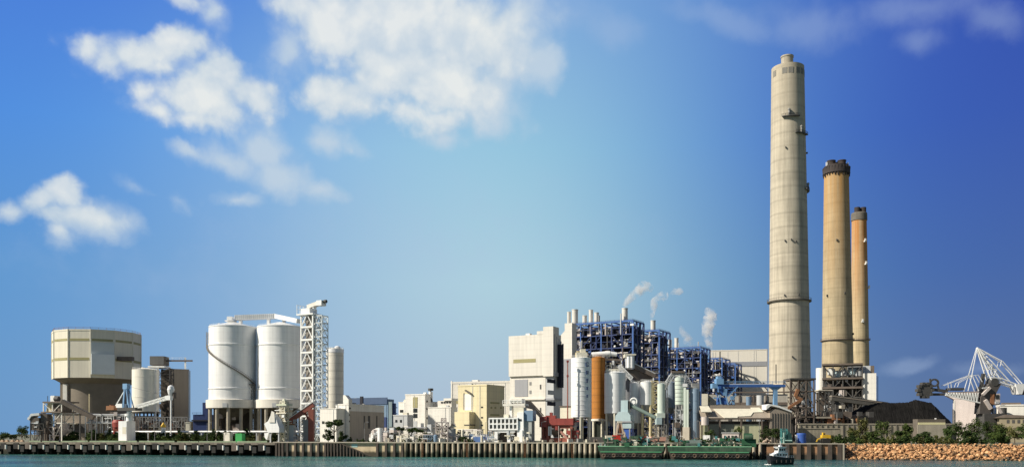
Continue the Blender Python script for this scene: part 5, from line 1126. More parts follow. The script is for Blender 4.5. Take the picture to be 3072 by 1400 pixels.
t.part('brown_end', MB().xprism([(t.x(2308), 0), (t.x(2370), 0), (t.x(2370), t.z(1236)), (t.x(2330), t.z(1224)), (t.x(2308), t.z(1232))], -1, 12), BROWNW)
b = MB()
for k in range(7): b.box(t.x(2314 + 8 * k), t.x(2315.2 + 8 * k), -1.25, -1.003, 0, t.z(1238))
t.part('wall_rib', b, DGREY)
t.part('end_roof', MB().xprism([(t.x(2296), t.z(1228)), (t.x(2310), t.z(1216)), (t.x(2334), t.z(1222)), (t.x(2372), t.z(1236)), (t.x(2372), t.z(1232)), (t.x(2334), t.z(1216)), (t.x(2306), t.z(1211)), (t.x(2296), t.z(1216))], -1.6, 12.4), WHITESTEEL)
def roof_slope(name, pts, m, y0=-1.5, k=1.5, th=.35):
    zb = min(t.z(q) for p, q in pts); top = [(t.x(p), y0 + (t.z(q) - zb) * k, t.z(q)) for p, q in pts]; n = len(top); b = MB()
    b.add(top + [(x, y + th * .4, z - th) for x, y, z in top], [tuple(range(n)), tuple(reversed(range(n, 2 * n)))] + [(i, n + i, n + (i + 1) % n, (i + 1) % n) for i in range(n)]); t.part(name, b, m)
roof_slope('roof_panel', [(2172, 1252), (2210, 1252), (2212, 1248), (2252, 1246), (2264, 1235), (2295, 1234), (2288, 1219), (2262, 1219), (2262, 1224), (2148, 1224)], CREAM)
roof_slope('left_roof_panel', [(2103, 1234), (2134, 1234), (2130, 1216), (2103, 1216)], CREAM, -1.2)
t.part('eaves', MB().box(t.x(2103), t.x(2310), -1.4, 1.98, t.z(1257), t.z(1252.5)), BROWNS)
roof_slope('shaded_roof', [(2103, 1252.4), (2310, 1252.4), (2310, 1214), (2103, 1214)], BROWNW, -.9, 1.5, .2)  # shade on this part of the roof is put into the brown-grey
t.part('roof_plinth', MB().box(t.x(2140), t.x(2296), 5.6, 11, t.z(1240), t.z(1213)), BROWNW)
t.part('lower_wall', MB().box(t.x(2204), t.x(2283), -.2, .3, 0, t.z(1272)), mat('pale_lime_wall', (.62, .62, .42), .8, .08, .1, streak=.1)); t.part('grey_wall', MB().box(t.x(2128), t.x(2203.8), .3, .7, 0, t.z(1271)), mat('sage_wall', (.24, .26, .22), .85, .08)); t.part('left_wall', MB().box(t.x(2102), t.x(2124), -.2, .3, 0, t.z(1273)), mat('pale_lime_wall', (.62, .62, .42)))
t.part('left_silo', MB().cyl(t.x(2112), -2, t.z(1274), t.z(1250), 1.6), PINKW)
for px in (2104, 2158, 2222, 2284): t.part('post', MB().box(t.x(px) - .3, t.x(px) + .3, -1.3, -.8, 0, t.z(1257.1)), BROWNS)
b = MB()
for k in range(16): b.box(t.x(2215 + 5.5 * k), t.x(2216.5 + 5.5 * k), -.5, -.2 - .01, t.z(1262), t.z(1257.1))
t.part('rafter_end', b, DGREY)

t = T('dark_frame_tower', 'dark rusty steel frame before the foot of the tallest chimney', 'industrial structure', 2392, 470)
t.part('frame', frame_grid(t.x(2362), t.x(2432), -5, 6, 0, (t.z(1250), t.z(1222), t.z(1174), t.z(1140)), 3, .6), BROWNS); t.part('roof', MB().box(t.x(2361), t.x(2438), -5.5, 6.5, t.z(1139), t.z(1135)), DGREY)
t.part('rusty_chute', MB().bar(t.xz(2384, 1168, -5.2), t.xz(2376, 1190, -5.2), 1.6).bar(t.xz(2378, 1190, -5.2), t.xz(2396, 1200, -5.2), 1.4).bar(t.xz(2396, 1198, -5.2), t.xz(2352, 1226, -5.4), 1.3), RUSTS)
t.part('inner_wall', MB().box(t.x(2366), t.x(2406), 4, 5, 0, t.z(1250)), DGREY); t.part('white_panel', MB().box(t.x(2411), t.x(2431), 2, 3, t.z(1226), t.z(1194)), LGREY)
clutter(t, (('equipment', BROWNS), ('pipe', PINKW), ('duct', DGREY)), 16, t.x(2364), t.x(2430), -4.6, 4, 0, t.z(1170), 71, (.6, 2.6), (.5, 3))
t = T('chimney_foot_building', 'white and grey plant block at the foot of the two farther chimneys', 'industrial building', 2540, 640, turn=20)
t.part('left_block', MB().lathe([(15 * t.s, 0), (15 * t.s, t.z(1100))], t.x(2462), 6, 24), WHITEW); t.part('rear_block', MB().box(t.x(2544), t.x(2612), 6, 20, 0, t.z(1096)), LGREY); t.part('rear_trim', MB().box(t.x(2612.2), t.x(2623), 6, 20, 0, t.z(1096)), BROWNS)
t.part('white_block', MB().box(t.x(2587), t.x(2627), -4, 10, 0, t.z(1121)), WHITEW); t.part('side_rail', MB().lattice((t.x(2630), 0, 0), (t.x(2630), 0, t.z(1130)), 1.2, 1.2, 14, .2), DGREY)
t.part('frame', frame_grid(t.x(2470), t.x(2586), -6, 4, 0, (t.z(1250), t.z(1206), t.z(1192), t.z(1164), t.z(1134), t.z(1096)), 4, .8), DGREY)
for q0, q1 in ((1096, 1091), (1138, 1133), (1166, 1160)): t.part('floor', MB().box(t.x(2466), t.x(2588) - .01, -7, 4.5, t.z(q0), t.z(q1)), BROWNS)
t.part('inner_block', MB().box(t.x(2478), t.x(2584), 1, 3.6, 0, t.z(1139)), DGREY)
for px, py, m_ in ((2494, 1112, WHITESTEEL), (2512, 1120, PBLUE), (2532, 1116, LGREY), (2556, 1114, PBLUE), (2576, 1118, LGREY)): t.part('vessel', MB().lathe([(1, t.z(py + 14)), (2.6, t.z(py + 10)), (2.6, t.z(py - 6)), (.6, t.z(py - 10))], t.x(px), -1, 14), m_)
t.part('bent_duct', MB().bar(t.xz(2486, 1104, -4), t.xz(2504, 1130, -4), 2).bar(t.xz(2504, 1130, -4), t.xz(2504, 1134, -4), 2), WHITESTEEL)
t.part('pink_panel', MB().box(t.x(2517), t.x(2532), -6.4, -6.1, t.z(1188), t.z(1170)), PINKW); t.part('pale_panel', MB().box(t.x(2516), t.x(2533), -6.4, -6.1, t.z(1224), t.z(1216)), CREAM)
clutter(t, (('equipment', BROWNS), ('pipe', CONCD), ('pale_pipe', LGREY)), 26, t.x(2474), t.x(2584), -6, 0, 0, t.z(1140), 73, (.8, 3), (.6, 4))
t = T('small_transfer_house', 'dark open transfer house with a flat roof below the middle chimney', 'conveyor tower', 2471, 560)
t.part('frame', frame_grid(t.x(2452), t.x(2490), -3, 5, 0, (t.z(1232), t.z(1198), t.z(1172)), 2, .6), DGREY); t.part('roof', MB().box(t.x(2450), t.x(2492), -3.5, 5.5, t.z(1172), t.z(1169)), CONCP)
t.part('inner_wall', MB().box(t.x(2455), t.x(2488), 3, 4, 0, t.z(1175)), BROWNS); t.part('pale_duct', MB().box(t.x(2472), t.x(2480), -2, 0, t.z(1240), t.z(1212)), LGREY)
clutter(t, (('pipe', MGREY), ('drum', CREAM)), 8, t.x(2454), t.x(2488), -2, 2, 0, t.z(1180), 75)
t = T('coal_conveyor', 'dark covered coal conveyor sloping from the transfer house into the coal heap', 'conveyor', 2570, 548, z=G)
t.part('gallery', MB().bar(t.xz(2492, 1192), t.xz(2660, 1214), 4.2, 3.4), mat('conveyor_grey', (.10, .095, .085), .8, .2)); t.part('roof', MB().bar(t.xz(2492, 1187.5), t.xz(2660, 1209.5), 4.6, .4), BROWNW)
for px, py in ((2510, 1200), (2550, 1205), (2600, 1211)): t.part('trestle', MB().box(t.x(px) - 1, t.x(px) + 1, -1, 1, -.2, t.z(py)), DGREY)
t = T('yard_machinery', 'dark jumble of yard machinery behind the retaining wall', 'machinery', 2470, 470)
clutter(t, (('housing', BROWNS), ('dark_housing', DGREY), ('pipe', CONC), ('rusty_part', RUSTS)), 34, t.x(2400), t.x(2610), -4, 4, 0, t.z(1240), 77, (1, 5), (.8, 4))
t.part('lower_block', MB().box(t.x(2440), t.x(2580), 4.2, 8, 0, t.z(1244)), DGREY); t.part('column', MB().box(t.x(2493), t.x(2497), -5, -4.2, 0, t.z(1240)), PINKW); t.part('walkway', MB().box(t.x(2436), t.x(2488), -5, -3, t.z(1254), t.z(1249)), CONC)
t = T('lamp_post', 'thin grey lamp post behind the retaining wall', 'lamp post', 2511, 460); t.part('pole', MB().cyl(0, 0, 0, t.z(1238), .18), MGREY); t.part('lamp_head', MB().box(-1.2, .2, -.2, .2, t.z(1238), t.z(1236)), MGREY)

# coal heap
def coal_heap():
    t = T('coal_heap', 'long black coal heap with a sharp right slope', 'coal heap', 2720, 505)
    prof = [(2540, 1262), (2575, 1230), (2605, 1216), (2640, 1208), (2668, 1204), (2700, 1206), (2742, 1204), (2762, 1196), (2790, 1202), (2812, 1206), (2862, 1258), (2880, 1290)]
    def hz(px):
        for (a, p), (b_, q) in zip(prof, prof[1:]):
            if a <= px <= b_: return t.z(p + (q - p) * (px - a) / (b_ - a))
        return 0
    rn = random.Random(5); nx, ny = 110, 22; b = MB(); vs = []
    for j in range(ny + 1):
        f = j / ny
        for i in range(nx + 1):
            px = 2540 + 340 * i / nx; k = min(1, f * 2.1) if f < .5 else min(1, (1 - f) * 2.1); h = max(0, hz(px)) * k
            h += (rn.uniform(-.22, .18) if 0 < j < ny and h > .3 else 0)
            vs.append((t.x(px), -16 + 46 * f, max(-.2, h)))
    b.add(vs, [(j * (nx + 1) + i, j * (nx + 1) + i + 1, (j + 1) * (nx + 1) + i + 1, (j + 1) * (nx + 1) + i) for j in range(ny) for i in range(nx)])
    t.part('coal', b, COAL)
coal_heap()

# stacker reclaimer
t = T('stacker_reclaimer', 'white masted stacker reclaimer with a black bucket wheel above the coal heap', 'stacker reclaimer', 2960, 440)
W_ = WHITEP
def ln(pts, w, m_, name, y=(0,)):
    b = MB()
    for yy in y:
        for p, q in zip(pts, pts[1:]): b.bar(t.xz(p[0], p[1], yy if len(p) < 3 else yy * p[2]), t.xz(q[0], q[1], yy if len(q) < 3 else yy * q[2]), w)
    return t.part(name, b, m_)
AP = (2931, 1042, .15)
ln([AP, (2911, 1124, .8), (2898, 1172)], 0.30, W_, 'back_mast', (-2, 2)); ln([(2911, 1124, .8), (2930, 1172)], 0.30, W_, 'mast_strut', (-2, 2))
ln([AP, (2966, 1138)], 0.54, W_, 'front_mast', (-2, 2)); ln([AP, (2994, 1134), (2998, 1138)], 0.50, W_, 'front_mast', (-1.4, 1.4))
ln([AP, (3004, 1084), (3062, 1150)], 0.36, W_, 'upper_stay', (-1.2, 1.2)); ln([AP, (2972, 1086), (3030, 1150)], 0.40, W_, 'lower_stay', (-1.5, 1.5))
ln([(2966, 1138), (3040, 1160)], 0.58, W_, 'counter_boom', (-2.2, 2.2)); ln([(2966, 1132), (2996, 1134), (3040, 1152)], 0.50, W_, 'counter_boom', (-2.2, 2.2))
b = MB()
for (p, q) in (((2945, 1072), (2960, 1072)), ((2950, 1088), (2974, 1092)), ((2957, 1110), (2972, 1092)), ((2972, 1092), (2966, 1134)), ((2955, 1104), (2985, 1108)), ((2985, 1108), (2976, 1130)), ((3000, 1082), (2996, 1098)), ((2975, 1136), (2996, 1142)), ((3000, 1138), (3006, 1148)), ((2940, 1060), (2958, 1062)), ((2962, 1124), (2990, 1126))):
    for y in (-1.4, 1.4): b.bar(t.xz(p[0], p[1], y), t.xz(q[0], q[1], y), .26)
t.part('mast_brace', b, W_)
t.part('counterweight', MB().xprism([(t.x(3036), t.z(1152)), (t.x(3110), t.z(1150)), (t.x(3110), t.z(1166)), (t.x(3062), t.z(1166)), (t.x(3056), t.z(1182)), (t.x(3046), t.z(1182)), (t.x(3040), t.z(1164))], -3, 3), W_)
t.part('ballast', MB().box(t.x(3058), t.x(3110), -2.6, 2.6, t.z(1183), t.z(1166.2)), DGREY)
ln([(2911, 1124), (2868, 1140), (2828, 1156)], 0.24, W_, 'boom_stay', (-1.5, 1.5)); ln([(2911, 1126), (2872, 1148), (2868, 1160)], 0.22, W_, 'boom_stay', (-1.5, 1.5)); ln([(2911, 1126), (2930, 1124), (2942, 1145)], 0.25, W_, 'boom_stay', (-1.5, 1.5)); ln([(2848, 1146), (2850, 1164)], 0.22, W_, 'boom_strut', (-1.5, 1.5))
b = MB().xprism([(t.x(2830), t.z(1176)), (t.x(2930), t.z(1173)), (t.x(2932), t.z(1192)), (t.x(2900), t.z(1188))], -2, 2); t.part('boom', b, mat('dusty_pink_steel', (.44, .37, .35), .8, .2, .5, streak=.3))
b = MB()
for k in range(12):
    f = k / 12; b.bar(t.xz(2832 + 96 * f, 1178, -2.1), t.xz(2836 + 96 * f, 1184 + 22 * f, -2.1), .45); b.bar(t.xz(2836 + 96 * f, 1184 + 22 * f, -2.1), t.xz(2840 + 96 * f, 1178, -2.1), .35)
b.bar(t.xz(2830, 1184, -2.1), t.xz(2935, 1208, -2.1), .6)
t.part('boom_truss', b, WHITESTEEL)
t.part('boom_shade', MB().xprism([(t.x(2836), t.z(1180)), (t.x(2930), t.z(1193)), (t.x(2930), t.z(1206)), (t.x(2840), t.z(1184))], -1.7, 1.7), mat('boom_shade_steel', (.30, .26, .24), .8, .2))  # darker slab paints the shade under the boom
t.part('boom_walkway', MB().box(t.x(2844), t.x(2886), -2.4, 2.4, t.z(1170), t.z(1163)), DGREY); t.part('bucket_arm', MB().bar(t.xz(2788, 1166), t.xz(2842, 1173), 1.4).bar(t.xz(2788, 1182), t.xz(2832, 1182), 1.2), DGREY)
b = MB(); rw = 3.4
c_ = Vector(t.xz(2774, 1170)); b.tube(c_ + Vector((0, -1.2, 0)), c_ + Vector((0, 1.2, 0)), rw, 20)
for i in range(10):
    a = i * math.pi / 5; q = c_ + Vector((math.cos(a) * rw, 0, math.sin(a) * rw)); b.box(q.x - .7, q.x + .7, -1.6, 1.6, q.z - .7, q.z + .7)
t.part('bucket_wheel', b, DGREY)
b = MB()
for i in range(10):
    a0, a1 = i * math.pi / 5, (i + 1) * math.pi / 5; c2 = Vector(t.xz(2803, 1147)); b.bar(c2 + Vector((math.cos(a0) * 2, 0, math.sin(a0) * 1.7)), c2 + Vector((math.cos(a1) * 2, 0, math.sin(a1) * 1.7)), .8)
b.bar(t.xz(2790, 1135), t.xz(2794, 1170), .7).bar(t.xz(2812, 1150), t.xz(2816, 1166), .7)
t.part('idler_wheel', b, DGREY)
t.part('slewing_tower', MB().xprism([(t.x(2935), t.z(1190)), (t.x(2960), t.z(1150)), (t.x(2996), t.z(1150)), (t.x(2980), t.z(1180)), (t.x(2965), t.z(1240)), (t.x(2930), t.z(1240))], -2.6, 2.6), mat('grimy_steel', (.09, .08, .075), .8, .3)); t.part('dark_boom_joint', MB().tube(t.xz(2976, 1146, -2.8), t.xz(2976, 1146, 2.8), 2.0).bar(t.xz(2950, 1120, 0), t.xz(2940, 1180, 0), 1.4), DGREY)
t.part('pale_link', MB().bar(t.xz(2938, 1184, -3), t.xz(2960, 1162, -3), 1.2).bar(t.xz(2945, 1200, -3), t.xz(2962, 1226, -3), 1.6).bar(t.xz(2984, 1220, -3), t.xz(2994, 1238, -3), 1), PINKW)
t.part('operator_cabin', MB().box(t.x(2962), t.x(2974), -2.8, 2.8, t.z(1212), t.z(1182)), RUSTS); t.part('white_cabin', MB().box(t.x(2974) + .01, t.x(2992), -2.6, 2.6, t.z(1214), t.z(1180)), PINKW); t.part('cabin_window', MB().box(t.x(2978), t.x(2988), -2.8, -2.58, t.z(1196), t.z(1184)), GLASS)
t.part('travelling_base', MB().box(t.x(2940), t.x(3000), -4, 4, .2, t.z(1240)), DGREY)
clutter(t, (('machinery', BROWNS), ('pale_fitting', LGREY), ('cable_drum', DGREY)), 12, t.x(2930), t.x(2998), -3.4, 3, t.z(1242), t.z(1160), 81, (.5, 2), (.4, 2))
t = T('pink_white_shed', 'pinkish white shed behind the stacker reclaimer', 'shed', 2890, 475, turn=24); t.part('wall', MB().box(t.x(2862), t.x(2950), 0, 14, 0, t.z(1197)), mat('pinkish_white_wall', (.70, .62, .60), .8, .08, .2, streak=.15)); t.part('gable', MB().xprism([(t.x(2835), t.z(1182)), (t.x(2948), t.z(1196)), (t.x(2862), t.z(1196.2))], .3, 13), mat('pinkish_white_wall', (.7, .62, .6)))
t.part('trim', MB().box(t.x(2861), t.x(2864), -.2, .3, 0, t.z(1200)), WHITEW); t.part('post', MB().box(t.x(2857), t.x(2860), -1, 0, 0, t.z(1226)), CONCD)
t = T('white_end_building', 'bright white low building at the right edge', 'building', 3040, 455, turn=22); t.part('wall', MB().box(t.x(3000), t.x(3130), 0, 16, 0, t.z(1214)), WHITEW); t.part('roof_plant', MB().box(t.x(3010), t.x(3066), 3, 9, t.z(1214) + .003, t.z(1206)), BROWNS); t.part('roof', MB().box(t.x(2999), t.x(3131), -.3, 16.3, t.z(1216), t.z(1212)), WHITEW)
t.part('tank', MB().cyl(t.x(3004), -4, 0, t.z(1222), 2), DGREY)
t = T('brown_roof_shed', 'low shed with a dark roof in front of the white end building', 'shed', 3045, 425, turn=22); t.part('wall', MB().box(t.x(2998), t.x(3110), 0, 8, 0, t.z(1252)), mat('khaki_wall', (.30, .26, .18), .9, .15)); t.part('roof', MB().xprism([(t.x(2985), t.z(1252) + .003), (t.x(3018), t.z(1242)), (t.x(3112), t.z(1247)), (t.x(3112), t.z(1252) + .003)], -.6, 8.6), BROWNS)
for k in range(5): t.part('window', MB().box(t.x(3020 + 16 * k), t.x(3028 + 16 * k), -.12, .1, t.z(1268), t.z(1258)), DGREY)

# retaining wall
t = T('retaining_wall', 'long weathered retaining wall below the coal yard', 'wall', 2620, 424)
t.part('wall', MB().box(t.x(2396), t.x(2870), 0, 1.2, -.1, t.z(1272)), mat('old_wall', (.40, .36, .28), .9, .3, .25, streak=.5)); t.part('coping', MB().box(t.x(2394), t.x(2872), -.25, 1.45, t.z(1272) + .003, t.z(1269)), CONC)
b = MB()
for k in range(30): b.box(t.x(2400 + 16 * k), t.x(2402 + 16 * k), -.35, -.003, -.1, t.z(1273))
t.part('pier', b, CONCD)
t = T('low_front_wall', 'broken grey low wall in front of the retaining wall', 'wall', 2480, 402); t.part('wall', MB().box(t.x(2396), t.x(2520), 0, .8, -.1, t.z(1285)), mat('old_wall', (.4, .36, .28))); t.part('coping', MB().box(t.x(2394), t.x(2522), -.2, 1, t.z(1285) + .003, t.z(1283)), CONC)
t = T('yellow_band_hut', 'low hut with a pale yellow band under the coal heap', 'hut', 2794, 418); t.part('wall', MB().box(t.x(2753), t.x(2836), 0, 5, 0, t.z(1256)), mat('dark_hut_wall', (.14, .12, .10), .9, .2)); t.part('band', MB().box(t.x(2754), t.x(2835), -.3, -.003, t.z(1272.5), t.z(1266)), mat('pale_yellow_panel', (.75, .70, .42), .7, .08)); t.part('lower_wall', MB().box(t.x(2752), t.x(2838), -.28, -.003, 0, t.z(1273)), CONC)  # hut front carries a pale yellow strip
t.part('roof_lamp', MB().box(t.x(2810), t.x(2813), 1, 2, t.z(1256) + .003, t.z(1253)), WHITEP)

# ------------------------------------------------------------------ quay edge
class Q(T):
    """a thing built along the quay line: local x runs along the quay, y inland"""
    def __init__(s, name, label, cat, px0, group=None, back=0.0, z=G):
        p = qpt(px0) + QBACK * back
        s.o = bpy.data.objects.new(name, None); s.o.location = (p.x, p.y, z); s.o.rotation_euler = (0, 0, -QA); col.objects.link(s.o); tag(s.o, label, cat, group)
        s.p0 = qpt(px0); s.s = Yq(px0) / F; s.z0 = z; s.ky = s.kx = 1.0
    def q(s, px): return (qpt(px) - s.p0).length * (1 if (qpt(px) - s.p0).dot(QDIR) > 0 else -1)
t = Q('piled_jetty', 'long piled concrete jetty with black fenders and white stub piles', 'jetty', -60)
L1 = t.q(825)
t.part('deck', MB().box(0, L1, .25, 13.98, -.9, -.03), CONCP); t.part('edge_beam', MB().box(0, L1, -.25, .247, -1.0, .1), mat('grimy_beam', (.24, .21, .17), .9, .3, .3, streak=.5))
px = -50; k = 0; jr = random.Random(77)
while px < 815:
    x = t.q(px)
    x += jr.uniform(-.5, .5)
    t.part('pile', MB().cyl(x, 1.4, -7, -.9, .62, n=14), mat('wet_pile', (.26, .23, .19), .9, .25, .4, streak=.4, tide=(-4.6, -3.2, (.04, .045, .03))))
    f_ = jr.uniform(-.5, .5); t.part('fender_panel', MB().box(x - 3.4 - f_ * .4, x - .7, -.75, .9, -3.4 + f_, -.5 + f_ * .3), RUBBER if k % 4 else BROWNS)
    t.part('stub_pile', MB().cyl(x - .15, -.55, -3.4, -1.3, .55, n=12), WHITEW if k % 3 else CONCP)
    t.part('fender', MB().box(x + .5, x + 2.6, -.7, .9, -4.7, -1.9), RUBBER)
    t.part('rear_pile', MB().cyl(x - 2.6, 7, -7, -.9, .6, n=10), CONCD)
    px += 37.0 + 3.4 * px / 815; k += 1
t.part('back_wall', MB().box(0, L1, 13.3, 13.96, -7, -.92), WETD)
t = Q('jetty_parapet', 'low pale green parapet along the edge of the piled jetty', 'parapet', 85)
b = MB()
rn = random.Random(3); x = 0; xe = t.q(800)
while x < xe:
    l = rn.uniform(5, 12); b.box(x, min(xe, x + l), .3, .6, -.02, .65 + rn.uniform(-.1, .2)); x += l + (rn.uniform(.2, 1.5) if rn.random() < .6 else 0)
t.part('wall', b, mat('pale_green_wall', (.30, .38, .25), .85, .25, .2, streak=.3))
for i, px in enumerate((3, 17, 33, 49, 62)):
    t = Q('mooring_block', 'pinkish concrete mooring block on the far left jetty edge', 'mooring block', px, 'mooring blocks at the far left'); t.part('block', MB().prism([(-.8, .3), (.8, .3), (.8, 1.5), (-.8, 1.5)], -.03, .7).prism([(-.5, .5), (.5, .5), (.5, 1.3), (-.5, 1.3)], .7, 1.1), mat('pink_concrete', (.52, .38, .27), .9, .15))

t = Q('quay_wall', 'long concrete quay wall with dark recesses between pale round piles', 'quay wall', 825)
LA, LB, LC, LD, LE = t.q(985), t.q(1130), t.q(1215), t.q(1792), t.q(2300)
t.part('sandy_wall', MB().box(0, LA, .6, 2.18, -7, -.02), SANDC); t.part('coping', MB().box(-1, LE, -.2, 2.15, -.015, .45), CONC)
t.part('slipway_wall', MB().box(LA, LB, .9, 2.18, -7, -.02), SANDC)
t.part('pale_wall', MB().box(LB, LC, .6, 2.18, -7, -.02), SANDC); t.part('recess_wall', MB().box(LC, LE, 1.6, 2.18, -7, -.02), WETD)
TIMB = mat('dark_timber', (.075, .06, .05), .9, .25, .5)
for px in (829, 838, 848, 862, 886, 909, 933, 955, 976): t.part('fender_post', MB().box(t.q(px) - .45, t.q(px) + .45, -.3, .6, -6.6, -.02), TIMB)
for k in range(12):
    px = 984 + 9.5 * k; f = max(0, (px - 1020) / 80); h = -.3 - 5.4 * min(1, f)
    if h > -5.6: t.part('short_post', MB().box(t.q(px) - .28, t.q(px) + .28, -.2, .9, -6.6, h), TIMB)
t.part('pile_shade_wedge', MB().xprism([(t.q(1018), -.6), (t.q(1022), -.3), (t.q(1110), -5.8), (t.q(1110), -6.8), (t.q(1018), -6.8)], .3, .88), WETD)  # dark wedge paints the shade of the pilings
t.part('slipway_edge', MB().xprism([(t.q(1018), -.32), (t.q(1022), -.02), (t.q(1112), -5.5), (t.q(1110), -5.9)], .1, .29), TIMB)
t.part('painted_patch', MB().box(t.q(1052), t.q(1070), .82, .897, -1.9, -.5), mat('faded_cyan_paint', (.42, .62, .60), .8, .15))
for px in (1132, 1158, 1183, 1207): t.part('fender_post', MB().box(t.q(px) - .5, t.q(px) + .5, -.3, .6, -6.6, -.02), TIMB)
PILES = (WETC, WETC, mat('pale_quay_pile', (.60, .54, .45), .9, .2, .35, streak=.4, tide=(-4.2, -3.0, (.05, .055, .035))), mat('stained_quay_pile', (.36, .29, .21), .9, .25, .35, streak=.5, tide=(-4.0, -2.4, (.05, .055, .035))))
px = 1217.0
while px < 1800:
    t.part('round_pile', MB().cyl(t.q(px) + jr.uniform(-.12, .12), .35 + jr.uniform(-.12, .12), -7, -.02, .70 + jr.uniform(-.09, .06), n=14), jr.choice(PILES)); px += 15.9 + jr.uniform(-.6, .6)
for px in (1268, 1402, 1575, 1718):
    b = MB()
    for k in range(9): b.bar((t.q(px) - .3, -.55, -5.6 + k * .62), (t.q(px) + .3, -.55, -5.6 + k * .62), .07)
    b.bar((t.q(px) - .3, -.55, -6), (t.q(px) - .3, -.55, .9), .08).bar((t.q(px) + .3, -.55, -6), (t.q(px) + .3, -.55, .9), .08); t.part('ladder', b, RUSTS)
px = 1806
while px < 2296:
    t.part('round_pile', MB().cyl(t.q(px), .35, -7, -.02, .66, n=10), WETC); px += 19
t = Q('rusty_quay_wall', 'rusty brown quay wall with five dark posts right of the small boat', 'quay wall', 2300)
LE = t.q(2533); t.part('wall', MB().box(.01, LE, .6, 2.18, -7, -.02), RUSTC); t.part('coping', MB().box(.01, LE, -.1, 2.15, -.015, .3), CONC)
for px in (2328, 2362, 2396, 2427, 2458, 2490, 2519): t.part('fender_post', MB().box(t.q(px) - .75, t.q(px) + .75, -.35, .6, -6.8, -.02), TIMB)
t.part('end_post', MB().box(LE - .6, LE, -.4, .6, -6.8, .1), CONC); t.part('return_wall', MB().box(LE - .5, LE + .4, .6, 15, -7, -.01), CONCD)

# rocks
def rock_mesh(seed, m):
    rn = random.Random(seed); b = MB(); n1, n2 = 7, 5; vs = []
    for j in range(n2 + 1):
        for i in range(n1):
            th, ph_ = math.pi * j / n2, 2 * math.pi * i / n1 + .3 * (j % 2); k = rn.uniform(.72, 1.12) if 0 < j < n2 else .85
            if 0 < j < n2 or i == 0: pass
            vs.append((math.sin(th) * math.cos(ph_) * k, math.sin(th) * math.sin(ph_) * k * rn.uniform(.85, 1.1), math.cos(th) * k * .8))
    b.add(vs, [(j * n1 + i, j * n1 + (i + 1) % n1, (j + 1) * n1 + (i + 1) % n1, (j + 1) * n1 + i)[::-1] for j in range(n2) for i in range(n1)])
    return b, m
a, e = qpt(2534), qpt(3110); P = lambda f, back, z: a.lerp(e, f) + QBACK * back + Vector((0, 0, z))
b = MB(); b.add([P(0, -1.5, -1.5), P(1, -1.5, -1.5), P(1, 16, 5.95), P(0, 16, 5.95)], [(0, 1, 2, 3)]); b.add([P(0, 16, 5.95), P(1, 16, 5.95), P(1, 17, 4), P(0, 17, 4)], [(0, 1, 2, 3)])
tag(b.build('shore_bank', ROCKW), kind='structure')  # bank coloured dark so it reads as gaps between boulders
rn = random.Random(17); dry = [None] * 7; wet = [None] * 4
def put_rock(p, s_, isdry, i):
    pool = dry if isdry else wet; k = i % len(pool)
    if pool[k] is None:
        bm, m = rock_mesh(100 + k + (50 if isdry else 0), ROCKM if isdry else ROCKW); o = bm.build('boulder', m); pool[k] = o
        tag(o, 'sunlit tan boulder in the rock bank at the right' if isdry else 'dark wet boulder at the waterline of the rock bank', 'rock', 'tan boulders in the rock bank' if isdry else 'wet boulders at the waterline')
    else:
        o = pool[k].copy(); col.objects.link(o)
    o.location = p; o.scale = (s_ * rn.uniform(.8, 1.3), s_ * rn.uniform(.8, 1.2), s_ * rn.uniform(.75, 1.15)); o.rotation_euler = (rn.uniform(-.6, .6), rn.uniform(-.6, .6), rn.uniform(0, 6.28))
i = 0
rows = ((-.6, -.1, .95, 48, 0), (1.4, .75, 1.0, 46, 1), (3.6, 1.75, 1.08, 43, 1), (6.0, 2.75, 1.1, 42, 1), (8.6, 3.75, 1.1, 40, 1), (11.2, 4.7, 1.1, 36, 1), (13.6, 5.5, .95, 30, 1))
for back, z, s_, n, d in rows:
    for k in range(n):
        f = (k + rn.uniform(.1, .9)) / n
        if f < (.04 + .006 * back if back > 2 else 0): continue
        put_rock(P(f, back + rn.uniform(-.8, .8), z + rn.uniform(-.35, .35)), s_ * .60 * rn.uniform(.5, 1.65), bool(d) and rn.random() < .96, i); i += 1

small = MB()
for k in range(1200):
    back = rn.uniform(.5, 14.5); p = P(rn.random(), back, -.5 + back * .43 + .35); r_ = rn.uniform(.2, .6); bm, _ = rock_mesh(1000 + k, ROCKM); small.add([(p.x + x * r_, p.y + y * r_, p.z + z * r_) for x, y, z in bm.v], bm.f)
tag(small.build('small_rocks', ROCKM), 'small tan stones filling the gaps of the rock bank', 'rocks', None, 'stuff')

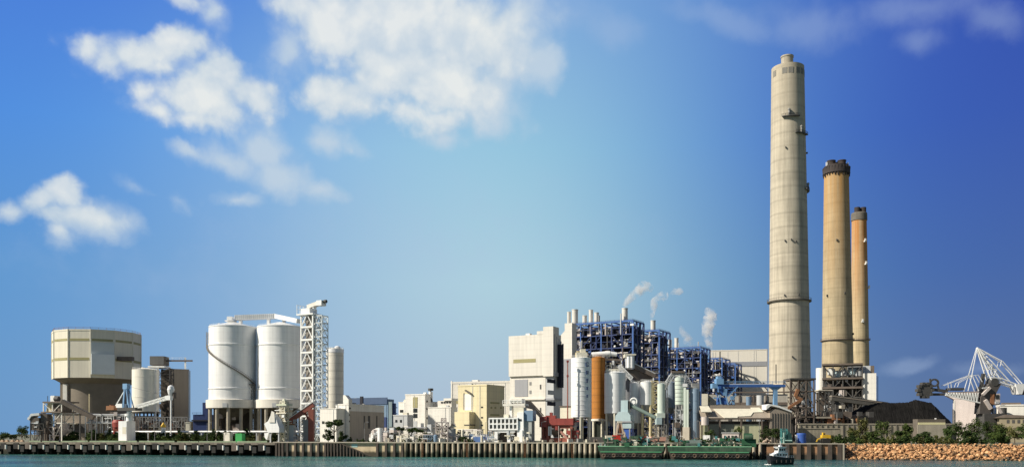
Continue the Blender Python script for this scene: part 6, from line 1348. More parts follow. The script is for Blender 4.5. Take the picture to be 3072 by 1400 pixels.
# ------------------------------------------------------------------ vessels
def barge(name, label, p0, p1, clutter_seed, extra):
    t = Q(name, label, 'barge', p0, 'green barges moored at the quay', back=-12.0, z=0.0); L_ = t.q(p1) * .965; w = 9.0
    t.part('hull', MB().xprism([(.4, 3.0), (L_ - .4, 3.0), (L_, 4.9), (0, 4.9)], 0, w), GREENH)
    t.part('lower_hull', MB().xprism([(1.6, -.6), (L_ - 1.6, -.6), (L_ - .45, 2.99), (.45, 2.99)], .05, w - .05), mat('brown_black_hull', (.06, .045, .035), .8, .3, .5, streak=.3))
    t.part('rubbing_strake', MB().box(1, L_ - 1, -.22, -.003, 2.7, 3.05), mat('green_strake', (.09, .32, .16), .6, .2)); t.part('gunwale', MB().box(0, L_, -.12, .2, 4.903, 5.25), mat('faded_green_paint', (.20, .42, .26), .6, .2))
    n = int(L_ / 1.5); rn = random.Random(clutter_seed)
    for k in range(n):
        x = 2.5 + (L_ - 5) * k / (n - 1); b = MB(); c_ = Vector((x, -.45, 1.5 + rn.uniform(-.15, .15)))
        for i in range(10):
            a0, a1 = i * math.pi / 5, (i + 1) * math.pi / 5; b.tube(c_ + Vector((math.cos(a0) * .62, 0, math.sin(a0) * .62)), c_ + Vector((math.cos(a1) * .62, 0, math.sin(a1) * .62)), .26, 6)
        t.part('tyre_fender', b, RUBBER if k % 3 else mat('muddy_rubber', (.14, .10, .07), .9, .2))
    b = MB(); rail(b, [(.5, .3, 5.2), (L_ - .5, .3, 5.2)], 1.1, .12, 2.4); t.part('railing', b, GREENH)
    clutter(t, (('winch', GREEND), ('deck_pipe', GREENH), ('deck_gear', TEAL), ('hatch', CONCD)), 26, 2, L_ - 2, .6, w - 1, 4.9, 8.4, clutter_seed, (.4, 2.0), (.3, 1.6))
    extra(t, L_)
    return t
def ex1(t, L_):
    x = t.q(1914); t.part('vent_post', MB().box(x - .8, x + .8, 1, 2.2, 4.91, 7.2).box(x - 1.1, x + 1.1, .8, 2.4, 7.203, 7.7), CREAM)
    x = t.q(1949); t.part('mast', MB().cyl(x, 1.5, 4.9, 9.2, .14), WHITEP)
    x = t.q(1840); t.part('deck_house', MB().box(x - 2.4, x + 2.4, 2, 6, 4.91, 7.2), GREENH)
    t.part('bow_bitts', MB().box(.5, 1.4, .5, 1.2, 4.9, 6.3).box(2.4, 3.2, .5, 1.2, 4.9, 6.0), WHITEP)
def ex2(t, L_):
    x0, x1 = t.q(2062), t.q(2108); t.part('grey_container', MB().box(x0, x1, .6, 3.2, 4.4 + .51, 7.6), mat('grey_green_sheet', (.17, .21, .20), .7, .1))
    x0, x1 = t.q(2224), t.q(2266); t.part('winch_house', MB().prism([(x0, 1), (x1, 1), (x1, 6), (x0, 6)], 4.91, 8.0).prism([(x0 + .8, 1.6), (x1 - 1.4, 1.6), (x1 - 1.4, 5.6), (x0 + .8, 5.6)], 8.003, 10.2), GREEND)
    t.part('winch_drum', MB().tube(((x0 + x1) / 2 - 1.6, .9, 8.6), ((x0 + x1) / 2 + 1.6, .9, 8.6), 1.2), GREENH)
    x0 = t.q(2140); t.part('deck_rack', frame_grid(x0, x0 + 7, 1, 4, 4.9, (6.2, 7.2), 4, .2), GREENH)
    x0 = t.q(2186); t.part('white_skip', MB().xprism([(x0 - 2.2, 7.0), (x0 + 2.2, 7.0), (x0 + 1.0, 5.4), (x0 - .8, 5.4)], 1.2, 3), CREAM); t.part('skip_stand', MB().box(x0 - .5, x0 + .7, 1.4, 2.6, 4.91, 5.4), DGREY)
barge('deck_barge', 'green barge with a cream vent post, left of the pair at the quay', 1806, 2006, 201, ex1)
barge('deck_barge', 'green barge with a grey container and dark winch house, right of the pair', 2008, 2262, 202, ex2)

def boat():
    Y = 289.0; t = T('harbour_launch', 'small white and black harbour launch under way before the rusty quay', 'boat', 2340, Y, None, 18, 0.0)
    n = 14; secs = []
    Lb, bw = 8.8, 1.6
    for i in range(n + 1):
        f = i / n; x = -Lb / 2 + Lb * f           # bow at -x
        wd = bw * (1 - (1 - f / .45) ** 2) ** .5 if f < .45 else bw * (1 - .12 * (f - .45))
        wd = max(.05, wd); sheer = 2.1 + 1.0 * (1 - f) ** 2; rake = -.9 * (1 - f) ** 3
        secs.append([(x + rake * .9, -wd, sheer), (x + rake * .45, -wd * .94, 1.2), (x, -wd * .70, 0.0), (x + .25 * (1 - f), 0, -.6), (x, wd * .70, 0), (x + rake * .45, wd * .94, 1.2), (x + rake * .9, wd, sheer)])
    b = MB(); vs = [q for s_ in secs for q in s_]; k = 7
    b.add(vs, [(i * k + j, i * k + j + 1, (i + 1) * k + j + 1, (i + 1) * k + j) for i in range(n) for j in range(k - 1)] + [tuple(range(k - 1, -1, -1)), tuple(n * k + j for j in range(k))])
    t.part('hull', b, BLACKH)
    d = MB(); d.add([(s_[0][0], s_[0][1] * .97, s_[0][2] - .22) for s_ in secs] + [(s_[6][0], s_[6][1] * .97, s_[6][2] - .22) for s_ in secs], [(i, i + 1, n + 1 + i + 1, n + 1 + i) for i in range(n)]); t.part('deck', d, MGREY)
    g = MB()
    for s0, s1 in zip(secs, secs[1:]):
        for j in (0, 6): g.bar(s0[j], s1[j], .16)
    t.part('gunwale', g, RUBBER)
    t.part('deck_house', MB().xprism([(-3.0, 2.2), (2.2, 2.0), (2.2, 3.9), (-1.7, 3.9), (-3.2, 3.3)], -1.15, 1.15), WHITEP)
    t.part('wheelhouse', MB().xprism([(-1.5, 3.903), (1.4, 3.903), (1.3, 5.6), (-1.1, 5.6)], -1.05, 1.05), WHITEP)
    t.part('wheelhouse_roof', MB().box(-1.6, 1.7, -1.25, 1.25, 5.603, 5.8), WHITEP)
    for x in (-.9, -.1, .7): t.part('window', MB().box(x, x + .55, -1.09, -1.04, 4.5, 5.25), GLASS)
    for x in (-1.9, -.9, .3, 1.2): t.part('window', MB().box(x, x + .6, -1.19, -1.14, 2.9, 3.5), GLASS)
    t.part('front_window', MB().box(-1.43, -1.2, -.8, .8, 4.6, 5.2), GLASS)
    t.part('mast', MB().cyl(.1, 0, 5.8, 7.7, .14, .07).box(-.6, .8, -.06, .06, 6.6, 6.75).box(-.35, .55, -.4, .4, 5.8, 6.3), WHITEP)
    b = MB(); rail(b, [(-4.6, -1.0, 2.9), (-3.4, -1.3, 2.6), (-2.2, -1.45, 2.4)], .8, .06, .8); rail(b, [(1.5, -1.45, 2.0), (4.2, -1.4, 2.0)], .9, .06, .8); rail(b, [(1.2, -1.1, 3.9), (2.2, -1.1, 3.9)], .9, .06, .5); t.part('railing', b, WHITEP)
    for x in (-2.4, -.6, 1.2, 3.0): t.part('fender', MB().cyl(x, -1.75, .7, 1.6, .22, n=10), RUBBER)
    w = MB(); rn = random.Random(2)
    for k in range(26):
        x = -4.9 - rn.uniform(0, .9) + rn.uniform(0, 1) * .6; y = rn.uniform(-1.6, .6); w.lathe([(.02, -.05), (rn.uniform(.2, .45), .04), (.02, rn.uniform(.1, .28))], x, y, 6, caps=False)
    o = w.build('bow_wave', mat('foam', (.85, .87, .86), .6, .05)); o.location = t.o.location; o.rotation_euler = t.o.rotation_euler; tag(o, 'white foam at the bow of the harbour launch', 'foam', None, 'stuff')
boat()

# ------------------------------------------------------------------ quay clutter
t = T('white_pipeline', 'long white pipeline behind the hedge on the left wharf', 'pipeline', 620, 438); 
def pq(px, back): return qpt(px) + QBACK * back
t.o.location = (pq(212, 24).x, pq(212, 24).y, G); t.o.rotation_euler = (0, 0, -QA)
LP = (pq(845, 24) - pq(212, 24)).length
t.part('pipe', MB().tube((0, 0, 5.0), (LP, 0, 5.0), .55), WHITEP); b = MB()
for k in range(int(LP / 6)): b.box(k * 6 + 1, k * 6 + 1.4, -.3, .3, 0, 4.5)
t.part('support', b, LGREY)
t = T('steel_skeleton_tower', 'pinkish steel skeleton tower with hoppers on the centre quay', 'tower', 1332, 398)
t.part('frame', frame_grid(t.x(1308), t.x(1344), -2.5, 2.5, 0, (t.z(1300), t.z(1282), t.z(1266)), 2, .45), PINKW); t.part('peak', MB().lattice((t.x(1331), 0, t.z(1266)), (t.x(1331), 0, t.z(1253)), 2, 2, 2, .35), PINKW)
clutter(t, (('hopper', PINKW), ('chute', CREAM), ('dark_part', CONCD)), 12, t.x(1306), t.x(1372), -2.5, 3, 0, t.z(1276), 91, (.6, 2.2), (.5, 2))
t.part('cabinet', MB().box(t.x(1345), t.x(1366), 1, 4, 0, t.z(1284)), LGREY)
t = T('white_gas_plant', 'jumble of small white tanks and cabinets on the quay left of centre', 'plant', 1150, 402, turn=24)
clutter(t, (('cabinet', WHITESTEEL), ('tank', LGREY), ('pipe', PINKW)), 16, t.x(1108), t.x(1186), -2, 4, 0, t.z(1288), 93, (.8, 2.6), (.8, 3)); t.part('tank', MB().cyl(t.x(1148), -2, 0, t.z(1282), 1.3), WHITEP)
t = T('white_cabinet_row', 'row of white cabinets before the white hall', 'plant', 1262, 418, turn=24)
for k, (px, hh, w) in enumerate(((1208, 1290, 7), (1222, 1276, 6), (1243, 1282, 9), (1262, 1268, 5), (1276, 1284, 8), (1292, 1272, 6))): t.part('cabinet', MB().box(t.x(px - w), t.x(px + w), -1.5, 1.5, 0, t.z(hh)), (WHITEW, PALEW, LGREY)[k % 3])
t.part('canopy', MB().box(t.x(1222), t.x(1288), -3, 2, t.z(1283), t.z(1280)), GREYP)
BT = mat('blue_tarpaulin', (.10, .19, .42), .7, .15, .5)
def container(px, Y, w, h, m, label, name='shipping_container', cat='container', d=2.5):
    t = T(name, label, cat, px, Y, turn=20); t.part('body', MB().box(-w / 2, w / 2, 0, d, .12, h), m); b = MB()
    for k in range(int(w / .6)): b.box(-w / 2 + k * .6, -w / 2 + k * .6 + .25, -.07, -.003, .2, h - .1)
    t.part('corrugation', b, m); t.part('door', MB().box(w / 2 + .003, w / 2 + .06, .2, d - .2, .2, h - .15), m); return t
container(1432, 392, 6.2, 2.7, BT, 'blue container left of the white ship unloader'); container(1468, 394, 4.4, 2.5, BLUEP, 'darker blue container touching the unloader legs'); container(1450, 396, 3.4, 3.9, LGREY, 'light grey container standing behind the blue ones')
container(716, 414, 3.6, 4.2, GREENB, 'bright green container in the hedge below the twin silos'); container(680, 420, 3.2, 4.6, PALEW, 'pale container behind the hedge left of the green one')
container(2119, 372, 2.8, 3.4, WHITEP, 'white box container behind the green barges'); container(2152, 372, 3.6, 2.2, PINKW, 'dull pink container beside the white box container')
container(1716, 378, 9, .55, CONCP, 'flat pale concrete slab stacked on the quay edge', 'concrete_slab', 'slab')
container(1790, 392, 9, 2.6, DGREY, 'dark grey container below the orange silo')
container(1960, 384, 6, 2.4, DGREY, 'dark open container right of the tan crane')
t = T('site_office', 'two storey cream site office with dark windows behind the green barges', 'site office', 2192, 373, turn=22); t.part('wall', MB().box(t.x(2166), t.x(2216), 0, 4, 0, t.z(1298)), PINKW); t.part('roof', MB().box(t.x(2164), t.x(2218), -.4, 4.4, t.z(1298) + .003, t.z(1296)), LGREY)
for k in range(4): t.part('window', MB().box(t.x(2172 + 11 * k), t.x(2178 + 11 * k), -.12, .1, t.z(1313), t.z(1305)), GLASS)
t = T('blue_tank', 'bright blue tank with a white ladder on the right quay', 'tank', 2404, 352); t.part('shell', MB().lathe([(14 * t.s, 0), (14 * t.s, t.z(1301)), (12 * t.s, t.z(1298))], 0, 0, 28), BLUEP); t.part('ladder', MB().lattice((-14 * t.s - .3, -.4, 0), (-14 * t.s - .3, -.4, t.z(1303)), .6, .5, 6, .14), WHITEP)
def excavator():
    t = T('yellow_excavator', 'yellow excavator parked on the right quay', 'excavator', 2478, 356); s = t.s
    t.part('body', MB().xprism([(t.x(2464), t.z(1312)), (t.x(2464), t.z(1304)), (t.x(2476), t.z(1302)), (t.x(2489), t.z(1304)), (t.x(2489), t.z(1313))], -1.2, 1.2), YELP); t.part('cab', MB().box(t.x(2466), t.x(2473), -1.1, .2, t.z(1304), t.z(1296)), YELP); t.part('cab_window', MB().box(t.x(2467), t.x(2472), -1.15, -1.08, t.z(1303), t.z(1298)), GLASS)
    t.part('boom', MB().bar(t.xz(2468, 1310, -.5), t.xz(2452, 1316, -.5), .45).bar(t.xz(2452, 1316, -.5), t.xz(2448, 1324, -.5), .4), YELP)
    for y in (-1.3, .7): t.part('track', MB().xprism([(t.x(2464), t.z(1320)), (t.x(2467), .02), (t.x(2486), .02), (t.x(2489), t.z(1320)), (t.x(2487), t.z(1314)), (t.x(2466), t.z(1314))], y, y + .6), RUBBER)
excavator()
t = T('teal_derrick', 'teal derrick with white crossbars behind the small boat', 'derrick', 2352, 350)
t.part('mast', MB().lattice((0, 0, 0), (0, 0, t.z(1285)), 2.2, 1.6, 6, .3), TEAL); t.part('machine_house', MB().xprism([(t.x(2354), 0), (t.x(2376), 0), (t.x(2372), t.z(1302)), (t.x(2364), t.z(1292)), (t.x(2357), t.z(1304))], -1.2, 1.2), mat('dark_teal_paint', (.02, .075, .07), .7, .3))
t.part('crossbar', MB().box(t.x(2338), t.x(2350), -1.7, -1.4, t.z(1314), t.z(1311)).box(t.x(2346), t.x(2349), -1.7, -1.4, 0, t.z(1296)).box(t.x(2352), t.x(2372), -1.75, -1.52, t.z(1321), t.z(1318)), mat('pale_aqua_paint', (.50, .72, .64), .6, .1))
def truck(px, Y, label, m, m2):
    t = T('dump_truck', label, 'truck', px, Y, 'trucks on the quay behind the barges')
    t.part('cab', MB().xprism([(-3.2, .7), (-1.4, .7), (-1.4, 2.9), (-2.6, 2.9), (-3.2, 1.8)], -1.1, 1.1), m); t.part('window', MB().box(-2.5, -1.7, -1.13, -1.08, 1.9, 2.6), GLASS)
    t.part('tipper_body', MB().xprism([(-1.2, 1.0), (3.2, 1.0), (3.5, 2.6), (-1.2, 2.8)], -1.2, 1.2), m2); t.part('chassis', MB().box(-3.1, 3.1, -.5, .5, .55, .95), DGREY)
    for x in (-2.3, 1.4, 2.6):
        for y in (-1.15, .85): t.part('wheel', MB().tube((x, y, .5), (x, y + .3, .5), .5, 14), RUBBER)
truck(1922, 378, 'dump truck with a dusty pink cab behind the left barge', PINKW, REDB); truck(1948, 376, 'dump truck with a red cab and white load box', RED, WHITESTEEL); truck(1972, 374, 'dump truck with a salmon body nearest the tall steel silo', mat('salmon_paint', (.58, .32, .25), .6, .15), mat('salmon_paint', (.58, .32, .25)))
t = T('spoil_heap', 'dark grey spoil heap behind the trucks', 'heap', 1996, 384); b = MB(); rn = random.Random(8)
b.lathe([(4.6, -.1), (3.6, 1.2), (2.4, 2.6), (.9, 3.5), (.05, 3.8)], 0, 0, 18, caps=False, smooth=False); b.v = [(x + rn.uniform(-.3, .3), y + rn.uniform(-.3, .3), z + rn.uniform(-.2, .2)) for x, y, z in b.v]; t.part('earth', b, CONCD)
t = T('rubble_pile', 'pale rubble pile beside the teal derrick', 'heap', 2300, 356); b = MB(); rn = random.Random(12)
for k in range(40): x, y = rn.gauss(0, 1.8), rn.uniform(-1.5, 1.5); s_ = rn.uniform(.3, .8); z = max(0, 2.2 - abs(x) * .9) * rn.random(); b.lathe([(.05, z - s_ * .4), (s_, z), (.05, z + s_ * .7)], x, y, 5, caps=False, smooth=False)
t.part('rubble', b, mat('pinkish_rubble', (.46, .36, .28), .95, .2))
# a continuous jumble of low pieces just inland of the quay edge, each a thing
rn = random.Random(33); kinds = [('crate', 'crate'), ('pallet_stack', 'pallet'), ('cable_drum', 'drum'), ('bollard', 'bollard'), ('generator_box', 'generator')]
for i, px in enumerate(range(1205, 1800, 26)):
    nm, ct = kinds[i % 5]; c_ = ('grey', 'cream', 'brown', 'dark', 'pale')[i % 5]; m_ = (MGREY, CREAM, BROWNS, DGREY, PALEW)[i % 5]; p = pq(px + rn.uniform(-6, 6), 5 + rn.uniform(0, 3))
    o = bpy.data.objects.new(nm, None); o.location = (p.x, p.y, G); o.rotation_euler = (0, 0, rn.uniform(0, 1)); col.objects.link(o)
    w, h = rn.uniform(1.2, 2.6), rn.uniform(.9, 2.0)
    tag(o, f'small {c_} {nm.replace("_", " ")} on the centre quay edge', ct, f'{nm.replace("_", " ")}s along the centre quay')
    if nm == 'cable_drum': MB().tube((-.5, 0, .9), (.5, 0, .9), .6).tube((-.62, 0, .9), (-.5, 0, .9), .9, 14).tube((.5, 0, .9), (.62, 0, .9), .9, 14).build('reel', m_, o)
    elif nm == 'bollard': MB().lathe([(.4, 0), (.35, .6), (.55, .75), (.5, 1.0), (.1, 1.05)], n=12).build('post', m_, o)
    elif nm == 'pallet_stack':
        b = MB()
        for k in range(int(h / .16)): b.box(-w / 2, w / 2, -.6, .6, k * .16, k * .16 + .1)
        b.build('slats', m_, o)
    else:
        MB().box(-w / 2, w / 2, -.7, .7, 0, h).build('body', m_, o); b = MB(); b.box(-w / 2 - .05, w / 2 + .05, -.75, .75, h + .003, h + .1).box(-w / 2 - .04, -w / 2 + .12, -.74, -.703, .05, h).box(w / 2 - .12, w / 2 + .04, -.74, -.703, .05, h); b.build('lid_frame', m_, o)

rn = random.Random(55); wm = (WHITEW, PALEW, LGREY, PINKW, CREAM, CONCP, BLUEGREY)
for i in range(34):
    px = 1105 + 375 * (i + rn.random()) / 34; p = pq(px, rn.uniform(7, 26)); w, d, h = rn.uniform(1.2, 3.4), rn.uniform(1.2, 2.5), rn.uniform(1.8, 5.6); k = i % 3; nm = ('equipment_cabinet', 'storage_tank', 'pipe_gantry')[k]
    o = bpy.data.objects.new(nm, None); o.location = (p.x, p.y, G); o.rotation_euler = (0, 0, -R(rn.uniform(10, 30))); col.objects.link(o); m_ = rn.choice(wm)
    tag(o, ('pale equipment cabinet among the low plant left of centre', 'small upright tank among the low plant left of centre', 'open pipe gantry among the low plant left of centre')[k], ('cabinet', 'tank', 'pipe gantry')[k], ('equipment cabinets', 'small upright tanks', 'open pipe gantries')[k] + ' left of centre')
    if k == 0: MB().box(-w / 2, w / 2, -d / 2, d / 2, 0, h * .7).build('body', m_, o); MB().box(-w / 2 - .1, w / 2 + .1, -d / 2 - .1, d / 2 + .1, h * .7 + .002, h * .7 + .15).build('roof', rn.choice((LGREY, BROWNS)), o); MB().box(-w * .3, w * .05, -d / 2 - .06, -d / 2 - .002, .1, h * .5).build('door', MGREY, o)
    elif k == 1: MB().lathe([(w * .4, .3), (w * .4, h), (w * .2, h + .5), (.05, h + .6)], n=16).build('shell', m_, o); MB().box(-w * .42, w * .42, -w * .42, w * .42, 0, .29).build('plinth', CONC, o); MB().tube((w * .4, 0, h * .6), (w, 0, h * .6), .14).build('pipe', LGREY, o)
    else: frame_grid(-w * .7, w * .7, -d / 2, d / 2, 0, (h * .5, h), 2, .16).build('frame', m_, o); MB().tube((-w, 0, h * .55), (w, 0, h * .55), .2).build('pipe', LGREY, o); MB().tube((-w, 0, h + .2), (w * .8, 0, h + .2), .16).build('pipe', PINKW, o)
for i, px in enumerate((250, 430, 590, 770, 1070, 1160, 1300, 1440, 1612, 1760, 2080, 2280)):
    p = pq(px, 8.5); o = bpy.data.objects.new('lamp_post', None); o.location = (p.x, p.y, G); col.objects.link(o); tag(o, 'slim grey street lamp along the waterfront road', 'street lamp', 'street lamps along the waterfront')
    MB().cyl(0, 0, 0, 9, .13, .08, 8).build('pole', MGREY, o); MB().bar((0, 0, 9), (1.6, 0, 9.3), .1).build('arm', MGREY, o); MB().box(1.2, 2.0, -.18, .18, 9.25, 9.4).build('lamp_head', LGREY, o)

# ------------------------------------------------------------------ vegetation
def leaves(b, c, r, n, size, rn, clumps=9):
    cs = []
    for k in range(clumps):
        d = Vector((rn.gauss(0, 1), rn.gauss(0, 1), rn.gauss(0, 1))).normalized() * rn.uniform(.35, .95)
        cs.append((Vector((c[0] + d.x * r[0], c[1] + d.y * r[1], c[2] + d.z * r[2])), rn.uniform(.28, .5)))
    for k in range(n):
        q, cr = rn.choice(cs); d = Vector((rn.gauss(0, 1), rn.gauss(0, 1), rn.gauss(0, 1))).normalized() * (rn.random() ** .5) * cr
        p = q + Vector((d.x * r[0], d.y * r[1], d.z * r[2]))
        u = Vector((rn.gauss(0, 1), rn.gauss(0, 1), rn.gauss(0, .6))).normalized(); v = u.cross(Vector((rn.gauss(0, 1), rn.gauss(0, 1), rn.gauss(0, 1)))).normalized(); s_ = size * rn.uniform(.5, 1.2)
        b.add([p - u * s_, p + v * s_ * .5, p + u * s_, p - v * s_ * .5], [(0, 1, 2, 3)])
def shrub_mesh(seed, m, n=420, r=(1.7, 1.5, 1.7), size=.34):
    rn = random.Random(seed); b = MB(); leaves(b, (0, 0, r[2] * .85), r, n, size, rn, 11)
    for k in range(4): a = rn.uniform(0, 6.28); b.bar((0, 0, -.1), (math.cos(a) * r[0] * .5, math.sin(a) * r[1] * .5, r[2] * .9), .1)
    return b.build('shrub', m)
shr = [shrub_mesh(1, LEAF1), shrub_mesh(2, LEAF2), shrub_mesh(3, LEAF3), shrub_mesh(4, LEAF1, 460, (2.2, 1.6, 1.5)), shrub_mesh(5, LEAF2, 420, (1.4, 1.4, 2.1))]
first = [True] * 5
def shrub(p, s_, k, label, group, rn):
    o = shr[k]
    if first[k]: first[k] = False
    else: o = o.copy(); col.objects.link(o)
    o.location = p; o.scale = (s_ * rn.uniform(.9, 1.3), s_, s_ * rn.uniform(.8, 1.15)); o.rotation_euler = (0, 0, rn.uniform(0, 6.28)); tag(o, label, 'shrub', group)
rn = random.Random(21)
px = 60
while px < 800:
    if not (372 < px < 398 or 700 < px < 732 or 152 < px < 178): p = pq(px, 16.5 + rn.uniform(-1, 3)); shrub((p.x, p.y, G), rn.uniform(1.3, 1.8), rn.choice((0, 0, 3, 1, 2)), 'dark green shrub in the hedge along the left jetty', 'hedge shrubs along the left jetty', rn)
    px += rn.uniform(6, 9)
for px in list(range(980, 1130, 15)) + list(range(1180, 1330, 20)) + [1366, 1382, 1400]:
    p = pq(px + rn.uniform(-5, 5), 9 + rn.uniform(-2, 4)); shrub((p.x, p.y, G), rn.uniform(.45, .8), rn.choice((0, 1, 3)), 'low shrub on the quay left of the yellow building', 'low shrubs left of centre', rn)
for k in range(16):
    p = pq(2010 + k * 19 + rn.uniform(-8, 8), 7 + rn.uniform(0, 7)); shrub((p.x, p.y, G), rn.uniform(.55, 1.0), rn.choice((0, 1, 0, 3)), 'dark shrub between the green barges and the warehouse', 'shrubs behind the green barges', rn)
for k in range(75):
    px = 2500 + 590 * (k + rn.random()) / 75; p = pq(px, 17 + rn.uniform(0, 14) + max(0, (px - 2860) * .02)); shrub((p.x, p.y, G), rn.uniform(.7, 1.35), rn.choice((0, 1, 2, 0, 3, 4)), 'bushy shrub on top of the tan rock bank', 'shrubs above the rock bank', rn)
def tree(name, label, px, Y, h, cr, m, seed, trunk_h=.45, umbrella=False, n=1500, group=None, leaf=.36, lean=0):
    rn = random.Random(seed); t = T(name, label, 'tree', px, Y, group); b = MB(); th = h * trunk_h
    b.tube((0, 0, -.2), (lean * .5, 0, th), h * .030, 8, h * .018); l = MB(); k_ = 7 if umbrella else 6
    for i in range(k_):
        a = 6.28 * i / k_ + rn.uniform(-.3, .3); e_ = Vector((math.cos(a) * cr * rn.uniform(.4, .75) + lean, math.sin(a) * cr * rn.uniform(.4, .7), h * rn.uniform(.62, .9))); b.tube((lean * .5, 0, th * rn.uniform(.75, 1)), e_, h * .013, 6, h * .004)
        if umbrella: leaves(l, (e_.x, e_.y, max(e_.z, h * .78)), (cr * .42, cr * .4, h * .13), n // k_, leaf, rn, 5)
    b.tube((lean * .5, 0, th * .95), (lean, 0, h * .85), h * .016, 6, h * .004)
    if not umbrella:
        leaves(l, (lean, 0, (th * .7 + h) / 2), (cr * .8, cr * .75, (h - th * .7) / 2), n, leaf, rn, 16)
    else: leaves(l, (lean, 0, h * .86), (cr * .5, cr * .5, h * .12), n // 5, leaf, rn, 5)
    t.part('trunk', b, BARK); t.part('crown', l, m)
tree('umbrella_tree', 'dark umbrella shaped tree at the foot of the tall silo', 1003, 404, 10.8, 5.6, LEAF1, 1, .5, True, 2200)
tree('bushy_tree', 'dense low dark tree under the umbrella shaped tree', 985, 400, 6.0, 3.4, LEAF1, 2, .2, n=1300)
tree('bushy_tree', 'small dark bushy tree right of the umbrella shaped tree', 1028, 401, 5.4, 3.0, LEAF1, 3, .2, n=1000)
tree('umbrella_tree', 'green umbrella tree left of the office block', 1192, 404, 7.6, 4.2, LEAF2, 4, .5, True, 1500)
tree('bushy_tree', 'rounded dark tree under the green umbrella tree', 1180, 400, 5.0, 3.2, LEAF1, 5, .2, n=900)
tree('umbrella_tree', 'flat topped tree before the office block', 1245, 402, 7.0, 4.6, LEAF1, 6, .55, True, 1300)
tree('bushy_tree', 'bright green bushy tree left of the steel skeleton tower', 1289, 402, 5.0, 2.6, LEAF2, 7, .2, n=1000); tree('bushy_tree', 'small dark tree beside the bright green bushy tree', 1262, 400, 3.6, 2.0, LEAF1, 8, .25, n=700)
tree('bushy_tree', 'small tree left of the yellow building annexe', 1382, 400, 6.4, 2.4, LEAF2, 9, .45, n=800); tree('bushy_tree', 'low round tree under the yellow building', 1386, 397, 3.4, 2.3, LEAF1, 10, .2, n=700)
tree('spiky_tree', 'dark wispy tree near the left edge', 66, 452, 8.0, 4.6, LEAF1, 11, .3, n=1500); tree('bushy_tree', 'low dark tree cut by the left edge', 10, 450, 5.2, 4.2, LEAF1, 12, .2, n=1300); tree('bushy_tree', 'low tree between the two dark trees at the left edge', 40, 456, 4.2, 3.4, LEAF1, 13, .2, n=900)
for i, (px, Y, h, cr, k, lab) in enumerate((
    (2560, 372, 7.6, 3.6, 2, 'olive tree against the retaining wall below the middle chimney'), (2588, 384, 13.0, 3.6, 2, 'tall olive tree below the left end of the coal heap'), (2652, 390, 12.6, 4.4, 1, 'bright olive crowned tree before the coal heap'), (2700, 372, 6.2, 3.4, 0, 'dark low tree before the retaining wall'),
    (2722, 366, 9.2, 2.6, 1, 'slim upright tree before the coal heap'), (2770, 362, 5.6, 3.2, 0, 'dark round tree under the yellow banded hut'), (2846, 372, 8.2, 3.4, 0, 'dark tree at the right end of the coal heap'), (2876, 380, 10.2, 4.4, 0, 'broad dark tree before the pinkish white shed'), (2922, 378, 11.0, 4.8, 1, 'broad green tree under the stacker reclaimer'),
    (2968, 372, 10.4, 4.4, 0, 'dark leafy tree below the operator cabin'), (3004, 364, 9.2, 4.0, 1, 'green tree before the brown roof shed'), (3044, 358, 8.6, 4.2, 2, 'olive tree near the right edge'), (3076, 352, 9.4, 4.0, 0, 'dark tree cut by the right edge'), (2620, 366, 6.0, 3.2, 1, 'small green tree above the rock bank'), (2900, 356, 6.0, 3.4, 0, 'low dark tree above the rock bank'), (2990, 350, 5.8, 3.2, 1, 'low green tree right of the dark shed')))  :
    tree('leafy_tree', lab, px, Y, h * .9, cr, (LEAF1, LEAF2, LEAF3)[k], 40 + i, .35, n=1500, group='trees on the right shore')
tree('bushy_tree', 'dark bushy tree right of the tall steel silo', 2128, 386, 6.6, 3.0, LEAF1, 80, .3, n=900); tree('bushy_tree', 'dark tree beside the brown warehouse end', 2300, 380, 7.2, 4.0, LEAF1, 81, .3, n=1300); tree('bushy_tree', 'small palm like tree before the pale green wall', 2214, 378, 7.0, 2.2, LEAF2, 82, .55, n=600); tree('bushy_tree', 'dark tree behind the launch', 2330, 372, 6.4, 3.4, LEAF1, 83, .3, n=1100)

# ------------------------------------------------------------------ steam
def steam_mat(dens, seed):
    m = bpy.data.materials.new('steam'); m.use_nodes = True; nt = m.node_tree; N, L = nt.nodes, nt.links; N.remove(N['Principled BSDF'])
    v = N.new('ShaderNodeVolumePrincipled'); v.inputs['Color'].default_value = (.95, .95, .96, 1); L.new(v.outputs[0], N['Material Output'].inputs['Volume'])
    tc = N.new('ShaderNodeTexCoord'); n = N.new('ShaderNodeTexNoise'); n.noise_dimensions = '4D'; n.inputs['W'].default_value = seed; n.inputs['Scale'].default_value = .2; n.inputs['Detail'].default_value = 5; L.new(tc.outputs['Object'], n.inputs['Vector'])
    r = N.new('ShaderNodeMapRange'); L.new(n.outputs['Fac'], r.inputs[0]); r.inputs[1].default_value = .42; r.inputs[2].default_value = .74; r.inputs[3].default_value = 0; r.inputs[4].default_value = dens; L.new(r.outputs[0], v.inputs['Density']); return m
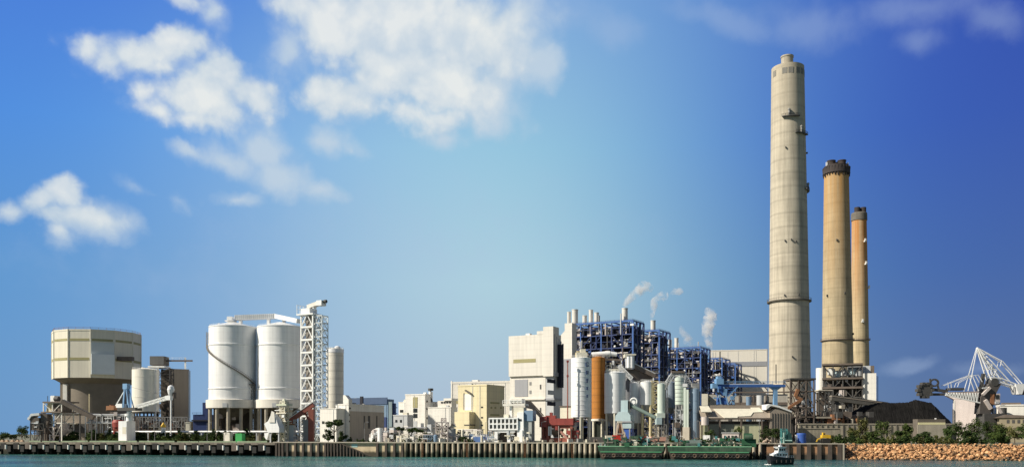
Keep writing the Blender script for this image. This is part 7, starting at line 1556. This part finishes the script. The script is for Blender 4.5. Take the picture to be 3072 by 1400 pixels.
def plume(label, Y, pts, dens, seed):
    px0, py0, _ = pts[0]; rn = random.Random(seed); ring = []; n = 16
    o = None; s_ = Y / F; base = Vector((X(px0, Y), Y, Zw(py0, Y)))
    path = []
    for (a, e) in zip(pts, pts[1:]):
        for k in range(5): f = k / 5; path.append(tuple(a[i] + (e[i] - a[i]) * f for i in range(3)))
    path.append(pts[-1]); vs = []
    for j, (px, py, rr) in enumerate(path):
        c_ = Vector(((px - px0) * s_, 0, (py0 - py) * s_)); a = path[max(0, j - 1)]; e = path[min(len(path) - 1, j + 1)]
        d = Vector((e[0] - a[0], 0, a[1] - e[1])).normalized(); u = Vector((0, 1, 0)); w = d.cross(u).normalized(); r_ = rr * s_ * (.05 if j in (0, len(path) - 1) else 1)
        for i in range(n):
            an = 2 * math.pi * i / n; k = rn.uniform(.82, 1.18); vs.append(c_ + (w * math.cos(an) + u * math.sin(an)) * r_ * k)
    b = MB(); m = len(path); b.add(vs, [(j * n + i, j * n + (i + 1) % n, (j + 1) * n + (i + 1) % n, (j + 1) * n + i) for j in range(m - 1) for i in range(n)] + [tuple(range(n - 1, -1, -1)), tuple((m - 1) * n + i for i in range(n))], True)
    o = b.build('steam_plume', steam_mat(dens, seed)); bm_ = bmesh.new(); bm_.from_mesh(o.data); bmesh.ops.recalc_face_normals(bm_, faces=bm_.faces); bm_.to_mesh(o.data); bm_.free(); o.location = base; tag(o, label, 'steam')
plume('white steam drifting right from the stack of the nearest boiler frame', 590, [(1868, 921, 5), (1884, 902, 11), (1906, 880, 16), (1930, 862, 18), (1962, 862, 14)], .42, 1)
plume('white steam rising then bending right above the second boiler frame', 660, [(1954, 959, 5), (1958, 930, 10), (1966, 900, 13), (1988, 887, 15), (2006, 888, 10)], .42, 2)
plume('detached puff of steam right of the two boiler plumes', 670, [(2008, 884, 3), (2024, 874, 9), (2040, 874, 12), (2052, 876, 4)], .34, 3)
plume('thick white steam column before the long white hall', 745, [(2136, 1060, 5), (2128, 1030, 11), (2120, 1000, 16), (2126, 970, 21), (2134, 945, 18), (2116, 922, 8)], .42, 4)
plume('faint low steam above the third boiler frame', 725, [(2084, 1040, 6), (2066, 1022, 14), (2050, 998, 12), (2040, 975, 6)], .26, 5)

# ------------------------------------------------------------------ pieces that belong to a part go one level deeper
DEEPER = {'shell': ('letter', 'ladder', 'ring_stiffener', 'top_band', 'spiral_stair', 'man_door'), 'roof': ('railing', 'roof_vent', 'roof_filter', 'dome'),
          'wall': ('parapet', 'downpipe', 'roof_unit', 'gutter'), 'hull': ('tyre_fender', 'gunwale', 'rubbing_strake', 'fender'), 'shaft': ('ring_platform', 'bracket', 'opening'),
          'cab': ('cab_window',), 'white_cabin': ('cabin_window',), 'cabin': ('cabin_window',), 'machine_house': ('house_window',), 'upper_wall': ('louvre_band', 'corner_trim', 'louvre'),
          'bucket_wheel': ('bucket',), 'deck_house': (), 'wheelhouse': ('front_window', 'wheelhouse_roof'), 'boom': ('boom_top', 'boom_tip', 'boom_walkway'), 'gallery': ('window', 'gallery_frame'), 'platform': ('railing',), 'top_platform': ('railing',)}
stem_ = lambda o: o.name.split('.')[0]
for o in [x for x in col.objects if x.parent is None and x.type == 'EMPTY']:
    kids = list(o.children)
    for host, subs in DEEPER.items():
        h = [k for k in kids if stem_(k) == host]
        if h and (len(h) == 1 or host != 'platform'):
            for k in kids:
                if k.parent == o and stem_(k) in subs: k.parent = h[0]
